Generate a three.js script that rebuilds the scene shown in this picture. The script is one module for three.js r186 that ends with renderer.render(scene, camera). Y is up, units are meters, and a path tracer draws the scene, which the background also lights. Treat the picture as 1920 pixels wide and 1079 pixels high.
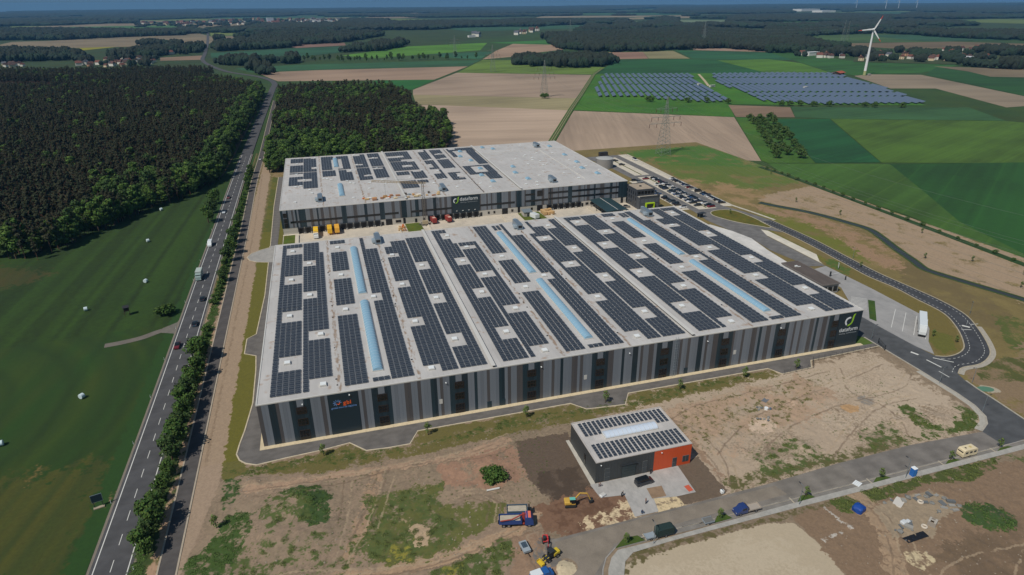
import * as THREE from 'three';
import { mergeGeometries } from 'three/addons/utils/BufferGeometryUtils.js';
import { FontLoader } from 'three/addons/loaders/FontLoader.js';
import { TextGeometry } from 'three/addons/geometries/TextGeometry.js';
import { RoundedBoxGeometry } from 'three/addons/geometries/RoundedBoxGeometry.js';

// ---------------------------------------------------------------- camera, sky, sun, exposure
// Metres. x runs along the long front of the near hall, -z runs away from the camera; the origin is that hall's front left corner.
const scene = new THREE.Scene();
const camera = new THREE.PerspectiveCamera(48.05, 1024 / 575, 1, 60000);
camera.position.set(26.17, 115.05, 163.68);
camera.rotation.order = 'YXZ';
camera.rotation.set(-0.4162, -0.2833, -0.008);
const renderer = new THREE.WebGLRenderer();
renderer.toneMapping = THREE.LinearToneMapping;
renderer.toneMappingExposure = 0.84;
renderer.shadowMap.enabled = true;
{
  const W = 256, H = 128, d = new Float32Array(W * H * 4);
  for (let j = 0; j < H; j++) for (let i = 0; i < W; i++) {
    const el = ((j + 0.5) / H - 0.5) * Math.PI, t = Math.pow(Math.max(0, Math.sin(el)), 0.55), k = (j * W + i) * 4;
    d[k] = 0.125 - 0.045 * t; d[k + 1] = 0.20 - 0.06 * t; d[k + 2] = 0.265 - 0.015 * t; d[k + 3] = 1;
  }
  const sky = new THREE.DataTexture(d, W, H, THREE.RGBAFormat, THREE.FloatType);
  sky.mapping = THREE.EquirectangularReflectionMapping; sky.magFilter = THREE.LinearFilter; sky.minFilter = THREE.LinearFilter; sky.needsUpdate = true;
  scene.background = sky; scene.environment = sky;
}
const sun = new THREE.DirectionalLight(new THREE.Color(1, 0.94, 0.85), 3.9);
sun.position.set(-521 * 0.8, 788 * 0.8, 328 * 0.8); sun.target.position.set(0, 0, 0);
sun.castShadow = true; sun.shadow.mapSize.set(4096, 4096);
Object.assign(sun.shadow.camera, { left: -700, right: 700, top: 700, bottom: -700, near: 1, far: 2500 });
scene.add(sun, sun.target);
scene.fog = new THREE.FogExp2(new THREE.Color(0.15, 0.40, 0.74), 0.00005);

// ---------------------------------------------------------------- helpers
function rng(a) { return () => { a |= 0; a = a + 0x6D2B79F5 | 0; let t = Math.imul(a ^ a >>> 15, 1 | a); t = t + Math.imul(t ^ t >>> 7, 61 | t) ^ t; return ((t ^ t >>> 14) >>> 0) / 4294967296; }; }
const R = rng(20);
const lin = v => { v /= 255; return v <= 0.04045 ? v / 12.92 : Math.pow((v + 0.055) / 1.055, 2.4); };
const enc = v => { v = Math.min(1, Math.max(0, v)); return 255 * (v <= 0.0031308 ? v * 12.92 : 1.055 * Math.pow(v, 1 / 2.4) - 0.055); };
const S3 = (r, g, b) => [lin(r), lin(g), lin(b)];
function mat(c, rough = 0.8, o = {}) {
  const m = new THREE.MeshStandardMaterial({ roughness: rough, metalness: 0, ...o });
  m.color.setRGB(c[0], c[1], c[2]); return m;
}
const taken = {};
function numbered(n) { if (!(n in taken)) { taken[n] = 0; return n; } taken[n]++; return n + '_' + String(taken[n]).padStart(3, '0'); }
function sh(o) { o.castShadow = true; o.receiveShadow = true; return o; }
function mesh(name, g, m, parent) { if (Array.isArray(g)) g = g.length > 1 ? merge(g) : g[0]; const o = sh(new THREE.Mesh(g, m)); o.name = parent ? name : numbered(name); (parent || scene).add(o); return o; }
function thing(name, label, category, x = 0, y = 0, z = 0, ry = 0, group) {
  const o = new THREE.Group(); o.name = numbered(name); o.position.set(x, y, z); o.rotation.y = ry;
  o.userData = { label, category }; if (group) o.userData.group = group; scene.add(o); return o;
}
function tag(o, label, category, group) { o.userData = { ...o.userData, label, category }; if (group) o.userData.group = group; return o; }
function dup(o, x, y, z, ry, s = 1, label) {
  const c = o.clone(); c.name = numbered(o.name.replace(/_\d{3}$/, '')); c.position.set(x, y, z); c.rotation.y = ry; c.scale.setScalar(s);
  c.userData = { ...o.userData }; if (label) c.userData.label = label; scene.add(c); return c;
}
function struct(o, label, category) { o.userData = { kind: 'structure', label, category }; return o; }
function merge(gs) {
  gs = gs.map(g => { const h = g.index ? g.toNonIndexed() : g; for (const k of Object.keys(h.attributes)) if (!['position', 'normal', 'uv'].includes(k)) h.deleteAttribute(k); return h; });
  return mergeGeometries(gs);
}
// box with its base centre at (x, y, z)
function bx(w, h, d, x = 0, y = 0, z = 0, ry = 0, rx = 0, rz = 0) {
  const g = new THREE.BoxGeometry(w, h, d); g.translate(0, h / 2, 0);
  if (rx) g.rotateX(rx); if (rz) g.rotateZ(rz); if (ry) g.rotateY(ry); g.translate(x, y, z); return g;
}
const rbx = (w, h, d, x, y, z, r = 0.05, ry = 0) => { const g = new RoundedBoxGeometry(w, h, d, 2, r); g.translate(0, h / 2, 0); if (ry) g.rotateY(ry); g.translate(x, y, z); return g; };
const cyl = (r0, r1, h, x, y, z, n = 10) => { const g = new THREE.CylinderGeometry(r1, r0, h, n); g.translate(x, y + h / 2, z); return g; };
function bar(a, b, r, n = 5) {   // round bar between two points
  const A = new THREE.Vector3(...a), B = new THREE.Vector3(...b), d = B.clone().sub(A), g = new THREE.CylinderGeometry(r, r, d.length(), n);
  g.applyQuaternion(new THREE.Quaternion().setFromUnitVectors(new THREE.Vector3(0, 1, 0), d.clone().normalize())); g.translate(...A.add(B).multiplyScalar(0.5).toArray()); return g;
}
// flat sheet with outline pts [[x, z], ...]; uv in metres, turned by ang, divided by size
function sheetGeo(pts, y, size = 1, ang = 0) {
  const s = new THREE.Shape(pts.map(p => new THREE.Vector2(p[0], -p[1]))), g = new THREE.ShapeGeometry(s);
  const P = g.attributes.position, U = g.attributes.uv, c = Math.cos(ang), n = Math.sin(ang);
  for (let i = 0; i < P.count; i++) { const x = P.getX(i), yy = P.getY(i); U.setXY(i, (x * c + yy * n) / size, (-x * n + yy * c) / size); }
  g.rotateX(-Math.PI / 2); g.translate(0, y, 0); return g;
}
function sheet(name, pts, y, m, label, cat, size = 1, ang = 0) { return struct(mesh(name, sheetGeo(pts, y, size, ang), m), label, cat); }
// smooth polyline through points
function curve(pts, n, closed = false) { const c = new THREE.CatmullRomCurve3(pts.map(p => new THREE.Vector3(p[0], 0, p[1])), closed, 'centripetal'); return c.getSpacedPoints(n).map(v => [v.x, v.z]); }
// strip along a polyline: offsets a..b to its right-hand side, from y0 up to y1 (flat if equal)
function offs(pts, d, closed) {
  return pts.map((p, i) => {
    const a = pts[i ? i - 1 : (closed ? pts.length - 1 : 0)], b = pts[i < pts.length - 1 ? i + 1 : (closed ? 0 : i)];
    let tx = b[0] - a[0], tz = b[1] - a[1]; const l = Math.hypot(tx, tz) || 1; tx /= l; tz /= l; return [p[0] - tz * d, p[1] + tx * d];
  });
}
function ribbonGeo(pts, a, b, y0, y1, size = 1, closed = false) {
  const L = offs(pts, a, closed), Q = offs(pts, b, closed), pos = [], uv = []; let s = 0;
  const quad = (p, q, r, t, u) => { pos.push(...p, ...q, ...r, ...p, ...r, ...t); uv.push(...u[0], ...u[1], ...u[2], ...u[0], ...u[2], ...u[3]); };
  const n = pts.length - (closed ? 0 : 1);
  for (let i = 0; i < n; i++) {
    const j = (i + 1) % pts.length, e = Math.hypot(pts[j][0] - pts[i][0], pts[j][1] - pts[i][1]);
    const u = [[a / size, s / size], [b / size, s / size], [b / size, (s + e) / size], [a / size, (s + e) / size]];
    const A = y => [L[i][0], y, L[i][1]], B = y => [Q[i][0], y, Q[i][1]], C = y => [Q[j][0], y, Q[j][1]], D = y => [L[j][0], y, L[j][1]];
    quad(A(y1), D(y1), C(y1), B(y1), [u[0], u[3], u[2], u[1]]);
    if (y1 > y0) { quad(A(y0), D(y0), D(y1), A(y1), u); quad(B(y0), B(y1), C(y1), C(y0), u); }
    s += e;
  }
  const g = new THREE.BufferGeometry(); g.setAttribute('position', new THREE.Float32BufferAttribute(pos, 3)); g.setAttribute('uv', new THREE.Float32BufferAttribute(uv, 2)); g.computeVertexNormals(); return g;
}
// tileable noise
function lattice(seed, n) { const r = rng(seed), a = new Float32Array(n * n); for (let i = 0; i < n * n; i++) a[i] = r(); return a; }
const LAT = lattice(5, 256);
function vn(x, y, p = 256) {
  const xi = Math.floor(x), yi = Math.floor(y), fx = x - xi, fy = y - yi, u = fx * fx * (3 - 2 * fx), v = fy * fy * (3 - 2 * fy);
  let i0, i1, j0, j1;
  if (p === 256) { i0 = xi & 255; i1 = (xi + 1) & 255; j0 = (yi & 255) << 8; j1 = ((yi + 1) & 255) << 8; }
  else { i0 = ((xi % p) + p) % p; i1 = (i0 + 1) % p; j0 = ((yi % p) + p) % p; j1 = ((j0 + 1) % p) << 8; j0 <<= 8; }
  const a = LAT[j0 + i0], c = LAT[j1 + i0], e = a + (LAT[j0 + i1] - a) * u; return e + (c + (LAT[j1 + i1] - c) * u - e) * v;
}
function fbm(x, y, o = 4, p = 256) { let s = 0, a = 0.5, t = 0; for (let i = 0; i < o; i++) { s += a * vn(x + i * 17, y + i * 31, p); t += a; a *= 0.5; x *= 2; y *= 2; p = p * 2 > 256 ? 256 : p * 2; } return s / t; }
const ENC = new Uint8Array(16385); for (let i = 0; i <= 16384; i++) ENC[i] = Math.round(enc(i / 16384));
const e4 = v => ENC[v <= 0 ? 0 : v >= 1 ? 16384 : (v * 16384) | 0];
function tex(W, H, fn, rep = true) {
  const d = new Uint8Array(W * H * 4);
  for (let j = 0; j < H; j++) for (let i = 0; i < W; i++) { const c = fn(i / W, j / H), k = (j * W + i) * 4; d[k] = e4(c[0]); d[k + 1] = e4(c[1]); d[k + 2] = e4(c[2]); d[k + 3] = 255; }
  const t = new THREE.DataTexture(d, W, H); t.colorSpace = THREE.SRGBColorSpace; t.magFilter = THREE.LinearFilter; t.minFilter = THREE.LinearMipmapLinearFilter; t.generateMipmaps = true;
  if (rep) t.wrapS = t.wrapT = THREE.RepeatWrapping; t.anisotropy = 8; t.needsUpdate = true; return t;
}
const g3 = v => [v, v, v], mix = (a, b, t) => a.map((v, i) => v + (b[i] - v) * t), st = (a, b, x) => { x = Math.min(1, Math.max(0, (x - a) / (b - a))); return x * x * (3 - 2 * x); };
// neutral maps, mean about 0.75, tinted by the material colour
const T = {
  soil: tex(512, 512, (u, v) => { const n = fbm(u * 8, v * 8, 6, 8), f = fbm(u * 96, v * 96, 2, 96), w = fbm(u * 3, v * 3, 3, 3); return [0.45 + 0.28 * n + 0.16 * f + 0.16 * w, 0.45 + 0.28 * n + 0.16 * f + 0.15 * w, 0.44 + 0.27 * n + 0.15 * f + 0.17 * w]; }),
  furrow: tex(512, 512, (u, v) => { const w = fbm(u * 3, v * 3, 4, 3), n = fbm(u * 4, v * 48, 3, 4), s = vn(u * 2, v * 128, 128), l = vn(3, v * 12, 12); const k = 0.36 + 0.24 * w + 0.14 * n + 0.13 * s + 0.2 * l; return [k * 1.02, k, k * 0.97]; }),
  crop: tex(512, 512, (u, v) => { const w = fbm(u * 4, v * 4, 5, 4), s = vn(u * 3, v * 90, 90), n = fbm(u * 120, v * 120, 2, 120); const tr = Math.abs(((v * 10) % 1) - 0.5) < 0.03 ? 0.13 : 0; const k = 0.26 + 0.36 * w + 0.2 * s + 0.16 * n + 0.26 * vn(3, v * 14, 14); return [k + tr * 1.6, k + tr, k + tr * 0.8]; }),
  grass: tex(512, 512, (u, v) => { const w = fbm(u * 6, v * 6, 5, 6), n = fbm(u * 150, v * 150, 2, 150), y = fbm(u * 11 + 3, v * 11, 4, 11); const k = 0.35 + 0.42 * w + 0.32 * n; return [k * (0.72 + 0.62 * y), k, k * (0.9 - 0.2 * y)]; }),
  asph: tex(512, 512, (u, v) => { const w = fbm(u * 5, v * 5, 5, 5), n = vn(u * 250, v * 250, 250); const p = fbm(u * 2.0, v * 9, 3, 2); return g3(0.36 + 0.4 * w + 0.2 * n + 0.16 * p); }),
  conc: tex(512, 512, (u, v) => { const w = fbm(u * 6, v * 6, 5, 6), n = vn(u * 200, v * 200, 200), p = vn(Math.floor(u * 16), Math.floor(v * 8), 16); return [0.56 + 0.22 * w + 0.1 * n + 0.1 * p, 0.56 + 0.22 * w + 0.1 * n + 0.09 * p, 0.555 + 0.215 * w + 0.1 * n + 0.085 * p]; }),
};
const ASPH = (r, g, b) => mat(S3(r, g, b).map(v => v / 0.75), 0.9, { map: T.asph });
// painted ground: base colour, then layers { p: outline, c: [r, g, b] (linear), e: ragged edge in metres, d: cover 0..1, k: noise scale }
function inside(p, x, z) { let c = false; for (let i = 0, j = p.length - 1; i < p.length; j = i++) if ((p[i][1] > z) !== (p[j][1] > z) && x < (p[j][0] - p[i][0]) * (z - p[i][1]) / (p[j][1] - p[i][1]) + p[i][0]) c = !c; return c; }
function paint(x0, x1, z0, z1, W, H, base, layers) {
  for (const L of layers) { L.b = [1e9, -1e9, 1e9, -1e9]; for (const [x, z] of L.p) { L.b[0] = Math.min(L.b[0], x); L.b[1] = Math.max(L.b[1], x); L.b[2] = Math.min(L.b[2], z); L.b[3] = Math.max(L.b[3], z); } }
  return tex(W, H, (u, v) => {
    const x = x0 + (x1 - x0) * u, z = z1 + (z0 - z1) * v, n0 = fbm(x * 0.62 + 7, z * 0.62, 3) - 0.5, n1 = fbm(x * 0.62 + 91, z * 0.62 + 13, 3) - 0.5, f = fbm(x * 2.7, z * 2.7, 3);
    let c = base(x, z);
    for (const L of layers) {
      const e = L.e ?? 1, B = L.b; if (x < B[0] - e || x > B[1] + e || z < B[2] - e || z > B[3] + e) continue;
      const h = (f - 0.5) * e * 1.8; if (!inside(L.p, x + n0 * e * 3 + h, z + n1 * e * 3 - h)) continue;
      const dn = L.d ?? 1; let t = 1;
      if (dn < 1) { const k = L.k ?? 0.6; t = st(0.74 - dn, 1.26 - dn, 0.5 + (fbm(x * k + 7, z * k, 4) - 0.5) * 1.9 + (f - 0.5) * 1.1); if (t <= 0) continue; }
      const w = (L.v ?? 0.4), g = 1 - w / 2 + w * f, cc = L.f ? L.f(x, z, f) : L.c; t *= L.o ?? 1;
      c = [c[0] + (cc[0] * g - c[0]) * t, c[1] + (cc[1] * g - c[1]) * t, c[2] + (cc[2] * g - c[2]) * t];
    }
    return c;
  }, false);
}


// ---------------------------------------------------------------- the land
const GR = (r, g, b) => mat([r * 0.88, g * 0.94, b * 0.75].map(v => v / 0.75), 1, { map: T.grass });
const FU = (r, g, b) => mat([r, g, b].map(v => v / 0.7), 1, { map: T.furrow });
const CR = (r, g, b) => mat([r * 0.8, g * 0.88, b * 0.7].map(v => v / 0.7), 1, { map: T.crop });
{
  const N = 96, pts = []; for (let i = 0; i < N; i++) pts.push([600 + 17500 * Math.cos(i / N * 2 * Math.PI), -300 + 17500 * Math.sin(i / N * 2 * Math.PI)]);
  sheet('ground', pts, -0.6, GR(0.035, 0.062, 0.022), 'open green farmland reaching to the horizon', 'ground', 260);
}
// fields: name, outline, colour, crop or soil, turn of the rows
const soilF = [0.335, 0.245, 0.175], soilP = [0.40, 0.305, 0.23];
let fl = 0;
function field(name, pts, kind, c, label, ang = 0, size = 240) { sheet(name, pts, -0.5 + 0.008 * fl++, (kind === 'soil' ? FU : kind === 'crop' ? CR : GR)(...c), label, 'field', size, ang); }
field('meadow', [[-172.8,-159],[-222,-1092.4],[-89,-1243],[940,-2623],[2589,-1779],[1023.7,-333.4],[379.9,13.5],[85.5,-15.2],[-66.6,-5.7]], 'grass', [0.035, 0.075, 0.02], 'wide green meadow land around the halls');
field('ploughed_field', [[93.6,-679.1],[177.5,-649.5],[306.8,-558.5],[227.5,-396.5],[178.3,-325.5],[64.3,-363.2]], 'soil', soilP, 'pale bare field right behind the far hall, left of the farm track', -0.18);
field('ploughed_field', [[311.2,-552.7],[458.2,-453.4],[355.9,-264.8],[310.5,-289.8],[296.1,-307.1],[244.8,-341.8],[219.2,-350.3],[228.1,-391.1]], 'soil', [0.33, 0.25, 0.185], 'bare tan field with the large lattice pylon at its edge', 1.25);
field('ploughed_field', [[162.8,-813.8],[275,-1037.8],[487.7,-917.2],[356,-647.8],[277.6,-692.5],[154.8,-759.8]], 'soil', [0.31, 0.235, 0.175], 'bare brown field behind the pale one, with a pylon in it', 0.12);
field('stubble_field', [[154.8,-759.8],[356,-647.8],[305.6,-558.9],[177.2,-644.8],[144.9,-665.9]], 'soil', [0.27, 0.235, 0.13], 'narrow olive tan stubble strip between two bare fields', 0.12);
field('crop_field', [[275.9,-1037.5],[388,-1297],[449,-1273],[500.9,-1111.7],[565.8,-1036.9],[492.9,-924.9]], 'crop', [0.13, 0.19, 0.035], 'yellow green crop field in front of the round copse', 0.3);
field('ploughed_field', [[-74.6,-1171.1],[39.9,-1182.1],[322.6,-1156.1],[216.2,-937.7],[120.1,-965],[-31.3,-1004.5]], 'soil', [0.29, 0.205, 0.145], 'long bare brown strip beyond the wood behind the far hall', 0.1);
field('crop_field', [[-121,-1279],[0,-1322],[384,-1299],[324.6,-1160.3],[40,-1187.7],[-84.5,-1180.1]], 'crop', [0.03, 0.095, 0.045], 'long blue green crop strip behind the brown strip', 0.1);
field('crop_field', [[119.9,-962.5],[215.7,-934.5],[162.5,-817.3],[108.5,-840.2]], 'crop', [0.02, 0.12, 0.025], 'small bright green wedge of crop at the corner of the wood', 0.5);
field('crop_field', [[98,-1551],[298,-1847],[563,-1935],[458,-1605],[330,-1532],[164,-1436]], 'crop', [0.085, 0.20, 0.02], 'bright yellow green field beyond the row of hedge trees', 0.2);
field('crop_field', [[322,-1525],[480,-1552],[385,-1314],[320,-1407]], 'crop', [0.03, 0.11, 0.06], 'blue green field beside the bright yellow green one', 0.2);
field('ploughed_field', [[392,-1312],[492,-1569],[621,-1847],[736,-1737],[668,-1539],[540,-1445],[477,-1360]], 'soil', [0.31, 0.215, 0.145], 'bare brown field left of the round copse', 0.4);
field('crop_field', [[563,-1935],[926,-2051],[722,-1538],[739,-1736],[621,-1847]], 'crop', [0.04, 0.15, 0.03], 'green field with far solar rows behind the round copse', 0.4);
field('crop_field', [[502.6,-931],[658.3,-1188.9],[810.9,-1150.6],[913.3,-1086.5],[782.9,-834.3]], 'crop', [0.017, 0.088, 0.028], 'large dark green crop field behind the solar park', 0.1);
field('ploughed_field', [[736,-1403],[823,-1386],[739.3,-1195.2],[673,-1206]], 'soil', [0.25, 0.15, 0.105], 'reddish brown field below the sand pit', 0.2);
field('stubble_field', [[823,-1386],[910,-1392],[822.5,-1161.5],[740.4,-1194.7]], 'soil', [0.22, 0.20, 0.10], 'olive tan field beside the reddish one', 0.2);
field('crop_field', [[925,-1407],[1090,-1254],[1092.1,-1142.6],[1075,-1021.5],[954.1,-1070.1],[913.3,-1086.5],[826.8,-1159.8]], 'crop', [0.022, 0.10, 0.045], 'blue green crop field at the edge of the big wood', 0.15);
field('ploughed_field', [[1033,-1501],[1114,-1348],[1098,-1261],[970,-1396]], 'soil', [0.29, 0.2, 0.145], 'thin bare brown strip along the edge of the big wood', 0.15);
field('crop_field', [[849.3,-1097.3],[969,-1086.7],[965.6,-980.9],[883,-796.3],[780.1,-830.5]], 'crop', [0.08, 0.17, 0.02], 'yellow green wedge of crop behind the solar park', 0.2);
field('crop_field', [[1092,-1253],[1147,-1211],[1093.3,-999.5],[1208.9,-884.6],[1206.1,-835.1],[1028.1,-750.8],[930.7,-763.7],[892.1,-755],[886.2,-800],[973.8,-991.1]], 'crop', [0.03, 0.105, 0.02], 'green field between the village and the wind turbine', 0.2);
field('ploughed_field', [[884.3,-748.8],[927.4,-760.2],[997.8,-724.2],[899.5,-470],[852.1,-411.8],[791.2,-410.7],[865.7,-574.7],[807.6,-595.8]], 'soil', [0.235, 0.19, 0.135], 'long tan field running from the foot of the wind turbine', -0.3);
field('ploughed_field', [[1144.8,-835.1],[1251.1,-726.5],[1125.8,-631.6],[1074.5,-663.8],[1115.7,-737.2]], 'soil', [0.17, 0.135, 0.085], 'brown strip below the village trees', -0.1);
field('crop_field', [[1006.2,-724.7],[1130.5,-817.4],[1111.6,-733.8],[1070.9,-660.8],[1133.3,-620.4],[905,-431.5],[904.3,-473.7]], 'crop', [0.018, 0.075, 0.018], 'dark green field above the long tan field', -0.3);
field('solar_meadow', [[492.9,-924.9],[698.4,-866.5],[778.4,-831.2],[876.7,-789],[786.5,-641.1],[720.5,-453.5],[505.6,-536.3],[458.7,-453.2],[312.6,-556.4]], 'grass', [0.055, 0.165, 0.018], 'bright green meadow under the solar park');
field('crop_field', [[566.3,-498.6],[571.4,-490],[751.8,-424.5],[705,-343],[548.9,-409.9],[517.4,-429.2]], 'crop', [0.038, 0.10, 0.038], 'dull green field below the solar park', 0.1);
field('ploughed_field', [[503.1,-532.4],[560.9,-493.7],[518.1,-430.8],[460.2,-453.5]], 'soil', [0.22, 0.15, 0.10], 'small reddish bare patch above the orchard', 0.1);
field('orchard_meadow', [[458.2,-451.5],[490.7,-429.2],[390.5,-245.6],[356.1,-257],[356.3,-264.6]], 'grass', [0.055, 0.135, 0.02], 'strip of green meadow under the orchard trees');
field('crop_field', [[491.8,-428.9],[545.3,-410.4],[439.2,-231.4],[390.9,-245.5]], 'crop', [0.012, 0.085, 0.028], 'deep blue green field right of the orchard', 0.3);
field('crop_field', [[546.3,-410.1],[703.5,-341.8],[729,-304.8],[564.5,-186.3],[439.3,-230.5]], 'crop', [0.066, 0.125, 0.016], 'striped light green field above the dark green one', 0.42, 120);
field('crop_field', [[354.9,-255.4],[440.7,-225.2],[423.9,-165.9],[371.6,-63.6],[337.8,-30.2],[349.1,-119.1],[345.5,-175.6],[343.7,-221.8]], 'crop', [0.05, 0.112, 0.018], 'mid green field along the hedge above the stream bank', 0.5);
field('crop_field', [[441.2,-224.2],[569.9,-190.2],[338.3,-23.5],[351.2,-49],[366.9,-99.7],[395.7,-147.2]], 'crop', [0.018, 0.078, 0.014], 'large dark green field at the far side of the stream bank', 0.6);
// far left
field('ploughed_field', [[-506,-1115.4],[-402.1,-1069.6],[-273.9,-989.8],[-304.5,-956.6],[-455.3,-985.3]], 'soil', [0.16, 0.09, 0.07], 'reddish bare clearing inside the pine wood', 0.2);
field('rape_field', [[-825,-2337],[-785,-2475],[-541,-2185],[-594,-2028],[-707,-2150]], 'crop', [0.28, 0.24, 0.02], 'yellow flowering field behind the village', 0.2);
field('stubble_field', [[-935,-2575],[-836,-2794],[-671,-3039],[-439,-3173],[-322,-2727],[-440,-2610],[-562,-2442],[-487,-2162],[-541,-2185],[-796,-2513]], 'soil', [0.17, 0.14, 0.085], 'wide tan field behind the village left of the road', 0.1);
field('crop_field', [[-412,-3315],[-255,-3671],[-20,-3996],[369,-3983],[372,-3677],[-14,-3243],[-200,-2861],[-355,-2886]], 'crop', [0.16, 0.19, 0.05], 'pale yellow green field in front of the far town', 0.1);
field('ploughed_field', [[-36,-2109],[136,-2127],[131,-1976],[-10,-1902],[-33,-1964]], 'soil', [0.2, 0.12, 0.09], 'short bare red brown strip between two woods', 0.1);
field('crop_field', [[-225,-1784],[-33,-1887],[116,-1926],[106,-1667],[-2,-1556],[-108,-1530],[-203,-1602]], 'crop', [0.025, 0.09, 0.05], 'blue green strip between two woods near the road', 0.1);
field('stubble_field', [[-322,-1650],[-232,-1687],[-215,-1540],[-303,-1543]], 'soil', [0.22, 0.15, 0.1], 'small tan field left of the far road', 0.1);
field('ploughed_field', [[1192,-3214],[1502,-3320],[1360,-2951],[1124,-3002]], 'soil', [0.2, 0.2, 0.14], 'small pale field among the far woods', 0.1);
field('stubble_field', [[1972,-3873],[2139,-3765],[1865,-3315],[1753,-3382]], 'crop', [0.14, 0.18, 0.07], 'pale clearing in the far wood', 0.1);
field('stubble_field', [[2411,-4049],[2649,-3726],[2267,-3182],[2191,-3594]], 'crop', [0.16, 0.2, 0.14], 'long pale clearing in the far wood', 0.1);
field('crop_field', [[1731,-1873],[2015,-1869],[1972,-1488],[1835,-1421],[1640,-1479],[1534,-1623]], 'crop', [0.06, 0.11, 0.035], 'light green field behind the village trees', 0.1);
field('stubble_field', [[1521,-1474],[1848,-1415],[1936,-1260],[1770.9,-1133.6],[1463,-1244],[1433,-1376]], 'soil', [0.14, 0.105, 0.06], 'brown strip behind the village roofs', 0.1);
field('crop_field', [[856,-4041],[1067,-3473],[1420,-3270],[1252,-2856],[978,-3162],[822,-3718]], 'crop', [0.06, 0.14, 0.07], 'long green strip in front of the far woods', 0.1);
field('stubble_field', [[2725,-2431],[2783,-2398],[2644,-2172],[2535,-2232]], 'crop', [0.15, 0.16, 0.12], 'narrow pale strip among the far woods on the turbine side', 0.1);
// farm track between the bare fields
{
  const tp = [[224.6,-387.1],[311.2,-561.3],[372.6,-681.5],[494.7,-924.3],[552.2,-1018.7]];
  const t = struct(mesh('farm_track', ribbonGeo(tp, -3.2, 3.2, 0, 0.12, 20), GR(0.06, 0.12, 0.02)), 'grassy farm track with two bare wheel ruts', 'track');
  for (const d of [-1.1, 1.1]) mesh('wheel_rut', ribbonGeo(tp, d - 0.35, d + 0.35, 0.13, 0.13, 20), FU(0.28, 0.22, 0.15), t);
}
// ---------------------------------------------------------------- painted near ground
const tan = S3(138, 121, 100), sand = S3(186, 164, 134), brown = S3(104, 82, 64), olive = S3(96, 92, 42), green = S3(80, 92, 46), dgreen = S3(58, 80, 38), pink = S3(146, 124, 102), grey = S3(132, 130, 126);
function terrain(name, x0, x1, z0, z1, W, H, nx, nz, hf, base, layers, label, cat) {
  const g = new THREE.PlaneGeometry(1, 1, nx, nz), P = g.attributes.position; g.rotateX(-Math.PI / 2);
  for (let i = 0; i < P.count; i++) { const x = x0 + (P.getX(i) + 0.5) * (x1 - x0), z = z0 + (P.getZ(i) + 0.5) * (z1 - z0); P.setXYZ(i, x, hf(x, z), z); }
  g.computeVertexNormals();
  return struct(mesh(name, g, mat([1, 1, 1], 1, { map: paint(x0, x1, z0, z1, W, H, base, layers) })), label, cat);
}
const ell = (cx, cz, rx, rz, n = 18, a = 0) => Array.from({ length: n }, (_, i) => { const t = i / n * 2 * Math.PI, x = rx * Math.cos(t), z = rz * Math.sin(t); return [cx + x * Math.cos(a) - z * Math.sin(a), cz + x * Math.sin(a) + z * Math.cos(a)]; });
const strip = (pts, w) => { const p = curve(pts, pts.length * 5); return [...offs(p, -w / 2), ...offs(p, w / 2).reverse()]; };
// building site in front of the near hall
const mounds = [[10, 27, 7, 6, 1.9], [4, 36, 8, 8, 1.1], [14, 41, 8, 6, 0.8], [58, 26, 8, 4, 1.0], [61, 32, 4, 3, 0.9], [36, 46, 3, 2.5, 0.5], [50, 34, 5, 2, 0.5], [29, 46, 5, 4, 0.4], [170, 81, 6, 4.5, 1.3], [76, 51, 6, 2.5, 0.35], [146, 45, 3, 2.5, 0.8], [143, 30, 5, 3, 0.4], [181, 43, 4, 2, 0.5], [-2, 15, 3, 2, 0.8], [66, 65, 2.6, 2, 0.8], [190, 44, 7, 4, 0.5]];
const roughZone = [[[-12, 13], [66, 14], [66, 52], [60, 104], [-12, 104]], [[116, 16], [204, 14], [204, 49], [116, 51]], [[126, 67], [205, 67], [205, 104], [126, 104]]];
function edgeIn(p, x, z) { let m = 1e9; for (let i = 0, j = p.length - 1; i < p.length; j = i++) { const ax = p[j][0], az = p[j][1], dx = p[i][0] - ax, dz = p[i][1] - az, t = Math.max(0, Math.min(1, ((x - ax) * dx + (z - az) * dz) / (dx * dx + dz * dz))); m = Math.min(m, Math.hypot(x - ax - dx * t, z - az - dz * t)); } return m; }
function siteH(x, z) {
  let h = 0.01; for (const p of roughZone) if (inside(p, x, z)) { const k = st(0, 3, edgeIn(p, x, z)); h += k * (0.5 * Math.max(0, fbm(x / 6, z / 6, 4) - 0.42) + 0.8 * Math.max(0, fbm(x / 1.5 + 9, z / 1.5, 3) - 0.5)); }
  for (const [cx, cz, rx, rz, a] of mounds) { const d = ((x - cx) / rx) ** 2 + ((z - cz) / rz) ** 2; if (d < 4) h += a * Math.exp(-d * 1.6) * (0.75 + 0.5 * fbm(x / 2, z / 2, 3)) * st(4, 2.5, d); }
  return h;
}
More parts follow.
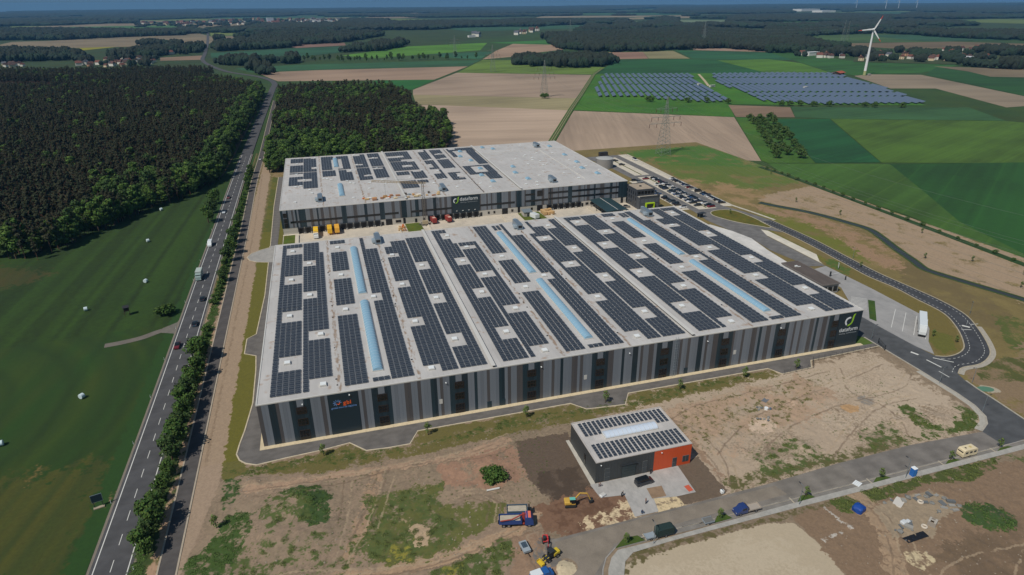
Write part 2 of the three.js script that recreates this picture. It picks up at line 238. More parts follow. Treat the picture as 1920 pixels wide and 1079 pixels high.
const siteGreen = [
  { p: [[-12, 8], [-1.6, 8.9], [16, 7.7], [23, 6.4], [28, 11], [40, 12], [43.4, 6], [92, 5.6], [95, 10], [108, 11.6], [111, 5.8], [163, 5.8], [165, 10.5], [150, 11], [112, 13.5], [90, 15], [69, 15], [48, 16.5], [30, 16.5], [15, 16.5], [-2, 12]], c: S3(104, 96, 44), e: 0.9, d: 0.86, k: 0.5 },
  { p: [[-11, 7], [0, 9], [22, 8], [41, 12.6], [70, 8], [110, 8], [160, 6], [160, 8], [110, 12], [70, 12], [30, 14], [-3, 12]], c: S3(74, 84, 34), e: 1, d: 0.42, k: 0.8 },
  { p: [[4, 21.5], [9, 20.5], [15, 22.5], [17.5, 27], [16.5, 36], [12, 36.5], [9.5, 33], [12, 28], [8, 24.5]], c: dgreen, e: 0.9, d: 0.93, k: 0.7 },
  { p: [[2, 22], [12, 22], [14, 36], [2, 34], [0, 28]], c: green, e: 1.2, d: 0.55, k: 0.8 },
  { p: [[26.9, 29.4], [35.6, 28.4], [46.4, 30.7], [42.5, 36.7], [47.4, 39.1], [57.4, 40.7], [62, 40.5], [55.4, 47], [48.3, 50.4], [43.8, 53], [37.6, 53.8], [29.2, 53.6], [21.5, 47.3], [21, 44.7], [25.9, 41], [25.5, 34.4]], c: S3(96, 98, 50), e: 1.3, d: 0.84, k: 0.45 },
  { p: [[25, 29], [46, 31], [42, 40], [48, 44], [43, 52], [30, 53.5], [21.5, 47], [26, 40]], c: green, e: 1.1, d: 0.5, k: 0.5 },
  { p: [[37, 58.5], [42.2, 56.8], [50.5, 54.8], [57.5, 53], [57, 58], [50, 66], [30, 68]], c: green, e: 1, d: 0.74, k: 0.6 },
  { p: [[-15.4, 46], [-14.5, 38.9], [-9.4, 34.2], [-7.3, 26.4], [-4.6, 24.8], [-1, 27.3], [-1.4, 31], [-3.7, 39], [-4, 44], [-4, 60], [-15.4, 60]], c: S3(62, 84, 34), e: 1.2, d: 0.8, k: 0.7 },
  { p: [[-9, 12], [-5, 11], [-5.5, 20], [-9, 24]], c: dgreen, e: 1, d: 0.6, k: 0.8 },
  { p: ell(58.8, 32.6, 2.6, 2.2), c: dgreen, e: 0.6 },
  { p: [[5, 36], [30, 44], [22, 56], [-2, 58], [-6, 40]], c: green, e: 1.3, d: 0.3, k: 0.75 },
  { p: [[115, 20], [140, 16], [165, 12], [178, 18], [150, 34], [120, 36]], c: olive, e: 1.4, d: 0.16, k: 0.7 },
  { p: [[116, 50], [132, 50], [176, 48], [182, 51.8], [150, 53.4], [116, 54.4]], c: S3(92, 90, 46), e: 1.1, d: 0.68, k: 0.6 },
  { p: [[130, 41], [148, 40], [150, 52], [128, 53]], c: green, e: 1.4, d: 0.44, k: 0.7 },
  { p: [[165, 44], [178, 42], [178, 51], [163, 52]], c: green, e: 1.3, d: 0.45, k: 0.7 },
  { p: [[187, 37], [191, 36.5], [190, 42], [188, 47], [194, 50], [199, 46], [203, 45], [204, 41], [206, 42], [207, 47], [200, 52.5], [182, 52]], c: S3(72, 88, 36), e: 1.2, d: 0.72, k: 0.55 },
  { p: [[76, 68.5], [80, 65.6], [94, 65], [121, 65.2], [138, 64.6], [138, 66.6], [118, 66.6], [95, 66.8], [80, 69], [77, 76]], c: S3(96, 88, 50), e: 0.7, d: 0.66, k: 0.7 },
  { p: [[137.6, 64.7], [143, 64.6], [144.2, 67.4], [139.8, 69.8], [137.6, 69]], c: S3(72, 86, 36), e: 0.5, d: 0.9 },
  { p: [[147.6, 64.5], [168, 64.2], [194.5, 64], [188.5, 67], [178, 69.4], [167.4, 66.6], [161, 67.4], [152, 68], [148, 68]], c: S3(72, 82, 36), e: 0.8, d: 0.86, k: 0.6 },
  { p: ell(169.8, 80.6, 6.2, 4.7, 20, 0.3), c: dgreen, e: 0.8, d: 0.94 },
  { p: [[196, 64], [216, 62], [216, 70], [205, 74]], c: green, e: 1, d: 0.3 },
];
const ruts = [[[-6, 56], [10, 53], [26, 55], [44, 54.4], [60, 50], [66, 45]], [[-8, 52], [8, 50], [22, 53.4], [40, 56], [56, 53], [66, 52]], [[-6, 17], [16, 19], [36, 21], [54, 19.4], [68, 15.4]], [[-2, 20], [20, 21.6], [40, 19.6], [60, 22.6], [67, 20]], [[31, 20], [28, 30], [24, 40], [19, 50]], [[34, 20], [30, 32], [27, 41]], [[22, 22], [20, 36], [16, 50]], [[46, 38], [52, 37], [56, 41], [54, 47]], [[48, 36], [55, 36.4], [59, 42], [56, 48]], [[113, 22], [117, 32], [119, 44], [116, 52]], [[117, 20], [122, 30], [122, 44], [118, 53]], [[112, 24], [124, 18], [142, 16], [164, 14], [182, 12]], [[120, 40], [136, 30], [156, 24], [178, 20], [202, 14]], [[126, 46], [146, 36], [170, 30], [196, 28], [206, 22]], [[150, 50], [168, 40], [184, 34], [198, 34]], [[176, 51], [180, 44], [182, 36], [178, 26], [186, 12]], [[143, 64], [146, 70], [142, 80], [132, 92]], [[146, 64], [148, 72], [144, 84], [136, 100]], [[130, 98], [150, 90], [176, 90], [205, 82]], [[150, 102], [168, 92], [190, 84], [210, 70]], [[60, 54], [61, 64], [58, 78], [54, 96]], [[63, 57], [62, 68], [60, 84]]];
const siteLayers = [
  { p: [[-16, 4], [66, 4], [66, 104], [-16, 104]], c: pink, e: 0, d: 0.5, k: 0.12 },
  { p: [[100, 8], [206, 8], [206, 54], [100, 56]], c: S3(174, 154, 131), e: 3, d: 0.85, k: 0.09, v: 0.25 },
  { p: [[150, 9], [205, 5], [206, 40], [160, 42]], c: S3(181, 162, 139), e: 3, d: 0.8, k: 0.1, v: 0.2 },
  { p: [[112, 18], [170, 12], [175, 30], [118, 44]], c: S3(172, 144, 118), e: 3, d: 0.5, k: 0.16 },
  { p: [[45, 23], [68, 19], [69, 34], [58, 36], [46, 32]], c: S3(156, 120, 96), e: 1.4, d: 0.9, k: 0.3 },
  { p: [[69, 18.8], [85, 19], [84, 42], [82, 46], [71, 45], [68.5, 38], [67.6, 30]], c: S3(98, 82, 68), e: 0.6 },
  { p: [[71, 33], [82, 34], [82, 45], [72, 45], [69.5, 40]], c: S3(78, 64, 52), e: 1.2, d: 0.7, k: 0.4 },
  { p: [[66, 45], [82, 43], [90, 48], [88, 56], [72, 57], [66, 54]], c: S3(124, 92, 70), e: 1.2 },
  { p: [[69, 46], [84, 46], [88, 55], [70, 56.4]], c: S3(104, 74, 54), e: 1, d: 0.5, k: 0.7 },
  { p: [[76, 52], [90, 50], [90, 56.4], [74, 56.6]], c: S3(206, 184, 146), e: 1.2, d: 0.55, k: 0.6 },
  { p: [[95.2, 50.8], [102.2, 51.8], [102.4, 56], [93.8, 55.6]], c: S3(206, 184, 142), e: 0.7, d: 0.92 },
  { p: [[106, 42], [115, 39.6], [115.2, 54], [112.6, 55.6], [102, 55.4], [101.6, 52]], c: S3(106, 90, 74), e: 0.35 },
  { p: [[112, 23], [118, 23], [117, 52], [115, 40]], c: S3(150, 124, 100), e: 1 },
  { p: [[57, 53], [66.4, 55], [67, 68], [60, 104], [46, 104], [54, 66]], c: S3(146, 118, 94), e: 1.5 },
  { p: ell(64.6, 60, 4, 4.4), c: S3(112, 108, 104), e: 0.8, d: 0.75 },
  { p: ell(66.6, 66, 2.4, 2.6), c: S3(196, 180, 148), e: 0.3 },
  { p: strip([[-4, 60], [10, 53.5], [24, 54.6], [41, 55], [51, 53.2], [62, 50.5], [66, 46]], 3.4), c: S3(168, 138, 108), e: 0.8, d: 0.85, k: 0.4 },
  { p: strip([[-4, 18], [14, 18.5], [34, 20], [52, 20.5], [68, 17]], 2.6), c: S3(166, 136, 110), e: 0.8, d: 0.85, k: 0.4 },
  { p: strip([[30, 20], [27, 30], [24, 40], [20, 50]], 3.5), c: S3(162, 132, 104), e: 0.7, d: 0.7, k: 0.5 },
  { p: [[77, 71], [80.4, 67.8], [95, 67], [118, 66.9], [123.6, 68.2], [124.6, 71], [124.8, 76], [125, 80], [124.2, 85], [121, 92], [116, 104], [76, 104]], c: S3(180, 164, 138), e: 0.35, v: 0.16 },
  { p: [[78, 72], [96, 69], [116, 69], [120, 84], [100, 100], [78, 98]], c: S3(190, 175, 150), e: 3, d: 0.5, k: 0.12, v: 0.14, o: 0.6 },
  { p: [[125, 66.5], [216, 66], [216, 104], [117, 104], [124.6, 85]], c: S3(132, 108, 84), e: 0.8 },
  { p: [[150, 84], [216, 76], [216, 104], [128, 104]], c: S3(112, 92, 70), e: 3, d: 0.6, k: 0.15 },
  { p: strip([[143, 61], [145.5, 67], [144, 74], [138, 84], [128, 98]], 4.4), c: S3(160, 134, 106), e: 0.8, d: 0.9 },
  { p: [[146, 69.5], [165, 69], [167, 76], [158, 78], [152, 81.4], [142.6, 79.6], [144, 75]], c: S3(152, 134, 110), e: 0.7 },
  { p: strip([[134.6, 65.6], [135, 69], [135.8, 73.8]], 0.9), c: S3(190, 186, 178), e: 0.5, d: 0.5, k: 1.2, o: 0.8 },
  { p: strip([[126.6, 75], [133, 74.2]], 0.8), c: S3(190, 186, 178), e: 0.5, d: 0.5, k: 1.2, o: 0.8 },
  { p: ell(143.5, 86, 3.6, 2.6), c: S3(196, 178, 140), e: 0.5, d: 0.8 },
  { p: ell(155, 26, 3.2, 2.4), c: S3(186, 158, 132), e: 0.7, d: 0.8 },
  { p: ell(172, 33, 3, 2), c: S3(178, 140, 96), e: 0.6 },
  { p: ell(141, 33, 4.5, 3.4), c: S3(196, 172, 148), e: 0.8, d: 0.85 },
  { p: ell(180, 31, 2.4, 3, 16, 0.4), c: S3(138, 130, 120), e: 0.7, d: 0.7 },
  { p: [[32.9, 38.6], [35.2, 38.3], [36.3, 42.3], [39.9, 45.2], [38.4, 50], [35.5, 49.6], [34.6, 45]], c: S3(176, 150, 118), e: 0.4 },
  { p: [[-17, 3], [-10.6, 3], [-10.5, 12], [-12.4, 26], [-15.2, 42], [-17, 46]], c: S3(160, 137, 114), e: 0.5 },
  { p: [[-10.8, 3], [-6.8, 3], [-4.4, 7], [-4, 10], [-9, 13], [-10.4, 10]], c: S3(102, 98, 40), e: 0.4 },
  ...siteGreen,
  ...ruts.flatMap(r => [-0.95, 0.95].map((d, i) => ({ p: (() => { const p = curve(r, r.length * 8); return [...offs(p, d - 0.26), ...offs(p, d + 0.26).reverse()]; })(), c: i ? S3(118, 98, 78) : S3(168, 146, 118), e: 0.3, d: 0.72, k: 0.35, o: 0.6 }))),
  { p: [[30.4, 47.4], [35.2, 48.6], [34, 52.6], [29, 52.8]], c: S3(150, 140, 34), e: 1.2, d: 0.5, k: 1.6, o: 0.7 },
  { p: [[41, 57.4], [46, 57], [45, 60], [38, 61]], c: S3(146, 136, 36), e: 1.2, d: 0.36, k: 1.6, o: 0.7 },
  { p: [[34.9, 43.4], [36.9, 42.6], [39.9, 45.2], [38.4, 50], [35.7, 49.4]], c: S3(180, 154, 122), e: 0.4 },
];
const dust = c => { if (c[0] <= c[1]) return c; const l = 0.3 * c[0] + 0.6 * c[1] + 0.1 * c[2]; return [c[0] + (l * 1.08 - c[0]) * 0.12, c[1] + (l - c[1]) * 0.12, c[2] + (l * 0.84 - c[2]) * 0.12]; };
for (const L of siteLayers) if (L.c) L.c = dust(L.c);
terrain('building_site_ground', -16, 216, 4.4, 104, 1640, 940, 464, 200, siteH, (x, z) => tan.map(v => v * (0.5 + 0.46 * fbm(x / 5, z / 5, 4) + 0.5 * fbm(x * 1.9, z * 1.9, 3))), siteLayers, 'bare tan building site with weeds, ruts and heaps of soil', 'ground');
// verge between the highway and the near hall
const verge = [
  { p: [[-27.2, -420], [-21.4, -420], [-20.2, 60], [-26.4, 60]], c: S3(58, 74, 32), e: 0.5, d: 0.95 },
  { p: [[-24.2, -420], [-21, -420], [-19.8, 60], [-22.2, 60]], c: S3(168, 138, 112), e: 0.7, d: 0.8, k: 0.3 },
  { p: [[-29, -118], [-20, -118], [-20, -86], [-29, -86]], c: S3(160, 136, 114), e: 1.2, d: 0.7, k: 0.3 },
  { p: [[-20, -420], [-14, -420], [-11.2, -120], [-10.5, 12], [-14.6, 36], [-16, 60], [-20, 60]], c: S3(158, 137, 114), e: 0.6 },
  { p: strip([[-15.4, 50], [-15, 0], [-15.4, -80], [-16, -200], [-19, -340]], 0.7), c: S3(140, 120, 98), e: 0.4, d: 0.7 },
  { p: [[-11.2, -330], [-11.2, -120], [-10.5, 12], [-4, 9], [0, -5], [0, -340]], c: S3(102, 98, 36), e: 0.5 },
  { p: [[-11.2, -330], [-11.2, -200], [-3, -200], [-3, -340]], c: S3(82, 88, 34), e: 1.5, d: 0.6, k: 0.2 },
  { p: [[-15, -420], [60, -420], [120, -332], [210, -326], [210, -322], [-3, -322], [-12, -330]], c: S3(140, 118, 84), e: 1, d: 0.75 },
];
terrain('roadside_verge', -28, 12, -420, 60, 260, 1500, 4, 60, () => -0.03, (x, z) => S3(110, 100, 60).map(v => v * (0.6 + 0.8 * fbm(x / 3, z / 3, 5))), verge, 'grass and sandy verge between the highway and the halls', 'ground');
// meadow left of the highway
const mow = (x, z, f) => { const s = vn(Math.hypot(x + 120, z + 40) / 3.2, 2), t = vn(x / 5 + z / 21, 4); return [0.016 + 0.030 * s * t, 0.042 + 0.024 * s, 0.005]; };
terrain('mown_meadow', -340, -35.6, -345, 70, 800, 1000, 2, 2, () => -0.05, (x, z) => { const w = fbm(x / 30, z / 30, 5); const s = vn(x / 2.4 + z / 60, 7), g = 0.5 + 0.34 * fbm(x / 1.1, z / 1.1, 2) + 0.4 * (s - 0.4); return [(0.019 + 0.015 * w) * g, (0.054 + 0.024 * w) * g, 0.005 * g]; }, [
  { p: [[-180, -86], [-40, -92], [-38, 70], [-200, 70]], f: mow, e: 2, o: 0.75 },
  { p: [[-140.3,-187.5],[-114,-175.7],[-101.8,-164.9],[-111.5,-154.9],[-126.7,-151.7]], f: (x, z) => [0.045 + 0.03 * vn(x / 2, z / 9), 0.052, 0.012], e: 5, o: 0.7 },
  { p: [[-76.6,-6.5],[-58.4,-3.2],[-48,-6.3],[-39.3,-5.3],[-38.5,11.3],[-40,35],[-42.9,50.6],[-55.2,46.9]], f: (x, z, f) => { const s = vn(x / 1.7 + z / 9, 3); return [0.034 + 0.05 * s, 0.046 + 0.026 * s + 0.01 * f, 0.010]; }, e: 6, o: 0.75 },
  { p: [[-41, -330], [-36, -330], [-34, 70], [-40, 70]], c: [0.018, 0.058, 0.007], e: 0.8 },
  { p: [[-37.6,14.8],[-36.2,11.8],[-35.7,7.3],[-37,8.5],[-36.7,13.6]], c: S3(120, 96, 64), e: 0.6, d: 0.6 },
  { p: [[-60.1,-2.8],[-58.4,-9],[-56.9,-6.3],[-58.7,-0.2]], c: S3(110, 92, 50), e: 0.8, d: 0.5 },
], 'mown dark green meadow left of the highway', 'meadow');
// right of the halls, up to the hedge
const bank = S3(160, 138, 113);
terrain('stream_bank_ground', 204.5, 346, -345, 104, 760, 1700, 2, 2, () => -0.04, (x, z) => S3(120, 106, 64).map(v => v * (0.6 + 0.55 * fbm(x / 6, z / 6, 5) + 0.25 * fbm(x * 2, z * 2, 2))), [
  { p: [[264, -330], [346, -330], [346, -245], [300, -240], [272, -280]], c: S3(72, 108, 40), e: 4, d: 0.85, k: 0.12 },
  { p: [[270, -280], [345, -245], [340, -200], [290, -190], [268, -230]], c: S3(92, 108, 44), e: 4, d: 0.8, k: 0.1 },
  { p: [[286, -170], [298, -180], [346, -190], [346, 104], [300, 104], [296, -20], [288, -46], [300, -80], [308, -104], [304, -124], [288, -156]], c: bank, e: 2.5, d: 0.93, k: 0.2 },
  { p: [[262, -240], [290, -215], [300, -190], [280, -150], [270, -168], [265, -190]], c: S3(150, 124, 88), e: 3, d: 0.55, k: 0.15 },
  { p: [[276, -160], [296, -140], [302, -112], [300, -92], [290, -66], [276, -44], [270, -70], [284, -110], [272, -150]], c: S3(150, 122, 94), e: 3, d: 0.75, k: 0.18 },
  { p: [[268, -150], [284, -130], [280, -90], [270, -60], [266, -90]], c: S3(104, 108, 40), e: 3, d: 0.7, k: 0.15 },
  { p: [[266, -40], [288, -60], [292, -30], [280, 0], [262, 14], [262, -10]], c: S3(110, 96, 62), e: 2.5, d: 0.8, k: 0.2 },
  { p: [[262, 10], [276, -4], [286, 10], [262, 30], [250, 26]], c: S3(82, 92, 40), e: 2, d: 0.7, k: 0.2 },
  { p: [[224, 26], [250, 24], [300, 0], [346, 0], [346, 104], [217, 104], [220, 40]], c: S3(132, 112, 86), e: 1.6, d: 0.85, k: 0.2 },
  { p: [[230, 26], [246, 22], [256, 30], [240, 38], [226, 32]], c: S3(80, 84, 40), e: 1.4, d: 0.6, k: 0.3 },
  { p: ell(222.6, 37.4, 3.4, 2.2, 18, 0.3), c: S3(168, 158, 138), e: 0.6 },
  { p: [[241, -148], [258, -158], [262, -146], [256, -120], [254, -70], [250, -62], [252, -116], [244, -130]], c: S3(108, 104, 42), e: 0.6 },
  { p: [[248, -70], [258, -70], [256, -40], [257, -10], [247, 4], [236, 16], [226, 16], [231, 7], [247, -11]], c: S3(110, 98, 50), e: 0.6 },
  { p: [[228, 16], [231, 7], [240, 0], [243, 6], [236, 14]], c: S3(98, 98, 40), e: 0.8 },
  { p: [[250, -70], [257, -74], [256, -58], [249, -54]], c: S3(76, 98, 38), e: 1.5, d: 0.8 },
  { p: [[204, -14], [211, -5], [211, 4], [204, 4]], c: S3(78, 100, 36), e: 0.3 },
], 'bare banks, dry grass and verges right of the halls', 'ground');


// ---------------------------------------------------------------- roads and paved yards
const mWhite = mat(S3(214, 214, 208), 0.7), mKerb = mat(S3(178, 168, 150).map(v => v / 0.75), 0.9, { map: T.conc }), mKerbG = mat(S3(150, 148, 144).map(v => v / 0.75), 0.9, { map: T.conc });
const CONC = (r, g, b) => mat(S3(r, g, b).map(v => v / 0.75), 0.9, { map: T.conc });
const line = (road, pts, a, b, y) => mesh('line_marking', ribbonGeo(pts, a, b, y, y), mWhite, road);
function dashes(road, pts, off, w, len, gap, y, name = 'lane_dash') {   // every dash a mesh of its own
  const P = offs(pts, off); let carry = 0, on = true, cur = [P[0]];
  for (let i = 0; i < P.length - 1; i++) {
    let [x, z] = P[i]; const [X, Z] = P[i + 1], L = Math.hypot(X - x, Z - z), dx = (X - x) / L, dz = (Z - z) / L; let s = 0;
    while (s < L) {
      const need = (on ? len : gap) - carry, step = Math.min(need, L - s); s += step; carry += step; x += dx * step; z += dz * step;
      if (on) cur.push([x, z]);
      if (carry >= (on ? len : gap) - 1e-6) { if (on && cur.length > 1) mesh(name, ribbonGeo(cur, -w / 2, w / 2, y, y), mWhite, road); on = !on; carry = 0; cur = [[x, z]]; }
    }
  }
}
{ // highway
  const c = curve([[-30.1, 70], [-30.6, 20], [-31, -20], [-32, -90], [-32.6, -130], [-33.6, -220], [-34.6, -300], [-35.4, -400], [-35.6, -560], [-35.2, -705], [-34.4, -900], [-34, -960], [-44, -1026], [-70, -1099], [-124, -1200], [-180, -1380], [-211, -1522], [-237, -1768], [-321, -2515], [-381, -3003], [-440, -3500]], 260);
  const r = struct(mesh('highway', ribbonGeo(c, -4.4, 4.4, -0.3, 0.05, 14), ASPH(80, 80, 82)), 'two lane asphalt highway along the left of the halls', 'road');
  const near = c.filter(p => p[1] > -420);
  for (const s of [-1, 1]) { line(r, near, s * 3.62 - 0.11, s * 3.62 + 0.11, 0.06); mesh('road_shoulder', ribbonGeo(near, s > 0 ? 4.4 : -5, s > 0 ? 5 : -4.4, 0.03, 0.03, 6), CONC(124, 116, 104), r); }
  dashes(r, near, 0, 0.16, 3.6, 4.6, 0.062);
}
{ // field access
  const c = curve([[-36.2, -88], [-42, -87], [-48, -83], [-54, -81], [-60, -80]], 30);
  struct(mesh('field_access_track', ribbonGeo(c, -1.7, 1.7, 0.02, 0.02, 8), CONC(110, 104, 96)), 'short paved access track from the highway into the meadow', 'track');
  sheet('field_access_mouth', [[-36.3, -99], [-37.5, -93], [-42, -89.2], [-42, -85.2], [-37, -83], [-36.2, -79]], 0.028, CONC(110, 106, 98), 'paved mouth of the access track at the highway', 'track', 8);
}
{ // new service lane along the tree row
  const c = curve([[-18, 70], [-18.5, 20], [-19.1, -30], [-20.2, -120], [-21.2, -210], [-23.2, -315], [-23.2, -400], [-23.8, -475], [-25, -600], [-26, -760]], 120);
  const r = struct(mesh('service_lane', ribbonGeo(c, -1.85, 1.85, -0.2, 0.04, 9), ASPH(84, 80, 78)), 'new narrow asphalt lane between kerbs beside the tree row', 'road');
  for (const s of [-1, 1]) mesh('kerb', ribbonGeo(c, s > 0 ? 1.85 : -2.25, s > 0 ? 2.25 : -1.85, -0.2, 0.12, 6), CONC(172, 160, 142), r);
}
{ // fire lane around the near hall
  const outer = [[-7.3, -327], [-7.4, -250], [-6.2, -176], [-6.5, -172.6], [-11, -170], [-15, -166], [-16.6, -161], [-15, -156], [-11.4, -152.6], [-6, -150.6], [-5.6, -110], [-6.8, -73], [-9.9, -70], [-9.9, -58.2], [-5.8, -55.4], [-5.2, -45], [-4.8, -24], [-6.1, -9.4], [-7, -3], [-7.4, 1.6], [-6.4, 4.6], [-4.6, 6.6], [-1.6, 8.2], [6.7, 7.4], [16, 6.8], [23.4, 5.7], [27.6, 10.6], [33.7, 11.2], [40, 11.2], [43, 5.8], [91, 5.7], [94.6, 10], [107.2, 11.2], [110.8, 5.7], [163, 5.8], [165.4, 10.2], [177.6, 9.6], [180.6, 5.6], [211, 4.2]];
  const inner = [[211, 1.7], [206.4, 1.7], [-1.1, 1.6], [-1.1, -134], [-2.4, -136], [-2.4, -327]];
  const r = sheet('fire_lane', [...outer, ...inner], 0.03, ASPH(106, 102, 98), 'grey asphalt fire lane round the near hall', 'road', 10);
  mesh('kerb', ribbonGeo(outer.slice(0, 42), -0.36, 0, 0, 0.13, 5), CONC(196, 184, 160), r);
  mesh('turning_pad', sheetGeo([[-6.2, -175], [-6.5, -172.6], [-11, -170], [-15, -166], [-16.6, -161], [-15, -156], [-11.4, -152.6], [-6, -150.6], [-2.4, -150], [-2.4, -175]], 0.036, 12), CONC(158, 155, 150), r);
}
sheet('gravel_border', [[-1.1, -134], [0, -134], [0, 0], [204.3, 0], [206.4, 0.2], [206.4, 1.7], [-1.1, 1.7]], 0.05, CONC(206, 190, 158), 'pale gravel border along the foot of the near hall', 'path', 4);
// delivery yard between the halls
{
  const y = sheet('delivery_yard', [[0, -191.4], [0, -134], [204.3, -134], [206, -176], [204, -191.4]], 0.0, CONC(196, 186, 170), 'pale concrete delivery yard between the two halls', 'yard', 24);
  mesh('lawn_patch', sheetGeo([[0.3, -189.5], [6.2, -189.5], [6.2, -160], [0.3, -160]], 0.02, 20), GR(0.10, 0.13, 0.015), y);
  mesh('lawn_patch', sheetGeo([[66, -190.6], [74.5, -190.6], [75, -176], [66, -176]], 0.02, 20), GR(0.10, 0.13, 0.015), y);
  mesh('lawn_patch', sheetGeo([[133, -190.2], [146, -190.2], [147, -172], [133, -172]], 0.02, 20), GR(0.10, 0.13, 0.015), y);
  for (const [x, w] of [[7.6, 1.2], [62, 0.5], [78.5, 0.5], [122.5, 0.5], [151, 0.6], [177, 0.5]]) mesh('retaining_wall', bx(w, 0.7, 46, x, 0, -165), CONC(200, 192, 176), y);
  mesh('path_slab', bx(9, 0.06, 1.1, 4.4, 0.02, -190.4), CONC(214, 206, 188), y);
}
// east roads
{
  const r = sheet('east_road', [[206, -48], [223, -44], [223.2, -17], [223.5, 1.7], [224, 12.3], [224.4, 15.4], [227.4, 17], [222, 25.6], [219.9, 31.2], [219, 36.2], [218.5, 42.4], [217.2, 53], [216, 66], [212, 104], [202, 104], [207.6, 66], [208, 60], [200, 60.8], [200, 54], [205, 51.6], [208, 48.6], [210.2, 43], [211, 36], [211.4, 20], [211.4, -2.4], [206, -10]], 0.06, ASPH(80, 82, 84), 'dark asphalt road along the right side of the building site', 'road', 12);
  mesh('kerb', ribbonGeo([[211.4, -3], [211.4, 20], [211, 36], [210.2, 43], [208, 48.6], [205, 51.6], [200, 54]], 0, 0.5, 0, 0.17, 4), CONC(168, 162, 150), r);
  mesh('pavement', ribbonGeo([[211.4, 22], [211, 36], [210.2, 43], [208, 48.6], [205, 51.6], [200, 54]], 0.5, 2.1, 0, 0.13, 4), CONC(170, 166, 156), r);
  mesh('kerb', ribbonGeo([[219.9, 31.2], [219, 36.2], [218.5, 42.4], [217.2, 53], [216, 66], [212, 104]], -0.5, 0, 0, 0.17, 4), CONC(168, 162, 150), r);
  for (const [x, z, w, l, a] of [[219, 12, 0.9, 2.6, 0.35], [219.5, 19.5, 0.5, 5.5, 0.1], [216.8, 26, 0.3, 4, 0]]) mesh('lane_dash', bx(w, 0.008, l, x, 0.062, z, a), mWhite, r);
  // loop road with dashed cycle lanes
  const inn = [[260, -133], [260.6, -99], [258.4, -68], [257, -50], [258.4, -36], [257.6, -24.8], [256.6, -10], [250.7, 1.1], [243.6, 10], [238.6, 14.6], [232.7, 17], [227.4, 17.2], [224.4, 15.6]];
  const out = [[221.4, 27], [225.5, 24.5], [234.4, 24.2], [243.4, 20.3], [249, 15], [258.4, 2.4], [263.6, -7], [265.6, -19.5], [265.2, -34], [264.4, -50], [265.4, -68], [267.8, -99], [267.4, -133]];
  const ci = curve(inn, 90), co = curve(out, 90);
  const q = sheet('loop_road', [...ci, ...co], 0.055, ASPH(66, 68, 72), 'dark asphalt loop road with dashed cycle lane lines', 'road', 12);
  dashes(q, ci, -1.5, 0.16, 1, 1.1, 0.064, 'cycle_lane_dash'); dashes(q, co, -1.5, 0.16, 1, 1.1, 0.064, 'cycle_lane_dash');
  mesh('kerb', ribbonGeo(ci, 0, 0.4, 0, 0.16, 4), CONC(172, 162, 140), q); mesh('kerb', ribbonGeo(co, 0, 0.4, 0, 0.16, 4), CONC(172, 162, 140), q);
  mesh('pavement', ribbonGeo(co.filter(p => p[1] > 2), 0.4, 1.9, 0, 0.12, 4), CONC(166, 160, 148), q);
  for (const [x, z, w, l, a] of [[224.6, 18.6, 0.4, 6.2, 0.75], [252.6, 3.4, 0.3, 3.6, 1.2], [259.4, 0.8, 0.3, 3.4, 1.4]]) mesh('stop_line', bx(w, 0.008, l, x, 0.065, z, a), mWhite, q);
  // car park with its two aisles
  const k = sheet('car_park_aisles', [[228, -318], [262, -318], [257.6, -306], [257.6, -166], [262.6, -152], [267.4, -133], [267.6, -115], [261, -112], [252, -122], [248, -110], [247.6, -66], [240, -68], [236.2, -92], [238, -110], [234.4, -128], [232.4, -144], [234.2, -160], [234.2, -238], [233.6, -280]], 0.05, ASPH(112, 110, 108), 'grey asphalt aisles of the staff car park', 'road', 12);
  mesh('kerb', ribbonGeo(curve([[241.2, -152], [244, -157.6], [252, -159.2], [257.4, -156], [259.6, -147], [260.2, -132], [258.6, -122], [254, -127], [248, -134.6], [243.6, -143]], 50, true), -0.4, 0, 0, 0.17, 4, true), CONC(186, 178, 156), k);
  mesh('island_lawn', sheetGeo(curve([[241.2, -152], [244, -157.6], [252, -159.2], [257.4, -156], [259.6, -147], [260.2, -132], [258.6, -122], [254, -127], [248, -134.6], [243.6, -143]], 50, true), 0.1, 16), GR(0.13, 0.115, 0.018), k);
  const bays = CONC(198, 190, 174);
  mesh('parking_bays', sheetGeo([[239.4, -246], [251.4, -246], [251.4, -164], [239.4, -164]], 0.056, 14), bays, k); mesh('parking_bays', sheetGeo([[257.6, -318], [264.6, -318], [262.4, -230], [262.4, -164], [257.6, -166]], 0.056, 14), bays, k);
  mesh('parking_bays', sheetGeo([[228.8, -238], [234.2, -238], [234.2, -166], [228.8, -166]], 0.056, 14), bays, k); mesh('parking_bays', sheetGeo([[240, -310], [251.6, -310], [251.6, -251], [240, -251]], 0.056, 14), bays, k);
  for (const x of [245.6]) { mesh('planted_strip', bx(0.9, 0.08, 78, x, 0.056, -205), GR(0.09, 0.1, 0.02), k); mesh('planted_strip', bx(0.9, 0.08, 56, x, 0.056, -280), GR(0.09, 0.1, 0.02), k); }
  mesh('footpath', ribbonGeo([[265, -318], [262.6, -232], [262.6, -166], [266, -150], [269, -133]], -1.5, 0, 0, 0.1, 5), CONC(196, 190, 176), k);
  // truck yards
  sheet('truck_court', [[205, -135], [230, -137], [236, -122], [238, -110], [235, -92], [233, -68], [221, -66], [221, -46], [205, -46]], 0.04, CONC(206, 204, 200), 'bright concrete truck court beside the near hall', 'yard', 26);
  sheet('lane_apron', [[245, -131], [254, -118], [254, -80], [249, -72], [248, -68], [248.6, -110]], 0.044, CONC(204, 198, 184), 'pale concrete apron beside the car park lane', 'yard', 20);
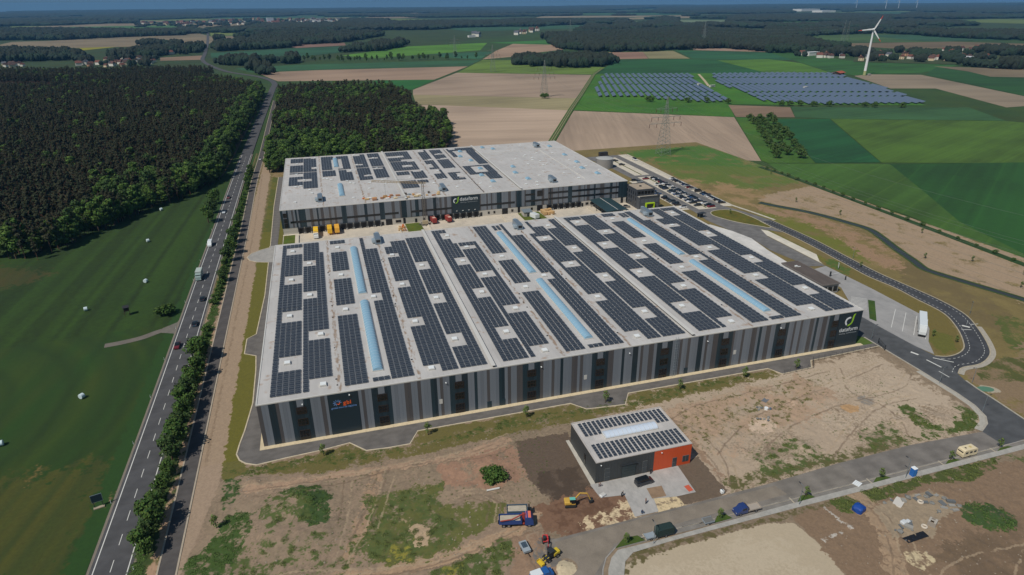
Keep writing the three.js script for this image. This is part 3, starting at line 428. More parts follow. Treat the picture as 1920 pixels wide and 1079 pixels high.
  const L = sheet('truck_parking', [[238, -64], [247.6, -66], [248, -39], [247, -11], [240, -1.4], [231, 6.6], [225, 14.6], [223.6, 8], [223.2, -6], [223.2, -20], [231, -34], [236, -43]], 0.062, CONC(152, 151, 150), 'grey concrete truck parking beside the dark road', 'yard', 22);
  mesh('green_strip', sheetGeo([[237.6, -29.4], [239.4, -27.6], [225.6, -12.2], [224.8, -15]], 0.075, 12), GR(0.05, 0.1, 0.015), L);
  for (let i = 0; i < 4; i++) { const ox = 4.1 * i * 0.28, oz = 5.6 * i; mesh('bay_line', bx(0.2, 0.008, 19, 234 + ox + i * 0.4, 0.068, -11.5 + oz * 0.66 - 1, -0.86), mWhite, L); }
  for (let i = 0; i < 9; i++) mesh('hatch_line', bx(0.25, 0.008, 6, 235.4 - i * 0.95, 0.068, -32 + i * 1.0, 0.9), mWhite, L);
}
// site road with parking bays and pavement
{
  const top = [[66.4, 56.6], [100, 55.7], [127, 54.9], [150, 53.4], [175, 52.8], [200, 53.9]], bot = [[207.8, 60.4], [84.6, 61.9], [79.6, 63.1], [76.4, 65.2], [74.4, 68], [72.6, 72], [70.6, 80], [67, 104]], left = [[58, 104], [64, 80], [66.8, 68], [66.2, 60]];
  const r = sheet('site_road', [...top, ...bot, ...left], 0.05, ASPH(124, 118, 110), 'dusty grey site road in front of the small building', 'road', 12);
  mesh('road_dust', sheetGeo([[67, 57.5], [92, 56.5], [128, 56], [129, 59.6], [94, 60.6], [80, 62], [72, 69], [67, 80], [66.4, 66]], 0.056, 15), mat(S3(133, 124, 112).map(v => v / 0.75), 1, { map: T.soil }), r);
  mesh('kerb', ribbonGeo(bot, -0.2, 0.06, 0, 0.1, 4), mKerbG, r);
  mesh('parking_bays', sheetGeo([[84.6, 62.1], [207, 60.7], [207, 61.9], [127, 62.9], [80, 63.6], [80.6, 63]], 0.055, 8), CONC(126, 122, 116), r);
  mesh('kerb', bx(118, 0.1, 0.22, 143, 0, 61.35, 0.0116), mKerb, r);
  mesh('pavement', sheetGeo([[206, 61.8], [127, 62.8], [92, 63.9], [80, 63.9], [77.6, 65.6], [75.6, 68.4], [73.6, 73], [71.8, 80], [68, 104], [71, 104], [75.4, 80], [77, 74.6], [78.4, 70.6], [80.2, 67.4], [83, 65.6], [94, 65], [127, 64.4], [206, 63.5]], 0.1, 6), CONC(164, 162, 156), r);
  mesh('road_crown', sheetGeo([[150, 53.6], [175, 53.1], [200, 54.2], [207, 52], [208, 60], [150, 60.8]], 0.053, 12), ASPH(119, 114, 108), r);
  for (const [a, b] of [[79.6, 87.4], [105.6, 110.8], [129.6, 135], [153, 158.9], [177.2, 182.7], [195.6, 201.6]]) {
    const w = b - a; mesh('planter_bed', sheetGeo([[a, 63.2 - (a - 90) * 0.011], [a + w * 0.4, 61.1], [b - w * 0.15, 61.2], [b, 63 - (a - 90) * 0.011]], 0.13, 6), GR(0.06, 0.10, 0.018), r);
  }
  for (const x of [87.6, 104, 128.6, 152.6, 176.6, 195]) mesh('bay_kerb', bx(0.3, 0.1, 2, x, 0.03, 62.2 - (x - 90) * 0.008), mKerb, r);
}
// forecourt of the small building
{
  const f = sheet('forecourt', [[82.4, 41.8], [100.7, 41.75], [108, 41.7], [107.2, 52.2], [101.6, 52.2], [95.8, 51.2], [94.8, 55.6], [88.4, 55.6], [89.3, 47.9], [83, 47]], 0.07, CONC(168, 166, 163), 'grey paved forecourt of the small orange and grey building', 'yard', 9);
  mesh('sand_bed', sheetGeo([[95.8, 47.3], [100, 47.5], [99.3, 51.3], [95.4, 51.1]], 0.078, 8), mat(S3(164, 138, 112), 1, { map: T.soil }), f);
  mesh('red_patch', sheetGeo([[105.4, 49.4], [106.9, 49.2], [107, 51.4], [105.6, 51.6]], 0.08, 8), mat(S3(196, 92, 66), 0.9), f);
  mesh('gravel_border', sheetGeo([[82.9, 22.6], [83.9, 22.6], [83.9, 42], [82.6, 42]], 0.06, 4), CONC(186, 182, 172), f);
}


// ---------------------------------------------------------------- the two halls
const mLight = mat(S3(118, 125, 134), 0.42), mLight2 = mat(S3(122, 129, 138), 0.46), mLight3 = mat(S3(114, 121, 130), 0.4), mBrown = mat(S3(82, 80, 82), 0.5), mBrown2 = mat(S3(86, 84, 85), 0.46), mTeal = mat(S3(30, 48, 58), 0.4), mTeal2 = mat(S3(36, 56, 66), 0.4), mCore = mat(S3(60, 64, 68), 0.7);
const mGlassD = mat([0.01, 0.012, 0.014], 0.12), mFrameD = mat(S3(54, 44, 38), 0.5), mTrim = mat(S3(206, 204, 198), 0.5), mDome = mat(S3(232, 236, 236), 0.35), mUp = mat(S3(198, 196, 190), 0.6), mSky = mat(S3(140, 178, 200), 0.25), mSkyRib = mat(S3(186, 206, 216), 0.4), mMetal = mat(S3(150, 164, 174), 0.35, { metalness: 0.6 }), mDarkM = mat(S3(48, 52, 56), 0.5), mBlack = mat([0.012, 0.012, 0.013], 0.6);
const W1 = 204.3, D1 = 134.25, Z2 = -191.4, D2 = 132.1, RY = 13.82;
// photovoltaic module: frame and cells
const mPV = new THREE.MeshStandardMaterial({ roughness: 0.4, map: tex(64, 40, (u, v) => { const e = Math.min(u, 1 - u) * 64 < 1.3 || Math.min(v, 1 - v) * 40 < 1.3, c = Math.abs((u * 10) % 1 - 0.5) > 0.45 || Math.abs((v * 6) % 1 - 0.5) > 0.45; return e ? S3(160, 164, 168) : c ? S3(70, 77, 88) : S3(46, 53, 63); }, false) });
const pvGeo = new THREE.BoxGeometry(1.56, 0.04, 0.96);
function placePV(roof, mods, cap) {   // mods [x, y, z, tilt]; the nearest ones are single panels, the rest one joined part
  const cam = camera.position; mods.sort((a, b) => Math.hypot(a[0] - cam.x, a[2] - cam.z) - Math.hypot(b[0] - cam.x, b[2] - cam.z));
  const rest = [], M4 = new THREE.Matrix4(), E = new THREE.Euler();
  mods.forEach(([x, y, z, t, ry = 0], i) => {
    if (i < cap) { const o = mesh('solar_panel', pvGeo, mPV, roof); o.position.set(x, y, z); o.rotation.set(t, ry, 0, 'YXZ'); }
    else { const g = pvGeo.clone(); g.applyMatrix4(M4.makeRotationFromEuler(E.set(t, ry, 0, 'YXZ')).setPosition(x, y, z)); rest.push(g); }
  });
  if (rest.length) { const o = mesh('solar_panel_rows', mergeGeometries(rest), mPV, roof); o.userData.kind = 'stuff'; }
}
function roofTex(w, d, lines, seed) {
  return tex(1240, 812, (u, v) => {
    const x = u * w, z = v * d; let k = 0.74 + 0.24 * fbm(x / 9 + seed, z / 9, 4) + 0.08 * fbm(x * 1.3, z * 0.2, 2) + 0.06 * vn(Math.floor(x / 1.5), Math.floor(z / 10 + Math.floor(x / 1.5) * 0.37) + seed);
    if ((x % 1.5) < 0.11) k *= 0.93; if ((z % 11.2) < 0.12) k *= 0.95;
    let c = [k * 0.54, k * 0.525, k * 0.505];
    for (const l of lines) { const e = Math.abs(x - l) + (fbm(x, z / 1.4, 3) - 0.5) * 1.3; if (e < 0.75) c = mix(c, S3(146, 124, 104), st(0.75, 0.1, e) * st(0.35, 0.6, fbm(x * 2, z / 2.2 + seed, 3)) * 0.9); }
    const sp = fbm(x / 2.2 + 40, z / 2.2, 4); if (sp > 0.66) c = mix(c, S3(168, 148, 132), Math.min(1, (sp - 0.66) * 5));
    return c;
  }, false);
}
function roofSheet(w, d, map, y) { const g = new THREE.PlaneGeometry(w, d); g.rotateX(-Math.PI / 2); g.translate(w / 2, y, -d / 2); return mat && [g, mat([1, 1, 1], 0.75, { map })]; }
const domeG = (() => { const g = new THREE.SphereGeometry(1, 12, 5, 0, 2 * Math.PI, 0, Math.PI / 2); g.scale(0.78, 0.34, 0.78); g.translate(0, 0.5, 0); return merge([g]); })(), upG = bx(1.9, 0.5, 1.9), padG = bx(1.65, 0.16, 1.65, 0, 0.5, 0);
function smokeVent(roof, x, z, s = 1, y = RY) { const o = mesh('smoke_vent', upG, mUp, roof); o.position.set(x, y, z); o.scale.setScalar(s); mesh('vent_lid', padG, mDome, o); }
function ridgeLight(roof, x, z0, z1, w, name = 'ridge_skylight', y = RY) {   // curved polycarbonate vault lying along z
  const L = Math.abs(z1 - z0), sh_ = new THREE.Shape(); const n = 10; sh_.moveTo(-w / 2, 0.35);
  for (let i = 0; i <= n; i++) { const t = Math.PI * (1 - i / n); sh_.lineTo(Math.cos(t) * w / 2, 0.35 + Math.sin(t) * w * 0.3); } sh_.closePath();
  const g = new THREE.ExtrudeGeometry(sh_, { depth: L, bevelEnabled: false }); g.translate(x, y, Math.min(z0, z1)); const o = mesh(name, g, mSky, roof);
  mesh('upstand', bx(w + 0.3, 0.36, L + 0.3, x, y, (z0 + z1) / 2), mUp, o);
  const ribs = []; for (let s = 0; s <= L + 0.01; s += 1.9) { const a = new THREE.TorusGeometry(w / 2 + 0.02, 0.05, 4, 10, Math.PI); a.scale(1, 0.62, 1); a.translate(x, y + 0.34, Math.min(z0, z1) + s); ribs.push(a); } mesh('glazing_bar', ribs, mSkyRib, o);
}
function rooftopUnit(roof, x, z, ry = 0) {   // air handling unit with duct
  const o = mesh('ventilation_unit', [rbx(2.6, 2.3, 9, 0, 0.45, 0, 0.08), bx(2.9, 0.3, 9.6, 0, 0.15, 0)], mMetal, roof); o.position.set(x, RY, z); o.rotation.y = ry;
  for (const g of [rbx(1.6, 1.5, 2.6, -2, 0.6, 2.2, 0.2), rbx(1.5, 2.4, 1.6, 0.2, 0.4, -5, 0.2)]) mesh('intake_duct', g, mat(S3(176, 190, 198), 0.4, { metalness: 0.4 }), o); mesh('louvre', bx(0.06, 1.2, 2.6, 1.34, 0.9, -1.6), mBlack, o); mesh('louvre', bx(1.8, 1.2, 0.06, 0, 0.9, 4.54), mBlack, o);
}
function fireWall(roof, x, d) { mesh('fire_wall', bx(0.55, 0.75, d - 0.2, x, RY, -d / 2), mDarkM, roof); mesh('wall_coping', bx(1.25, 0.09, d - 0.1, x - 0.2, RY + 0.76, -d / 2), mTrim, roof); }
function wallPanels(hall, list, z, y0, y1) {   // every sheet of cladding, about a metre wide, is a panel of its own
  for (const [a, b, k] of list) { const n = Math.max(1, Math.round((b - a) / 0.95)), w = (b - a) / n; for (let i = 0; i < n; i++) { const q = R(), m = k === 'L' ? (q < 0.5 ? mLight : q < 0.8 ? mLight2 : mLight3) : k === 'B' ? (q < 0.5 ? mBrown : mBrown2) : q < 0.5 ? mTeal : mTeal2; mesh('wall_panel', bx(w - 0.025, y1 - y0, k === 'L' ? 0.16 : 0.2, a + w * (i + 0.5), y0, z + 0.08), m, hall); } }
}
const fontR = await new FontLoader().loadAsync('fonts/droid/droid_sans_regular.typeface.json'), fontB = await new FontLoader().loadAsync('fonts/droid/droid_sans_bold.typeface.json');
const mSignW = mat(S3(228, 234, 238), 0.5), mSignS = mat(S3(150, 158, 164), 0.5), mSignG = mat(S3(150, 200, 50), 0.5), mSignO = mat(S3(240, 100, 40), 0.5), mSignB = mat(S3(120, 160, 220), 0.5);
function words(parent, s, font, x, y, z, width, m, ky = 1, depth = 0.04) {
  const g = new TextGeometry(s, { font, size: 1, depth: 0.1, curveSegments: 4 }); g.computeBoundingBox(); const k = width / (g.boundingBox.max.x - g.boundingBox.min.x); g.translate(-g.boundingBox.min.x, 0, 0); g.scale(k, k * ky, depth * 10); g.translate(x, y, z); return mesh('lettering', g, m, parent);
}
function emblem(parent, cx, cy, r, z) {   // white open ring, green curved stem
  const arc = (r0, r1, a, b, n = 20) => { const s = new THREE.Shape(); for (let i = 0; i <= n; i++) { const t = a + (b - a) * i / n; s[i ? 'lineTo' : 'moveTo'](Math.cos(t) * r0, Math.sin(t) * r0); } for (let i = n; i >= 0; i--) { const t = a + (b - a) * i / n; s.lineTo(Math.cos(t) * r1, Math.sin(t) * r1); } return s; };
  const ex = s => { const g = new THREE.ExtrudeGeometry(s, { depth: 0.06, bevelEnabled: false }); g.translate(cx, cy, z); return g; };
  mesh('emblem_ring', ex(arc(r, r * 0.66, Math.PI * 0.40, Math.PI * 1.32)), mSignW, parent);
  const s = new THREE.Shape(); s.moveTo(r * 1.32, r * 1.6); s.quadraticCurveTo(r * 1.06, r * 1.1, r * 1.04, r * 0.2); s.quadraticCurveTo(r * 0.9, -r * 0.95, -r * 0.25, -r * 1.06); s.lineTo(-r * 0.05, -r * 0.74); s.quadraticCurveTo(r * 0.62, -r * 0.62, r * 0.68, r * 0.2); s.quadraticCurveTo(r * 0.66, r * 1.2, r * 1.0, r * 1.5); s.closePath();
  mesh('emblem_stem', ex(s), mSignG, parent);
}
function windowBlock(hall, x0, x1, y0, y1, z, cols = 3, rows = 2) {
  const w = mesh('window', [bx(x1 - x0, 0.12, 0.16, (x0 + x1) / 2, y0, z), bx(x1 - x0, 0.12, 0.16, (x0 + x1) / 2, y1 - 0.12, z), bx(0.12, y1 - y0, 0.16, x0 + 0.06, y0, z), bx(0.12, y1 - y0, 0.16, x1 - 0.06, y0, z), ...Array.from({ length: cols - 1 }, (_, i) => bx(0.07, y1 - y0, 0.13, x0 + (x1 - x0) * (i + 1) / cols, y0, z)), ...Array.from({ length: rows - 1 }, (_, i) => bx(x1 - x0, 0.07, 0.13, (x0 + x1) / 2, y0 + (y1 - y0) * (i + 1) / rows, z))], mFrameD, hall);
  for (let i = 0; i < cols; i++) for (let j = 0; j < rows; j++) mesh('pane', bx((x1 - x0) / cols - 0.09, (y1 - y0) / rows - 0.09, 0.04, x0 + (x1 - x0) * (i + 0.5) / cols, y0 + (y1 - y0) * j / rows + 0.045, z - 0.01), mGlassD, w);
}
{ // near hall
  const hall = thing('warehouse', 'large near warehouse hall with striped dark wall and roof full of solar panels', 'warehouse');
  mesh('wall', bx(W1 - 0.4, RY - 0.1, D1 - 0.4, W1 / 2, 0, -D1 / 2), mCore, hall);
  for (const x of [0.08, W1 - 0.08]) mesh('side_cladding', bx(0.16, 13.5, D1 - 0.3, x, 0, -D1 / 2), mTeal, hall);
  const roof = mesh('roof', ...roofSheet(W1, D1, roofTex(W1, D1, [22.7, 45.4, 90.8, 113.5, 158.9, 181.6], 3), RY), hall);
  mesh('roof_edge', [bx(W1 + 0.3, 0.35, 0.35, W1 / 2, RY - 0.2, 0.02), bx(W1 + 0.3, 0.35, 0.35, W1 / 2, RY - 0.2, -D1), bx(0.35, 0.35, D1 - 0.4, 0, RY - 0.2, -D1 / 2), bx(0.35, 0.35, D1 - 0.4, W1, RY - 0.2, -D1 / 2)], mTrim, roof);
  const s = '0B1.1L3D4.9B5.8L8.6W14.2L17B18.1L18.9D27.4L28.4B29.3L31.2W36.8L40.7B42.6L44.5B45.5L48.4D50.3L51.2B52.1L54.1W59.7L61.7D62.6L65.6B66.5L69.4D71.2L72.2B73.2L75.1B77W82.7B83.7L86.5B87.4L89.4D90.3L93.2B95.1L96B97L100W105.6B107.5L110.4D111.3L114.2D116.1L117B117.9L119.9B121.7L122.8W128.5L131.2B132.1L134.1B135.1L138D139.8L140.8B141.7L143.6B145.6W151.2B151.9L154.8B155.7L158.6B160.5L161.5D162.5L164.3B166.1L168W173.4L175.5B176.3L178.2B179.1L182B183.7L184.6D185.6L187.4B189.3L190.2W194.4D204.3';
  const parts = s.match(/[\d.]+|[A-Z]/g), list = [];
  for (let i = 0; i + 2 < parts.length; i += 2) list.push([+parts[i], +parts[i + 2], parts[i + 1]]);
  wallPanels(hall, list.map(([a, b, k]) => [a, b, k === 'W' ? 'D' : k]), 0, 0, 13.6);
  for (const [a, b, k] of list) if (k === 'W') {
    const x0 = a + (b - a > 5 ? 1.5 : 1.6), x1 = Math.min(x0 + 2.8, b - 0.2);
    for (const [y0, y1] of [[8.9, 11.1], [5, 7.3], [0.1, 3.4]]) windowBlock(hall, x0, x1, y0, y1, 0.22);
    mesh('wall_panel', bx(1.85, 2.2, 0.2, x0 + 1.3, 11.3, 0.14), mLight2, hall);
  }
  for (const [x, y] of [[12, 11.9], [25, 12.6], [53, 11.4], [83, 11.6], [113, 11.4], [141.5, 11.2], [170, 11.8]]) mesh('wall_lamp', rbx(0.35, 0.28, 0.5, x, y, 0.4, 0.08), mDome, hall);
  for (const x of [51.2, 98, 152.8]) mesh('notice_board', bx(1, 1.6, 0.06, x, 4.4, 0.22), mTrim, hall);
  for (const x of [66.2, 134.4, 70.6]) mesh('door', bx(1.4, 2.3, 0.1, x, 0, 0.2), mTeal2, hall);
  { const l = mesh('ladder', [bar([129.2, 0, 0.6], [129.2, 15, 0.6], 0.05), bar([130.1, 0, 0.6], [130.1, 15, 0.6], 0.05), ...Array.from({ length: 30 }, (_, i) => bar([129.2, 0.5 + i * 0.48, 0.6], [130.1, 0.5 + i * 0.48, 0.6], 0.03))], mMetal, hall); const hoops = []; for (let y = 3; y < 14.5; y += 1) { const t = new THREE.TorusGeometry(0.55, 0.03, 4, 10, Math.PI); t.rotateX(Math.PI / 2); t.translate(129.65, y, 0.6); hoops.push(t); } mesh('safety_cage', hoops, mMetal, l); }
  const sg = mesh('sign_board', bx(8.3, 13.4, 0.06, 23.15, 0.05, 0.25), mTeal, hall);
  words(sg, 'gbl', fontB, 23, 9.75, 0.3, 2.2, mSignO); words(sg, 'global bounds logistics', fontR, 19.6, 8.75, 0.3, 7.1, mSignB);
  mesh('sunburst_mark', [...[0, 0.6, 1.2, 1.8, 2.4, 3, 3.7, 4.3].map(a => bx(0.7, 0.12, 0.06, 21.4 + Math.cos(a) * 0.85, 10.6 + Math.sin(a) * 0.7, 0.31, 0, 0, a))], mSignB, sg); mesh('sunburst_core', (() => { const t = new THREE.TorusGeometry(0.42, 0.1, 4, 12, Math.PI * 1.3); t.rotateZ(Math.PI); t.translate(21.7, 10.5, 0.32); return t; })(), mSignO, sg);
  const sg2 = mesh('sign_board', bx(9.6, 13.4, 0.06, 199.35, 0.05, 0.25), mTeal, hall);
  emblem(sg2, 198.9, 10.1, 1.75, 0.3); words(sg2, 'dataform', fontR, 195.5, 6.2, 0.3, 7.8, mSignW); words(sg2, 'dialog. fulfillment', fontR, 195.6, 5.2, 0.3, 7.6, mSignS, 0.6);
  // roof furniture
  const vents = [];
  const add = (x, zs, w = 3.25, hz = 3.1) => { for (const z of zs) vents.push([x, z, w, hz]); };
  add(7.8, [-21.2, -55, -89, -122.8], 3.25, 4.2); add(18.1, [-5.3, -37.7], 3.45); add(14.8, [-71.6, -105.4]); add(27.1, [-54.8, -88.5, -122], 5, 4.6); add(37.8, [-63], 3.3, 4.2); add(49.7, [-5.1, -37.7, -71.4, -105.2]); add(60.2, [-21.2, -55, -89], 3, 4.2);
  add(77.8, [-21.1, -55, -88.8, -123], 3.25, 4.2); add(83.2, [-71.7, -105.2]); add(86, [-5.3, -37.5], 3.45); add(95.2, [-54.7, -89], 5, 4.6); add(105.7, [-63.2], 3.3, 4.2); add(118.1, [-5.2, -37.8]); add(120.8, [-72, -105.4]); add(129, [-21.2, -55.2, -89], 3, 4.2); add(128.3, [-122.7], 3, 3);
  add(144, [-21.4, -55, -89.6, -123], 3.25, 4.2); add(153.8, [-5.4, -37.2], 3.45); add(151.6, [-71.4, -105.7]); add(163, [-54.5, -88.2, -123], 5, 4.6); add(175, [-63.1], 3.3, 4.2); add(186.8, [-5.6, -38, -71.5, -105]); add(197, [-21.5, -55.2, -88.5, -122.6], 3, 4.2);
  for (const [x, z] of vents) smokeVent(roof, x, z);
  for (const x of [34.1, 102.4, 170.6]) { ridgeLight(roof, x, -8.5, -59.2, 3); ridgeLight(roof, x, -67.4, -119, 3); }
  for (const x of [68.1, 136.2]) fireWall(roof, x, D1);
  for (const [x, z] of [[45.5, -126], [113.6, -126], [183.4, -125.5]]) rooftopUnit(roof, x, z);
  const mods = [], no = [[39.6, 51, -135, -116], [107.6, 119.6, -135, -113.4], [177.2, 189.2, -135, -115.4], [19, 24, -135, -119], [86, 91, -135, -112], [130, 131, -124, -119], [51, 58, -135, -124], [78.4, 89, -135, -112.4], [120, 130.6, -135, -124], [58, 66.8, -135, -124.4], [157, 159, -135, -119]];
  for (const hx of [0, 68.1, 136.2]) {
    const cols = []; for (const [x0, n] of [[3.4, 5], [12.35, 5], [24, 4], [37.45, 4], [47.45, 6], [58.15, 5]]) for (let i = 0; i < n; i++) cols.push([hx + x0 + 0.84 + i * 1.69, x0]);
    for (let r = 0; r < 57; r++) {
      const zc = r < 26 ? -3.7 - r * 2.27 : -63 - (r - 26) * 2.27; if (zc < -131.6) break;
      for (const [x, x0] of cols) {
        if (vents.some(([vx, vz, w, hz]) => (w === 5 ? x0 === 24 && Math.abs(vx - x) < 6 : Math.abs(x - vx) < w) && Math.abs(zc - vz) < hz)) continue;
        if (no.some(([a, b, c, d]) => x > a && x < b && zc > c && zc < d)) continue;
        mods.push([x, RY + 0.34, zc + 0.54, 0.15], [x, RY + 0.34, zc - 0.54, -0.15]);
      }
    }
    for (let i = 0; i < 3; i++) mods.push([hx + 32.9 + i * 1.69, RY + 0.34, -3.16, 0.15], [hx + 32.9 + i * 1.69, RY + 0.34, -4.24, -0.15]);
    for (const x of [34, 36]) for (let r = 0; r < 3; r++) if (hx !== 0) mods.push([hx + x, RY + 0.34, -124.6 - r * 2.27, 0.15], [hx + x, RY + 0.34, -125.7 - r * 2.27, -0.15]);
  }
  placePV(roof, mods, 290);
  const rr = rng(77); for (let i = 0; i < 46; i++) { const x = [22.4, 45.2, 90.6, 113.2, 158.8, 181.4][i % 6] + (rr() - 0.5) * 1.2; mesh('roof_drain', bx(0.3 + rr() * 0.25, 0.22, 0.3 + rr() * 0.3, x, RY, -3 - rr() * 125), mDarkM, roof); }
}
{ // far hall
  const hall = thing('warehouse', 'far warehouse hall with loading docks and a partly bare roof', 'warehouse', 0, 0, Z2);
  mesh('wall', bx(W1 - 0.4, RY - 0.1, D2 - 0.4, W1 / 2, 0, -D2 / 2), mCore, hall);
  mesh('plinth', bx(W1 - 0.6, 3.6, 0.5, W1 / 2, 0, 0), CONC(186, 182, 174), hall);
  const roof = mesh('roof', ...roofSheet(W1, D2, roofTex(W1, D2, [22.7, 45.4, 90.8, 113.5], 31), RY), hall);
  mesh('roof_edge', [bx(W1 + 0.3, 0.35, 0.5, W1 / 2, RY - 0.2, 0.12), bx(W1 + 0.3, 0.35, 0.35, W1 / 2, RY - 0.2, -D2), bx(0.35, 0.35, D2 - 0.4, 0, RY - 0.2, -D2 / 2), bx(0.35, 0.35, D2 - 0.4, W1, RY - 0.2, -D2 / 2)], mTrim, roof);
  const s = '0D1.2L3.1D3.9L5.7B6.6L7.6D8.5L9.4D13L15.3B16.9L18.9D19.7L21B22.5L25.3B26.3L28.1B29.2L32D34.6L38.4B40.4L44.3D45.9L49B49.9L52.7D55.4L59.4B61.1L63.9B64.8D67.7L69.8B70.6L72.6D74.6L76.2B79.3L82.9D84.6L86.6B87.8L89.4B91L93.2B93.7D110.3B111L114.3B115.1L117B117.8L120.6D123.5L127.5B129.2L132.1B132.6D135.8L137.6B138.5L141.6D144.3L148.4B150L152.5B153.6D154.2B155.5L158.7B159.3L161.6B162.2L165.2D167.8L171.8B173.3L175.6B176.2L177.4B179.3L182.1D183.1L186.1B188.9L192.7D194.3L196.7B197.3L198.4D204.3';
  const q = s.match(/[\d.]+|[A-Z]/g), list = []; for (let i = 0; i + 2 < q.length; i += 2) list.push([+q[i], +q[i + 2], q[i + 1]]);
  wallPanels(hall, list, 0.2, 3.62, 13.6);
  const band = (a, b, y0, y1) => { const w = mesh('window_band', bx(b - a, y1 - y0, 0.1, (a + b) / 2, y0, 0.44), mDarkM, hall); const n = Math.round((b - a) / 2.2); for (let i = 0; i < n; i++) mesh('pane', bx((b - a) / n - 0.14, y1 - y0 - 0.16, 0.04, a + (b - a) * (i + 0.5) / n, y0 + 0.08, 0.49), mGlassD, w); };
  band(4.6, 32, 6.2, 7.3); band(34.6, 52.7, 6.2, 7.3); band(55.4, 63, 6.2, 7.3); band(70, 93.6, 6.2, 7.3); band(110.4, 131.5, 6.2, 7.3); band(138, 152.4, 6.2, 7.3); band(138, 144, 10.1, 11.1); band(152.6, 165.2, 10, 11.1); band(167.8, 198.4, 10, 11.1); band(153, 165.2, 6.4, 7.5); band(167.8, 198.4, 6.4, 7.5);
  windowBlock(hall, 145.5, 148.9, 9.3, 12.6, 0.44, 3, 3);
  for (const y of [9.6, 6.6, 3.9]) windowBlock(hall, 1.3, 3.2, y, y + 2.4, 0.44, 2, 2);
  const dock = (x0, x1) => { const d = mesh('loading_dock', [bx(0.25, 3.4, 0.9, x0 + 0.12, 0, 0.7), bx(0.25, 3.4, 0.9, x1 - 0.12, 0, 0.7), bx(x1 - x0, 0.35, 0.9, (x0 + x1) / 2, 3.1, 0.7)], mDarkM, hall); mesh('dock_door', bx(x1 - x0 - 0.5, 3.05, 0.1, (x0 + x1) / 2, 0.03, 0.34), mBlack, d); mesh('dock_shelter', [bx(0.5, 2.9, 0.3, x0 + 0.5, 0.1, 0.95), bx(0.5, 2.9, 0.3, x1 - 0.5, 0.1, 0.95)], mBlack, d); mesh('bumper_block', [bx(0.3, 0.9, 0.4, x0 + 0.1, 0, 1.35), bx(0.3, 0.9, 0.4, x1 - 0.1, 0, 1.35)], mUp, d); };
  for (const a of [8, 11.75, 15.5, 19.2, 23, 26.8, 30.5, 34.1, 37.9, 41.7, 45.5, 49.3]) dock(a, a + 3.1);
  for (let i = 0; i < 8; i++) dock(79.4 + i * 3.82, 82.5 + i * 3.82);
  for (let i = 0; i < 6; i++) dock(151.6 + i * 3.8, 154.7 + i * 3.8);
  for (const [a, b, h] of [[55.5, 59.1, 3.5], [65.3, 66.6, 3.3], [123.7, 127.2, 3.7], [133.4, 134.8, 3.6], [145.5, 149, 3.5], [53.2, 54.4, 2.3], [72, 73.2, 2.4], [76.6, 77.6, 2.4], [110.4, 111.6, 2.4], [174.4, 175.4, 2.3], [200.4, 202, 3.6]]) mesh('door', bx(b - a, h, 0.1, (a + b) / 2, 0.02, 0.3), mBlack, hall);
  for (const [a, b] of [[61, 64], [115, 116.1], [118.4, 119.5], [129.4, 130.6], [176.9, 178.7], [180, 182.8], [141.6, 142.8]]) windowBlock(hall, a, b, 1.1, 2.5, 0.3, 2, 1);
  const sg = mesh('sign_board', bx(16.4, 9.8, 0.1, 102, 3.7, 0.46), mTeal, hall);
  emblem(sg, 96.1, 10.7, 1.5, 0.52); words(sg, 'dataform', fontR, 98.6, 10.6, 0.52, 10.4, mSignW); words(sg, 'dialog. fulfillment', fontR, 98.8, 9.3, 0.52, 10, mSignS, 0.6);
  for (const x of [96.4, 100, 103.6, 107.2]) mesh('wall_lamp', bx(0.8, 0.18, 0.3, x, 4.6, 0.65), mDome, hall);
  // roof furniture; z below is measured from the hall's front
  const zz = z => z - Z2;
  for (const [x, z] of [[7.9, -302.8], [19.8, -317.8], [20, -286], [7.9, -271], [12.6, -254.3], [42.1, -270.8], [47.3, -319], [47.4, -287], [52.4, -254], [59.9, -305.2], [59.4, -272.2], [10.7, -240], [7.7, -238.4], [15.8, -229], [17, -221], [7.8, -204.2], [24.6, -254.3], [26.4, -252.9], [29.1, -249.7], [38.2, -243.6], [39.9, -238.5], [41.9, -236.4], [51.5, -234.8], [53.4, -238.7], [59.5, -239], [62.1, -242.5], [60.5, -229.9], [50.1, -221.4], [39.6, -203.9], [78, -303], [86, -287], [79.5, -272], [87, -257], [77, -240], [89, -222], [95, -317], [107, -303], [98, -286], [109, -287], [95, -270], [108, -256], [97, -252], [107, -234], [97, -230], [106, -221], [101, -209], [172.4, -313.3], [190.9, -320], [186.7, -280], [155.9, -270.8], [176.5, -285], [159.4, -252.4], [162.5, -229.4], [156.6, -220], [174, -221.8], [186, -233.4], [147.9, -198], [177.9, -206], [199, -222.4], [194.6, -234.6], [190.5, -255], [166, -280], [164, -276], [168, -270], [166, -263], [170, -258], [172, -250], [168, -246], [150, -205], [142, -202], [120, -203], [116, -212]]) smokeVent(roof, x, zz(z), 0.85);
  ridgeLight(roof, 33.6, zz(-209.5), zz(-236), 3); ridgeLight(roof, 33.6, zz(-284), zz(-310), 3);
  for (const [x, z] of [[123.6, -307.5], [120.2, -291], [124.6, -276], [125.1, -251], [121.6, -233], [124.6, -216], [142.7, -316], [149.1, -309], [186.5, -315], [192.8, -304.8], [193.1, -273], [193.1, -249], [189.9, -231.5], [193.8, -215], [147.2, -215.5], [144.1, -233], [147.2, -249]]) ridgeLight(roof, x, zz(z), zz(z + 4), 3, 'skylight_dome');
  for (const x of [68.1, 136.2]) fireWall(roof, x, D2);
  mesh('wall_coping', bx(0.5, 0.3, 92, 181.6, RY, -58), mTrim, roof); mesh('wall_coping', bx(67, 0.3, 0.5, 170.5, RY, zz(-295.3)), mTrim, roof); mesh('wall_coping', bx(0.3, 0.2, 124, 113.4, RY, -64), mDarkM, roof);
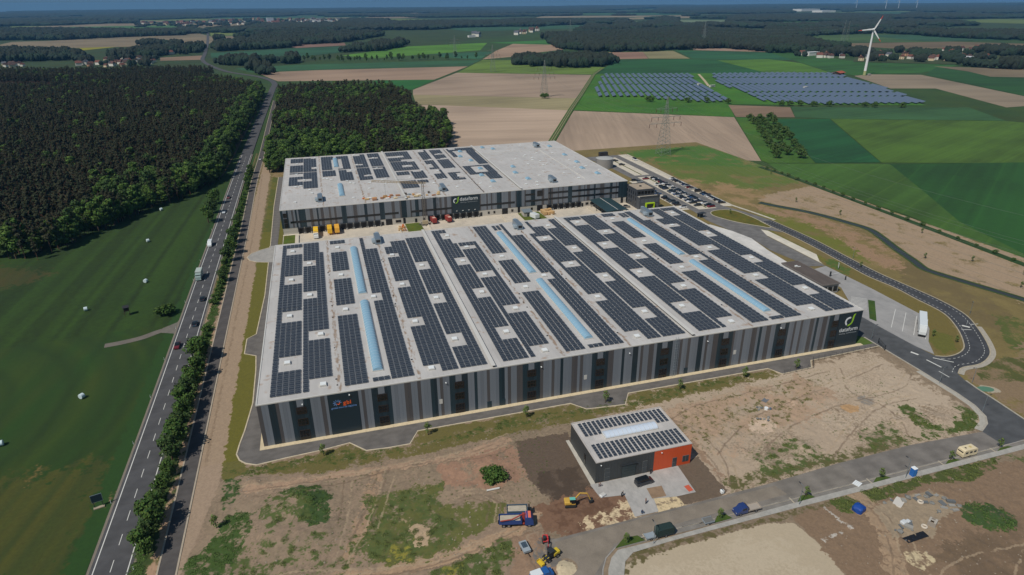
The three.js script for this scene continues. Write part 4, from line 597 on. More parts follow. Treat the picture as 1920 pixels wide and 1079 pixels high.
  for (const [x, z] of [[21.4, -205.5], [91.6, -206], [160, -205], [183.4, -307]]) rooftopUnit(roof, x, zz(z));
  const mods = [], blocks = [[3.5, 11.8, -320, -306], [3.5, 11.8, -297.2, -277.8], [3.5, 11.8, -275.6, -273], [3.5, 11.8, -264.5, -242.5], [12.2, 21.6, -319, -276.8], [12.2, 21.6, -275.6, -233.5], [24, 33.2, -319.5, -278], [24, 33.2, -276, -260], [34.4, 43.6, -320, -277], [34.4, 43.6, -275.6, -246], [46.2, 55.8, -320, -278.4], [46.2, 55.8, -277, -243.6], [56.5, 65.9, -320.8, -279], [56.5, 65.2, -277.6, -246], [69.5, 87.6, -320, -294], [69.6, 78.5, -297, -289], [69.7, 87.6, -288, -261], [70, 79.3, -259, -248.6], [79.5, 87.7, -258, -237], [69.4, 79.2, -234, -215.4], [80, 88, -233.6, -225.6], [93, 100.7, -320.5, -288], [93, 100.7, -286, -258.6], [93, 100.6, -257, -232], [102.1, 111.6, -320, -288], [102.1, 111.2, -286, -258.6], [102, 111.4, -247, -226], [115, 135, -319, -306], [126, 135, -306, -264], [115.4, 121, -306, -290], [115, 134, -261, -236], [124.6, 133.4, -236, -222]];
  const holes = [[5, 11, -305, -301], [17, 22, -321, -315], [17, 22, -289, -283.6], [8, 17.6, -257.4, -251.4], [30, 37, -309, -278], [39, 44, -273.4, -268], [46, 51, -322, -316], [46, 50.6, -290, -284.6], [49.6, 56, -257, -251.4], [57, 64, -308, -302.6], [57, 64, -275, -269.4], [70, 81, -306, -300], [82, 88, -290, -284], [76, 82.6, -276, -268.6], [81, 86.6, -261, -254], [93, 98, -320, -314.6], [104, 110.4, -306, -300.4], [95.6, 101, -290, -283.6], [106, 112, -290, -284], [92, 96, -273, -263], [92, 98.6, -255.4, -245], [106.4, 112, -243, -230], [116, 121, -320, -315.6], [119, 128, -311, -263], [120.4, 129, -257, -240]];
  for (const [a, b, c, d] of blocks) for (let x = a + 0.82; x < b - 0.5; x += 1.68) for (let z = d - 1; z > c + 0.8; z -= 2.18) if (!holes.some(h => x > h[0] && x < h[1] && z > h[2] && z < h[3])) mods.push([x, RY + 0.34, zz(z) + 0.54, 0.12], [x, RY + 0.34, zz(z) - 0.54, -0.12]);
  placePV(roof, mods, 0);
}


// ---------------------------------------------------------------- smaller buildings
{ // small orange and grey building
  const X0 = 83.9, Wd = 27.8, Zf = 41.6, Dp = 18, H = 6.4, xo = 16.7;
  const b = thing('commercial_building', 'small grey and orange commercial building with solar roof', 'building', X0, 0, Zf);
  const mG = mat(S3(62, 66, 68), 0.5), mO = mat(S3(206, 84, 42), 0.5), mRoof = mat(S3(216, 212, 208), 0.6, { map: T.conc });
  mesh('wall', bx(Wd - 0.4, H - 0.2, Dp - 0.4, Wd / 2, 0, -Dp / 2), mCore, b);
  for (let i = 0; i < 19; i++) mesh('wall_panel', bx(xo / 19 - 0.02, H, 0.16, xo / 19 * (i + 0.5), 0, -0.08), mG, b);
  for (let i = 0; i < 8; i++) { const w = (Wd - xo) / 8; mesh('wall_panel', bx(w - 0.02, H, 0.16, xo + w * (i + 0.5), 0, -0.08), mO, b); }
  for (let i = 0; i < 17; i++) { const w = (Dp - 0.32) / 17; mesh('wall_panel', bx(0.16, H, w - 0.02, 0.08, 0, -0.16 - w * (i + 0.5)), mG, b); mesh('wall_panel', bx(0.16, H, w - 0.02, Wd - 0.08, 0, -0.16 - w * (i + 0.5)), i < 9 ? mO : mG, b); }
  mesh('wall_panel', bx(Wd - 0.4, H, 0.16, Wd / 2, 0, -Dp + 0.08), mG, b);
  const roof = mesh('roof', bx(Wd - 0.5, 0.12, Dp - 0.5, Wd / 2, H - 0.14, -Dp / 2), mRoof, b);
  mesh('roof_edge', [bx(Wd + 0.1, 0.2, 0.3, Wd / 2, H, -0.12), bx(Wd + 0.1, 0.2, 0.3, Wd / 2, H, -Dp + 0.12), bx(0.3, 0.2, Dp - 0.3, 0.12, H, -Dp / 2), bx(0.3, 0.2, Dp - 0.3, Wd - 0.12, H, -Dp / 2)], mat(S3(188, 182, 176), 0.5), roof);
  const mods = []; const pv = (x, z) => mods.push([x, H + 0.2, z, 0.0, 0]);
  for (let i = 0; i < 19; i++) { const x = 2 + i * 1.36; for (let k = 0; k < 6; k++) pv(x, -1.7 - k * 1.01); const n = i >= 4 && i < 16 ? 4 : 6; for (let k = 0; k < n; k++) pv(x, -16.6 + k * 1.01); }
  for (const [x, y, z] of mods) { const o = mesh('solar_panel', pvGeo, mPV, roof); o.position.set(x, y, z); o.rotation.z = 0.12; o.scale.set(0.6, 1, 1); }
  { const n = 10, s = new THREE.Shape(); s.moveTo(-1.5, 0.3); for (let i = 0; i <= n; i++) { const t = Math.PI * (1 - i / n); s.lineTo(Math.cos(t) * 1.5, 0.3 + Math.sin(t) * 0.7); } s.closePath(); const g = new THREE.ExtrudeGeometry(s, { depth: 15.6, bevelEnabled: false }); g.rotateY(Math.PI / 2); g.translate(6.6, H, -10.1); const v = mesh('ridge_skylight', g, mat(S3(206, 218, 232), 0.3), roof); mesh('upstand', bx(15.9, 0.34, 3.2, 14.4, H - 0.02, -10.1), mUp, v); const ribs = []; for (let s2 = 0; s2 <= 15.6; s2 += 1.3) { const t = new THREE.TorusGeometry(1.52, 0.04, 4, 10, Math.PI); t.scale(1, 0.48, 1); t.rotateY(Math.PI / 2); t.translate(6.6 + s2, H + 0.29, -10.1); ribs.push(t); } mesh('glazing_bar', ribs, mTrim, v); }
  const win = (x0, x1, y0, y1, cols, rows, nm = 'window') => { const w = mesh(nm, bx(x1 - x0, y1 - y0, 0.08, (x0 + x1) / 2, y0, 0.03), mat(S3(104, 106, 106), 0.5), b); for (let i = 0; i < cols; i++) for (let j = 0; j < rows; j++) mesh('pane', bx((x1 - x0) / cols - 0.16, (y1 - y0) / rows - 0.16, 0.04, x0 + (x1 - x0) * (i + 0.5) / cols, y0 + (y1 - y0) / rows * j + 0.08, 0.08), mat(S3(66, 72, 76), 0.1), w); };
  win(2.5, 4, 0, 4.1, 1, 3, 'door'); win(13.4, 14.8, 0, 4, 1, 2, 'door'); win(22.3, 23.6, 0, 3, 1, 2, 'door'); win(25.3, 27.2, 1, 3, 2, 1);
  { const d = mesh('sectional_door', bx(4.2, 3.9, 0.1, 9.4, 0, 0.03), mat(S3(44, 52, 54), 0.5), b); for (let i = 0; i < 4; i++) mesh('door_panel', bx(3.9, 0.88, 0.08, 9.4, 0.06 + i * 0.95, 0.09), mat(S3(56, 66, 68), 0.5), d); mesh('canopy_rail', bx(4.6, 0.2, 0.3, 9.4, 3.95, 0.12), mDarkM, d); }
  mesh('window', bx(0.1, 3, 0.9, -0.03, 1, -7.2), mGlassD, b);
  for (const [x, y] of [[1.4, 5.4], [18.8, 5.5]]) mesh('wall_lamp', rbx(0.3, 0.2, 0.3, x, y, 0.15, 0.06), mDome, b);
}
{ // office block at the far hall's right corner
  const o = thing('office_building', 'dark grey office block with lime green entrance frame', 'building', 204.6, 0, -177);
  const mA = mat(S3(74, 78, 84), 0.5), mA2 = mat(S3(64, 68, 74), 0.5), gr = mat(S3(168, 154, 136).map(v => v / 0.75), 1, { map: T.soil });
  mesh('wall', [bx(12, 11, 14.6, 6, 0, -8.7), bx(13.4, 7.4, 4, 6.7, 0, 0.9)], mA, o);
  for (let i = 0; i < 12; i++) mesh('wall_panel', bx(0.1, 10.8, 1.2, -0.04, 0.1, -15.4 + i * 1.24), i % 2 ? mA : mA2, o);
  mesh('roof', bx(11.4, 0.12, 14, 6, 11, -8.7), gr, o); mesh('parapet', [bx(12.2, 0.4, 0.3, 6, 11, -1.5), bx(12.2, 0.4, 0.3, 6, 11, -15.9), bx(0.3, 0.4, 14.2, 0.05, 11, -8.7), bx(0.3, 0.4, 14.2, 11.95, 11, -8.7)], mA2, o);
  mesh('terrace', bx(13, 0.1, 3.4, 6.7, 7.4, 0.9), CONC(180, 174, 160), o); mesh('terrace_rail', [bx(13.5, 0.9, 0.1, 6.7, 7.4, 2.9), bx(0.1, 0.9, 4, 13.4, 7.4, 0.9)], mA2, o);
  for (let i = 0; i < 5; i++) mesh('window', bx(1.8, 2, 0.08, 1.6 + i * 2.2, 8.3, -1.36), mGlassD, o);
  for (let f = 0; f < 3; f++) for (let i = 0; i < 5; i++) mesh('window', bx(0.08, 1.9, 0.8, -0.12, 1.2 + f * 3.2, -14 + i * 2.9), mGlassD, o);
  for (let i = 0; i < 5; i++) for (let f = 0; f < 2; f++) mesh('window', bx(2.2, 2.6, 0.08, 1.9 + i * 2.4, 0.6 + f * 3.3, 2.94), mat(S3(92, 98, 108), 0.12), o);
  const lime = mat(S3(176, 212, 30), 0.5); mesh('entrance_frame', [bx(0.6, 3.6, 1.2, 4.2, 0, 3.5), bx(0.6, 3.6, 1.2, 9.4, 0, 3.5), bx(5.8, 0.6, 1.2, 6.8, 3.6, 3.5)], lime, o);
  mesh('roof_hatch', bx(1.2, 0.6, 1.2, 6, 11.1, -9), mDarkM, o);
}
{ // canopy in the yard
  const c = thing('loading_canopy', 'dark green pitched canopy roof standing in the yard', 'canopy', 185.6, 0, -176.6);
  for (const s of [-1, 1]) mesh('roof_slope', bx(7.2, 0.2, 26, s * 3.3, 4.6, 0, 0, 0, -s * 0.1), mat(S3(43, 65, 69), 0.45), c);
  mesh('ridge_cap', bx(0.4, 0.12, 26, 0, 5.05, 0), mUp, c);
  for (const x of [-6, 6]) for (const z of [-12, -4, 4, 12]) mesh('post', bx(0.25, 4.2, 0.25, x, 0, z), mDarkM, c);
}
{ const t = thing('storage_tank', 'round grey water tank at the corner of the far hall', 'tank', 229.5, 0, -282); mesh('tank_shell', cyl(6.6, 6.6, 7, 0, 0, 0, 40), mat(S3(150, 148, 146), 0.5), t); mesh('tank_roof', cyl(6.7, 2, 0.7, 0, 7, 0, 40), mat(S3(178, 178, 174), 0.5), t); mesh('tank_ladder', [bar([-6.7, 0, 0.3], [-6.7, 7.6, 0.3], 0.06), bar([-6.7, 0, -0.3], [-6.7, 7.6, -0.3], 0.06)], mMetal, t); }
{ // low building with brown gravel roof
  const b = thing('gatehouse', 'low gatehouse with dark brown gravel roof beside the near hall', 'building', 226.8, 0, -52.8);
  mesh('wall', bx(8.4, 4.2, 26.4, 0, 0, 0), mat(S3(150, 150, 148), 0.6), b); mesh('roof', bx(8.6, 0.16, 26.8, 0, 4.2, 0), mat(S3(92, 84, 80).map(v => v / 0.75), 1, { map: T.soil }), b);
  mesh('parapet', [bx(9, 0.5, 0.25, 0, 4.1, 13.5), bx(9, 0.5, 0.25, 0, 4.1, -13.5), bx(0.25, 0.5, 27, 4.4, 4.1, 0), bx(0.25, 0.5, 27, -4.4, 4.1, 0)], mat(S3(120, 114, 110), 0.6), b);
  for (let i = 0; i < 3; i++) mesh('window', bx(2, 2.2, 0.08, -2.7 + i * 2.7, 0.9, 13.24), mGlassD, b); for (let i = 0; i < 6; i++) mesh('window', bx(0.08, 1.6, 2, 4.24, 1.2, -10.5 + i * 4.2), mGlassD, b);
  mesh('roof_vent', [bx(0.8, 0.5, 0.8, -1, 4.36, -8), bx(1.4, 0.25, 0.3, 0.4, 4.36, -7.4), bx(0.3, 0.3, 1.2, 0, 4.36, -8.4)], mDome, b);
}
{ const c = thing('waste_container', 'dark waste compactor container behind the far hall', 'container', 245, 0, -319, 0.1); mesh('container_body', [bx(7.4, 2.8, 2.6, 0, 0.2, 0), ...Array.from({ length: 7 }, (_, i) => bx(0.15, 2.7, 2.75, -3.3 + i * 1.1, 0.25, 0))], mat(S3(58, 54, 54), 0.6), c); mesh('container_lid', bx(7.2, 0.15, 2.4, 0, 3, 0), mDarkM, c); }
{ // charging shelter by the car park
  const c = thing('smoking_shelter', 'dark flat roofed shelter beside the car park entrance', 'shelter', 232.4, 0, -150.2, 0.2); mesh('roof', bx(5, 0.2, 2.6, 0, 2.5, 0), mDarkM, c); for (const [x, z] of [[-2.2, -1], [2.2, -1], [-2.2, 1], [2.2, 1]]) mesh('post', bx(0.12, 2.5, 0.12, x, 0, z), mMetal, c); mesh('side_panel', bx(4.4, 2, 0.06, 0, 0.3, -1.1), mDarkM, c);
}
// ---------------------------------------------------------------- solar park, turbine, pylons
{
  const Pl = [[417,-737],[441.4,-781.3],[476.8,-856.4],[508.4,-912.9],[645.2,-863.4],[618.4,-803.4],[569,-693.5],[553,-627.5],[520.9,-554.3],[489.6,-555.5],[460.3,-588.5],[443.7,-599.6],[441.6,-613.6],[379.9,-643.7]];
  const Pr = [[684.2,-852.4],[785.1,-828.6],[877.5,-788.7],[839.5,-697.2],[811.4,-625],[728.9,-462.2],[616.7,-490.1],[558.6,-527.1],[570.6,-593.2],[598.4,-668.7],[597.1,-696.4],[652.4,-800.5]];
  const ek = [0.94, 0.34], eu = [0.34, -0.94], O = [398.8, -683], mP = mat(S3(98, 112, 132), 0.3), mLeg = mat(S3(110, 112, 112), 0.6);
  const proto = {};
  const table = L => {   // L metres long, panel plane tilted towards the sun
    const k = Math.round(L / 7) * 7; if (proto[k]) return proto[k];
    const t = thing('solar_table', 'long tilted row of blue solar panels in the solar park', 'solar panels', 0, -50, 0, 0, 'solar rows in the meadow'); const n = Math.round(k / 3.5);
    for (let i = 0; i < n; i++) { const m = mesh('panel_block', bx(3.44, 0.1, 4.6, (i - (n - 1) / 2) * 3.5, 0, 0), mP, t); m.position.y = 1.7; m.rotation.x = -0.36; }
    mesh('support_frame', Array.from({ length: Math.ceil(n / 2) + 1 }, (_, i) => bx(0.16, 1.9, 0.16, -k / 2 + i * 7 + 0.2, 0, 0)), mLeg, t); return proto[k] = t;
  };
  let cnt = 0; const ry = Math.atan2(0.94, 0.34);
  for (let k = -3; k < 62; k++) for (const [s0, s1] of [[-122, -42], [-38, 0], [6, 92], [98, 184], [192, 236], [240, 282]]) {
    for (const P of [Pl, Pr]) {
      let a = null, b = null; for (let s = s0; s <= s1; s += 2) { const x = O[0] + ek[0] * 9.15 * k + eu[0] * s, z = O[1] + ek[1] * 9.15 * k + eu[1] * s; if (inside(P, x, z)) { if (a === null) a = s; b = s; } }
      if (a === null || b - a < 12) continue;
      const L = Math.max(14, b - a), s = (a + b) / 2, x = O[0] + ek[0] * 9.15 * k + eu[0] * s, z = O[1] + ek[1] * 9.15 * k + eu[1] * s, p = table(L);
      if (p.position.y < -10) { p.position.set(x, 0, z); p.rotation.y = ry; } else dup(p, x, 0, z, ry); cnt++;
    }
  }
  console.log('solar tables', cnt);
  const hut = (x, z, w, label) => { const t = thing('transformer_hut', label, 'hut', x, 0, z, 0.35); mesh('wall', bx(w, 2.6, 3, 0, 0, 0), mat(S3(206, 204, 196), 0.7), t); mesh('roof', bx(w + 0.4, 0.25, 3.4, 0, 2.6, 0), mUp, t); mesh('door', bx(1, 2, 0.06, 0, 0, 1.53), mDarkM, t); };
  hut(...[575.8,-717.3], 8, 'white transformer hut between the solar rows, beside the gravel path'); hut(...[582.4,-693.7], 11, 'longer white transformer hut at the end of the gravel path'); hut(...[694.6,-632.6], 8, 'white transformer hut in the gap of the right solar block');
  struct(mesh('gravel_path', ribbonGeo([[661.1,-859.8],[620.7,-777.4],[584.1,-705.3]], -2, 2, 0.1, 0.1, 8), CONC(184, 170, 140)), 'gravel path leading down to the transformer huts', 'path');
  const sb = thing('field_barn', 'open field barn with orange red roof at the solar park', 'barn', 866, 0, -764, 0.4);
  mesh('wall', bx(17, 4, 11, 0, 0, 0), mat(S3(70, 56, 44), 0.8), sb); for (const q of [-1, 1]) mesh('roof_slope', bx(20, 0.3, 8, 0, 5.2, q * 3.7, 0, q * 0.32), mat(S3(164, 84, 60), 0.8), sb); mesh('gate', bx(4, 3.4, 0.1, 0, 0, 5.55), mBlack, sb);
}
{ // wind turbine
  const t = thing('wind_turbine', 'white wind turbine with red blade tips behind the solar park', 'wind turbine', 904.1, 0, -748.1, -0.62);
  const w = mat(S3(232, 234, 236), 0.4), red = mat(S3(206, 70, 50), 0.5);
  mesh('tower', cyl(2.3, 1.15, 69.5, 0, 0, 0, 24), w, t); mesh('tower_base', cyl(2.33, 2.25, 7, 0, 0, 0, 24), mat(S3(164, 172, 120), 0.5), t);
  mesh('nacelle', rbx(2.8, 3, 7, 0, 69.4, -1.2, 0.6), w, t); const hub = mesh('hub', (() => { const g = new THREE.SphereGeometry(1.6, 16, 12); g.scale(1, 1, 1.3); return g; })(), w, t); hub.position.set(0, 71, 3.2);
  for (const a of [0.42, 0.42 + 2.094, 0.42 + 4.189]) {
    const bl = (y0, y1, c0, c1) => { const s = new THREE.Shape(); s.moveTo(-c0 * 0.3, y0); s.lineTo(c0 * 0.7, y0); s.lineTo(c1 * 0.7, y1); s.lineTo(-c1 * 0.3, y1); s.closePath(); return new THREE.ExtrudeGeometry(s, { depth: 0.35, bevelEnabled: true, bevelSize: 0.08, bevelThickness: 0.1, bevelSegments: 1 }); };
    const b = mesh('blade', [bl(1, 5, 1.5, 2.1), bl(5, 17, 2.1, 1.1)], w, t); b.position.set(0, 71, 3.4); b.rotation.z = -a; mesh('blade_tip', bl(17, 22.5, 1.1, 0.35), red, b);
  }
  const f = thing('turbine_substation', 'small grey cabin at the foot of the wind turbine', 'hut', 910, 0, -744); mesh('wall', bx(4, 2.4, 3, 0, 0, 0), mat(S3(150, 150, 146), 0.7), f); mesh('roof', bx(4.4, 0.2, 3.4, 0, 2.4, 0), mUp, f);
}
const mPyl = mat(S3(136, 144, 138), 0.6, { metalness: 0.2 });
const pylonArms = (k, H) => [[0.80, 9.5 * k], [0.66, 13 * k], [0.55, 14.5 * k]].map(([f, r]) => [f * H, r]);
function pylon(label, x, z, H, ry, k = 1, group) {
  const t = thing('lattice_pylon', label, 'pylon', x, 0, z, ry, group), g = [], r = 0.085 * k, wAt = y => Math.max(0.35, 4.2 * k * (1 - y / (H * 0.98)) ** 1.0 * (y < H * 0.5 ? 1 : 0.9) + 0.35), N = 15;
  for (const [sx, sz] of [[-1, -1], [1, -1], [1, 1], [-1, 1]]) mesh('leg', Array.from({ length: N }, (_, i) => { const y0 = H * i / N, y1 = H * (i + 1) / N, a = wAt(y0), b = wAt(y1); return bar([sx * a, y0, sz * a], [sx * b, y1, sz * b], r * 1.5, 4); }), mPyl, t);
  for (let i = 0; i < N; i++) { const y0 = H * i / N, y1 = H * (i + 1) / N, a = wAt(y0), b = wAt(y1); for (const s of [-1, 1]) g.push(bar([-a, y0, s * a], [b, y1, s * b], r, 3), bar([a, y0, s * a], [-b, y1, s * b], r, 3), bar([s * a, y0, -a], [s * b, y1, b], r, 3), bar([s * a, y0, a], [s * b, y1, -b], r, 3)); }
  mesh('bracing', g, mPyl, t);
  for (const [y, l] of pylonArms(k, H)) { const a = mesh('cross_arm', [bar([-l, y, 0], [l, y, 0], r * 1.4, 4), bar([-l, y, 0], [0, y + 2.2 * k, 0], r, 3), bar([l, y, 0], [0, y + 2.2 * k, 0], r, 3), bar([-l, y, 0.3], [0, y, 1.4], r, 3), bar([l, y, 0.3], [0, y, 1.4], r, 3)], mPyl, t); for (const s of [-1, -0.55, 0.55, 1]) mesh('insulator', cyl(0.2 * k, 0.2 * k, 3 * k, s * l, y - 3 * k, 0, 6), mat(S3(96, 64, 56), 0.4), a); }
  return { x, z, H, ry, k };
}
const pyl = [pylon('large lattice pylon at the near edge of the bare field', 293.3, -308, 46, 0.05), pylon('lattice pylon on a bush covered patch in the brown field', 317, -675, 46, 0.0), pylon('lattice pylon in the yellow green field before the round copse', 339, -1024, 46, 0.0), pylon('far lattice pylon in front of the far left copse and woods', 352, -1420, 46, 0)];
const farP = [pylon('tall lattice pylon rising from the big wood, taller one of the pair', 1120, -1590, 62, 0.5, 1.2), pylon('tall lattice pylon rising from the big wood, smaller one of the pair', 1150, -1640, 56, 0.5, 1.2), pylon('far lattice pylon left of the wind turbine, nearer one of its pair', 1573, -1554, 60, 0.7, 1.2), pylon('far lattice pylon left of the wind turbine, farther one of its pair', 1636, -1607, 56, 0.7, 1.2), pylon('far lattice pylon above the small wood beyond the copse', 917, -2133, 58, 0.3, 1.3)];
const end = pylon('lattice pylon at the bend of the loop road beyond the pond', 269, 52, 46, 0.05);
function wires(a, b, label) {
  const pts = p => pylonArms(p.k, p.H).flatMap(([y, l]) => [-1, -0.55, 0.55, 1].map(s => [p.x + Math.cos(p.ry) * s * l, y - 3 * p.k, p.z - Math.sin(p.ry) * s * l])).concat([[p.x, p.H, p.z]]);
  const A = pts(a), B = pts(b), t = thing('power_line', label, 'power line', 0, 0, 0, 0);
  A.forEach((p, i) => { const q = B[i], c = new THREE.CatmullRomCurve3(Array.from({ length: 9 }, (_, j) => { const u = j / 8; return new THREE.Vector3(p[0] + (q[0] - p[0]) * u, p[1] + (q[1] - p[1]) * u - 9 * 4 * u * (1 - u), p[2] + (q[2] - p[2]) * u); })); mesh('wire', new THREE.TubeGeometry(c, 16, 0.03, 3), mPyl, t); });
}
wires(end, pyl[0], 'power line wires above the meadow right of the car park'); wires(pyl[0], pyl[1], 'power line wires above the two bare fields'); wires(pyl[1], pyl[2], 'power line wires reaching the yellow green field'); wires(farP[0], farP[2], 'far power line wires in front of the big wood');


// ---------------------------------------------------------------- trees and woods
function leafGeo(N, size, place, seed, tint) {   // many leaf clump faces; tint varies each face's leaf colour
  const r = rng(seed), pos = new Float32Array(N * 18), col = new Float32Array(N * 18), nor = new Float32Array(N * 18), V = new THREE.Vector3(), U = new THREE.Vector3(), Wv = new THREE.Vector3(), n = new THREE.Vector3();
  for (let i = 0; i < N; i++) {
    const [x, y, z, nx, ny, nz] = place(r); n.set(nx + (r() - 0.5) * 1.5, ny + (r() - 0.5) * 1.2 + 0.2, nz + (r() - 0.5) * 1.5).normalize(); V.set(r() - 0.5, r() - 0.5, r() - 0.5); U.crossVectors(n, V).normalize(); Wv.crossVectors(n, U);
    const s = size * (0.55 + 0.9 * r()), k = s * (0.6 + 0.5 * r()), c = tint(r), q = [[-1, -0.3], [0.1, -1], [1, 0.2], [-0.2, 0.9]];
    const P = q.map(([a, b]) => [x + U.x * a * s * 0.5 + Wv.x * b * k * 0.5, y + U.y * a * s * 0.5 + Wv.y * b * k * 0.5, z + U.z * a * s * 0.5 + Wv.z * b * k * 0.5]);
    [0, 1, 2, 0, 2, 3].forEach((j, m) => { const o = i * 18 + m * 3; pos.set(P[j], o); col.set(c, o); nor.set([n.x, n.y, n.z], o); });
  }
  const g = new THREE.BufferGeometry(); g.setAttribute('position', new THREE.BufferAttribute(pos, 3)); g.setAttribute('normal', new THREE.BufferAttribute(nor, 3)); g.setAttribute('color', new THREE.BufferAttribute(col, 3)); return g;
}
const mLeaf = new THREE.MeshStandardMaterial({ vertexColors: true, roughness: 0.9, side: THREE.DoubleSide }), mBark = mat(S3(88, 74, 60), 0.95), mPineBark = mat(S3(112, 82, 62), 0.95);
function trunkGeo(h, r, limbs, seed, lean = 0.6) {
  const q = rng(seed), g = [cyl(r, r * 0.45, h, 0, -0.4, 0, 7)];
  for (let i = 0; i < limbs; i++) { const a = i / limbs * 6.28 + q(), y = h * (0.45 + 0.4 * q()), l = h * 0.35 * (0.7 + 0.6 * q()); g.push(bar([0, y, 0], [Math.cos(a) * l * lean, y + l * 0.7, Math.sin(a) * l * lean], r * 0.3, 5)); } return merge(g);
}
function broadleaf(seed, H, Rr, N, size, base) {   // crown made of overlapping clumps
  const q = rng(seed), cl = []; for (let i = 0; i < 17; i++) { const a = q() * 6.28, e = q(), rr = Rr * (0.25 + 0.6 * Math.sqrt(q())), y = H * (0.3 + 0.6 * e), f = Math.sin(Math.PI * (0.15 + 0.75 * e)); cl.push([Math.cos(a) * rr * f, y, Math.sin(a) * rr * f, Rr * (0.30 + 0.22 * q())]); } cl.push([0, H * 0.86, 0, Rr * 0.42], [0, H * 0.6, 0, Rr * 0.6]);
  const crown = leafGeo(N, size, r => { const [cx, cy, cz, cr] = cl[Math.floor(r() * cl.length)], u = r() * 2 - 1, t = r() * 6.28, s = Math.sqrt(1 - u * u), k = cr * (0.72 + 0.36 * r()); return [cx + s * Math.cos(t) * k, cy + u * k * 0.85, cz + s * Math.sin(t) * k, s * Math.cos(t), u, s * Math.sin(t)]; }, seed + 9, r => { const v = 0.7 + 0.6 * r(), w = r(); return [base[0] * v * (0.8 + 0.5 * w), base[1] * v, base[2] * v]; });
  return { crown, trunk: trunkGeo(H * 0.75, Rr * 0.07 + 0.06, 5, seed), bark: mBark };
}
function pine(seed, H, Rr, N, size, base) {   // bare reddish trunk, ragged high crown
  const q = rng(seed), cl = []; for (let i = 0; i < 15; i++) { const a = q() * 6.28, e = q(), rr = Rr * (0.2 + 0.65 * q()) * (1 - e * 0.65); cl.push([Math.cos(a) * rr, H * (0.42 + 0.54 * e), Math.sin(a) * rr, Rr * (0.24 + 0.16 * q()) * (1.15 - e * 0.5)]); } cl.push([0, H * 0.96, 0, Rr * 0.2], [0, H * 0.8, 0, Rr * 0.38]);
  const crown = leafGeo(N, size, r => { const [cx, cy, cz, cr] = cl[Math.floor(r() * cl.length)], u = r() * 2 - 1, t = r() * 6.28, s = Math.sqrt(1 - u * u), k = cr * (0.7 + 0.4 * r()); return [cx + s * Math.cos(t) * k, cy + u * k * 0.7, cz + s * Math.sin(t) * k, s * Math.cos(t), u + 0.3, s * Math.sin(t)]; }, seed + 5, r => { const v = 0.65 + 0.7 * r(), w = r(); return [base[0] * v * (0.8 + 0.5 * w), base[1] * v, base[2] * v]; });
  return { crown, trunk: trunkGeo(H * 0.9, 0.24, 4, seed, 0.5), bark: mPineBark };
}
const gB = [0.054, 0.112, 0.016], gB2 = [0.070, 0.138, 0.018], gD = [0.042, 0.086, 0.017], gP = [0.040, 0.046, 0.018], gP2 = [0.032, 0.047, 0.017];
const kinds = {
  road: [0, 1, 2].map(i => broadleaf(100 + i, 8.6, 3.3, 1500, 0.62, i === 1 ? gD : gB)), forest: [0, 1, 2].map(i => broadleaf(120 + i, 17, 4.4, 1400, 0.98, [gB, gB2, gD][i])), pines: [0, 1, 2].map(i => pine(140 + i, 18.5, 2.9, 950, 0.82, [gP, gP2, gP][i])), orchard: [0, 1].map(i => broadleaf(160 + i, 8, 4.2, 900, 0.95, [0.06, 0.115, 0.022])), sapling: [broadleaf(170, 4.2, 0.9, 260, 0.32, [0.11, 0.17, 0.04])], bush: [0, 1].map(i => { const b = broadleaf(180 + i, 2.6, 1.7, 520, 0.42, gB); b.trunk = trunkGeo(1.6, 0.08, 4, 180 + i); return b; }),
};
const protos = {};
function tree(kind, v, x, z, ry, s, name, label, group, y = 0) {
  const key = kind + v + label; const k = kinds[kind][v];
  if (!protos[key]) { const t = thing(name, label, 'tree', x, y, z, ry, group); t.scale.setScalar(s); mesh('trunk', k.trunk, k.bark, t); mesh('crown', k.crown, mLeaf, t); return protos[key] = t; }
  const c = dup(protos[key], x, y, z, ry, s); return c;
}
function instanced(name, geo, m, list, label, parent) {   // list of [x, y, z, ry, s, (sy)]
  const im = new THREE.InstancedMesh(geo, m, list.length), M4 = new THREE.Matrix4(), Q = new THREE.Quaternion(), up = new THREE.Vector3(0, 1, 0);
  list.forEach(([x, y, z, a, s, sy], i) => im.setMatrixAt(i, M4.compose(new THREE.Vector3(x, y, z), Q.setFromAxisAngle(up, a), new THREE.Vector3(s, sy ?? s, s)))); im.name = numbered(name); sh(im); im.userData = { kind: 'stuff', label, category: 'wood' }; scene.add(im); return im;
}
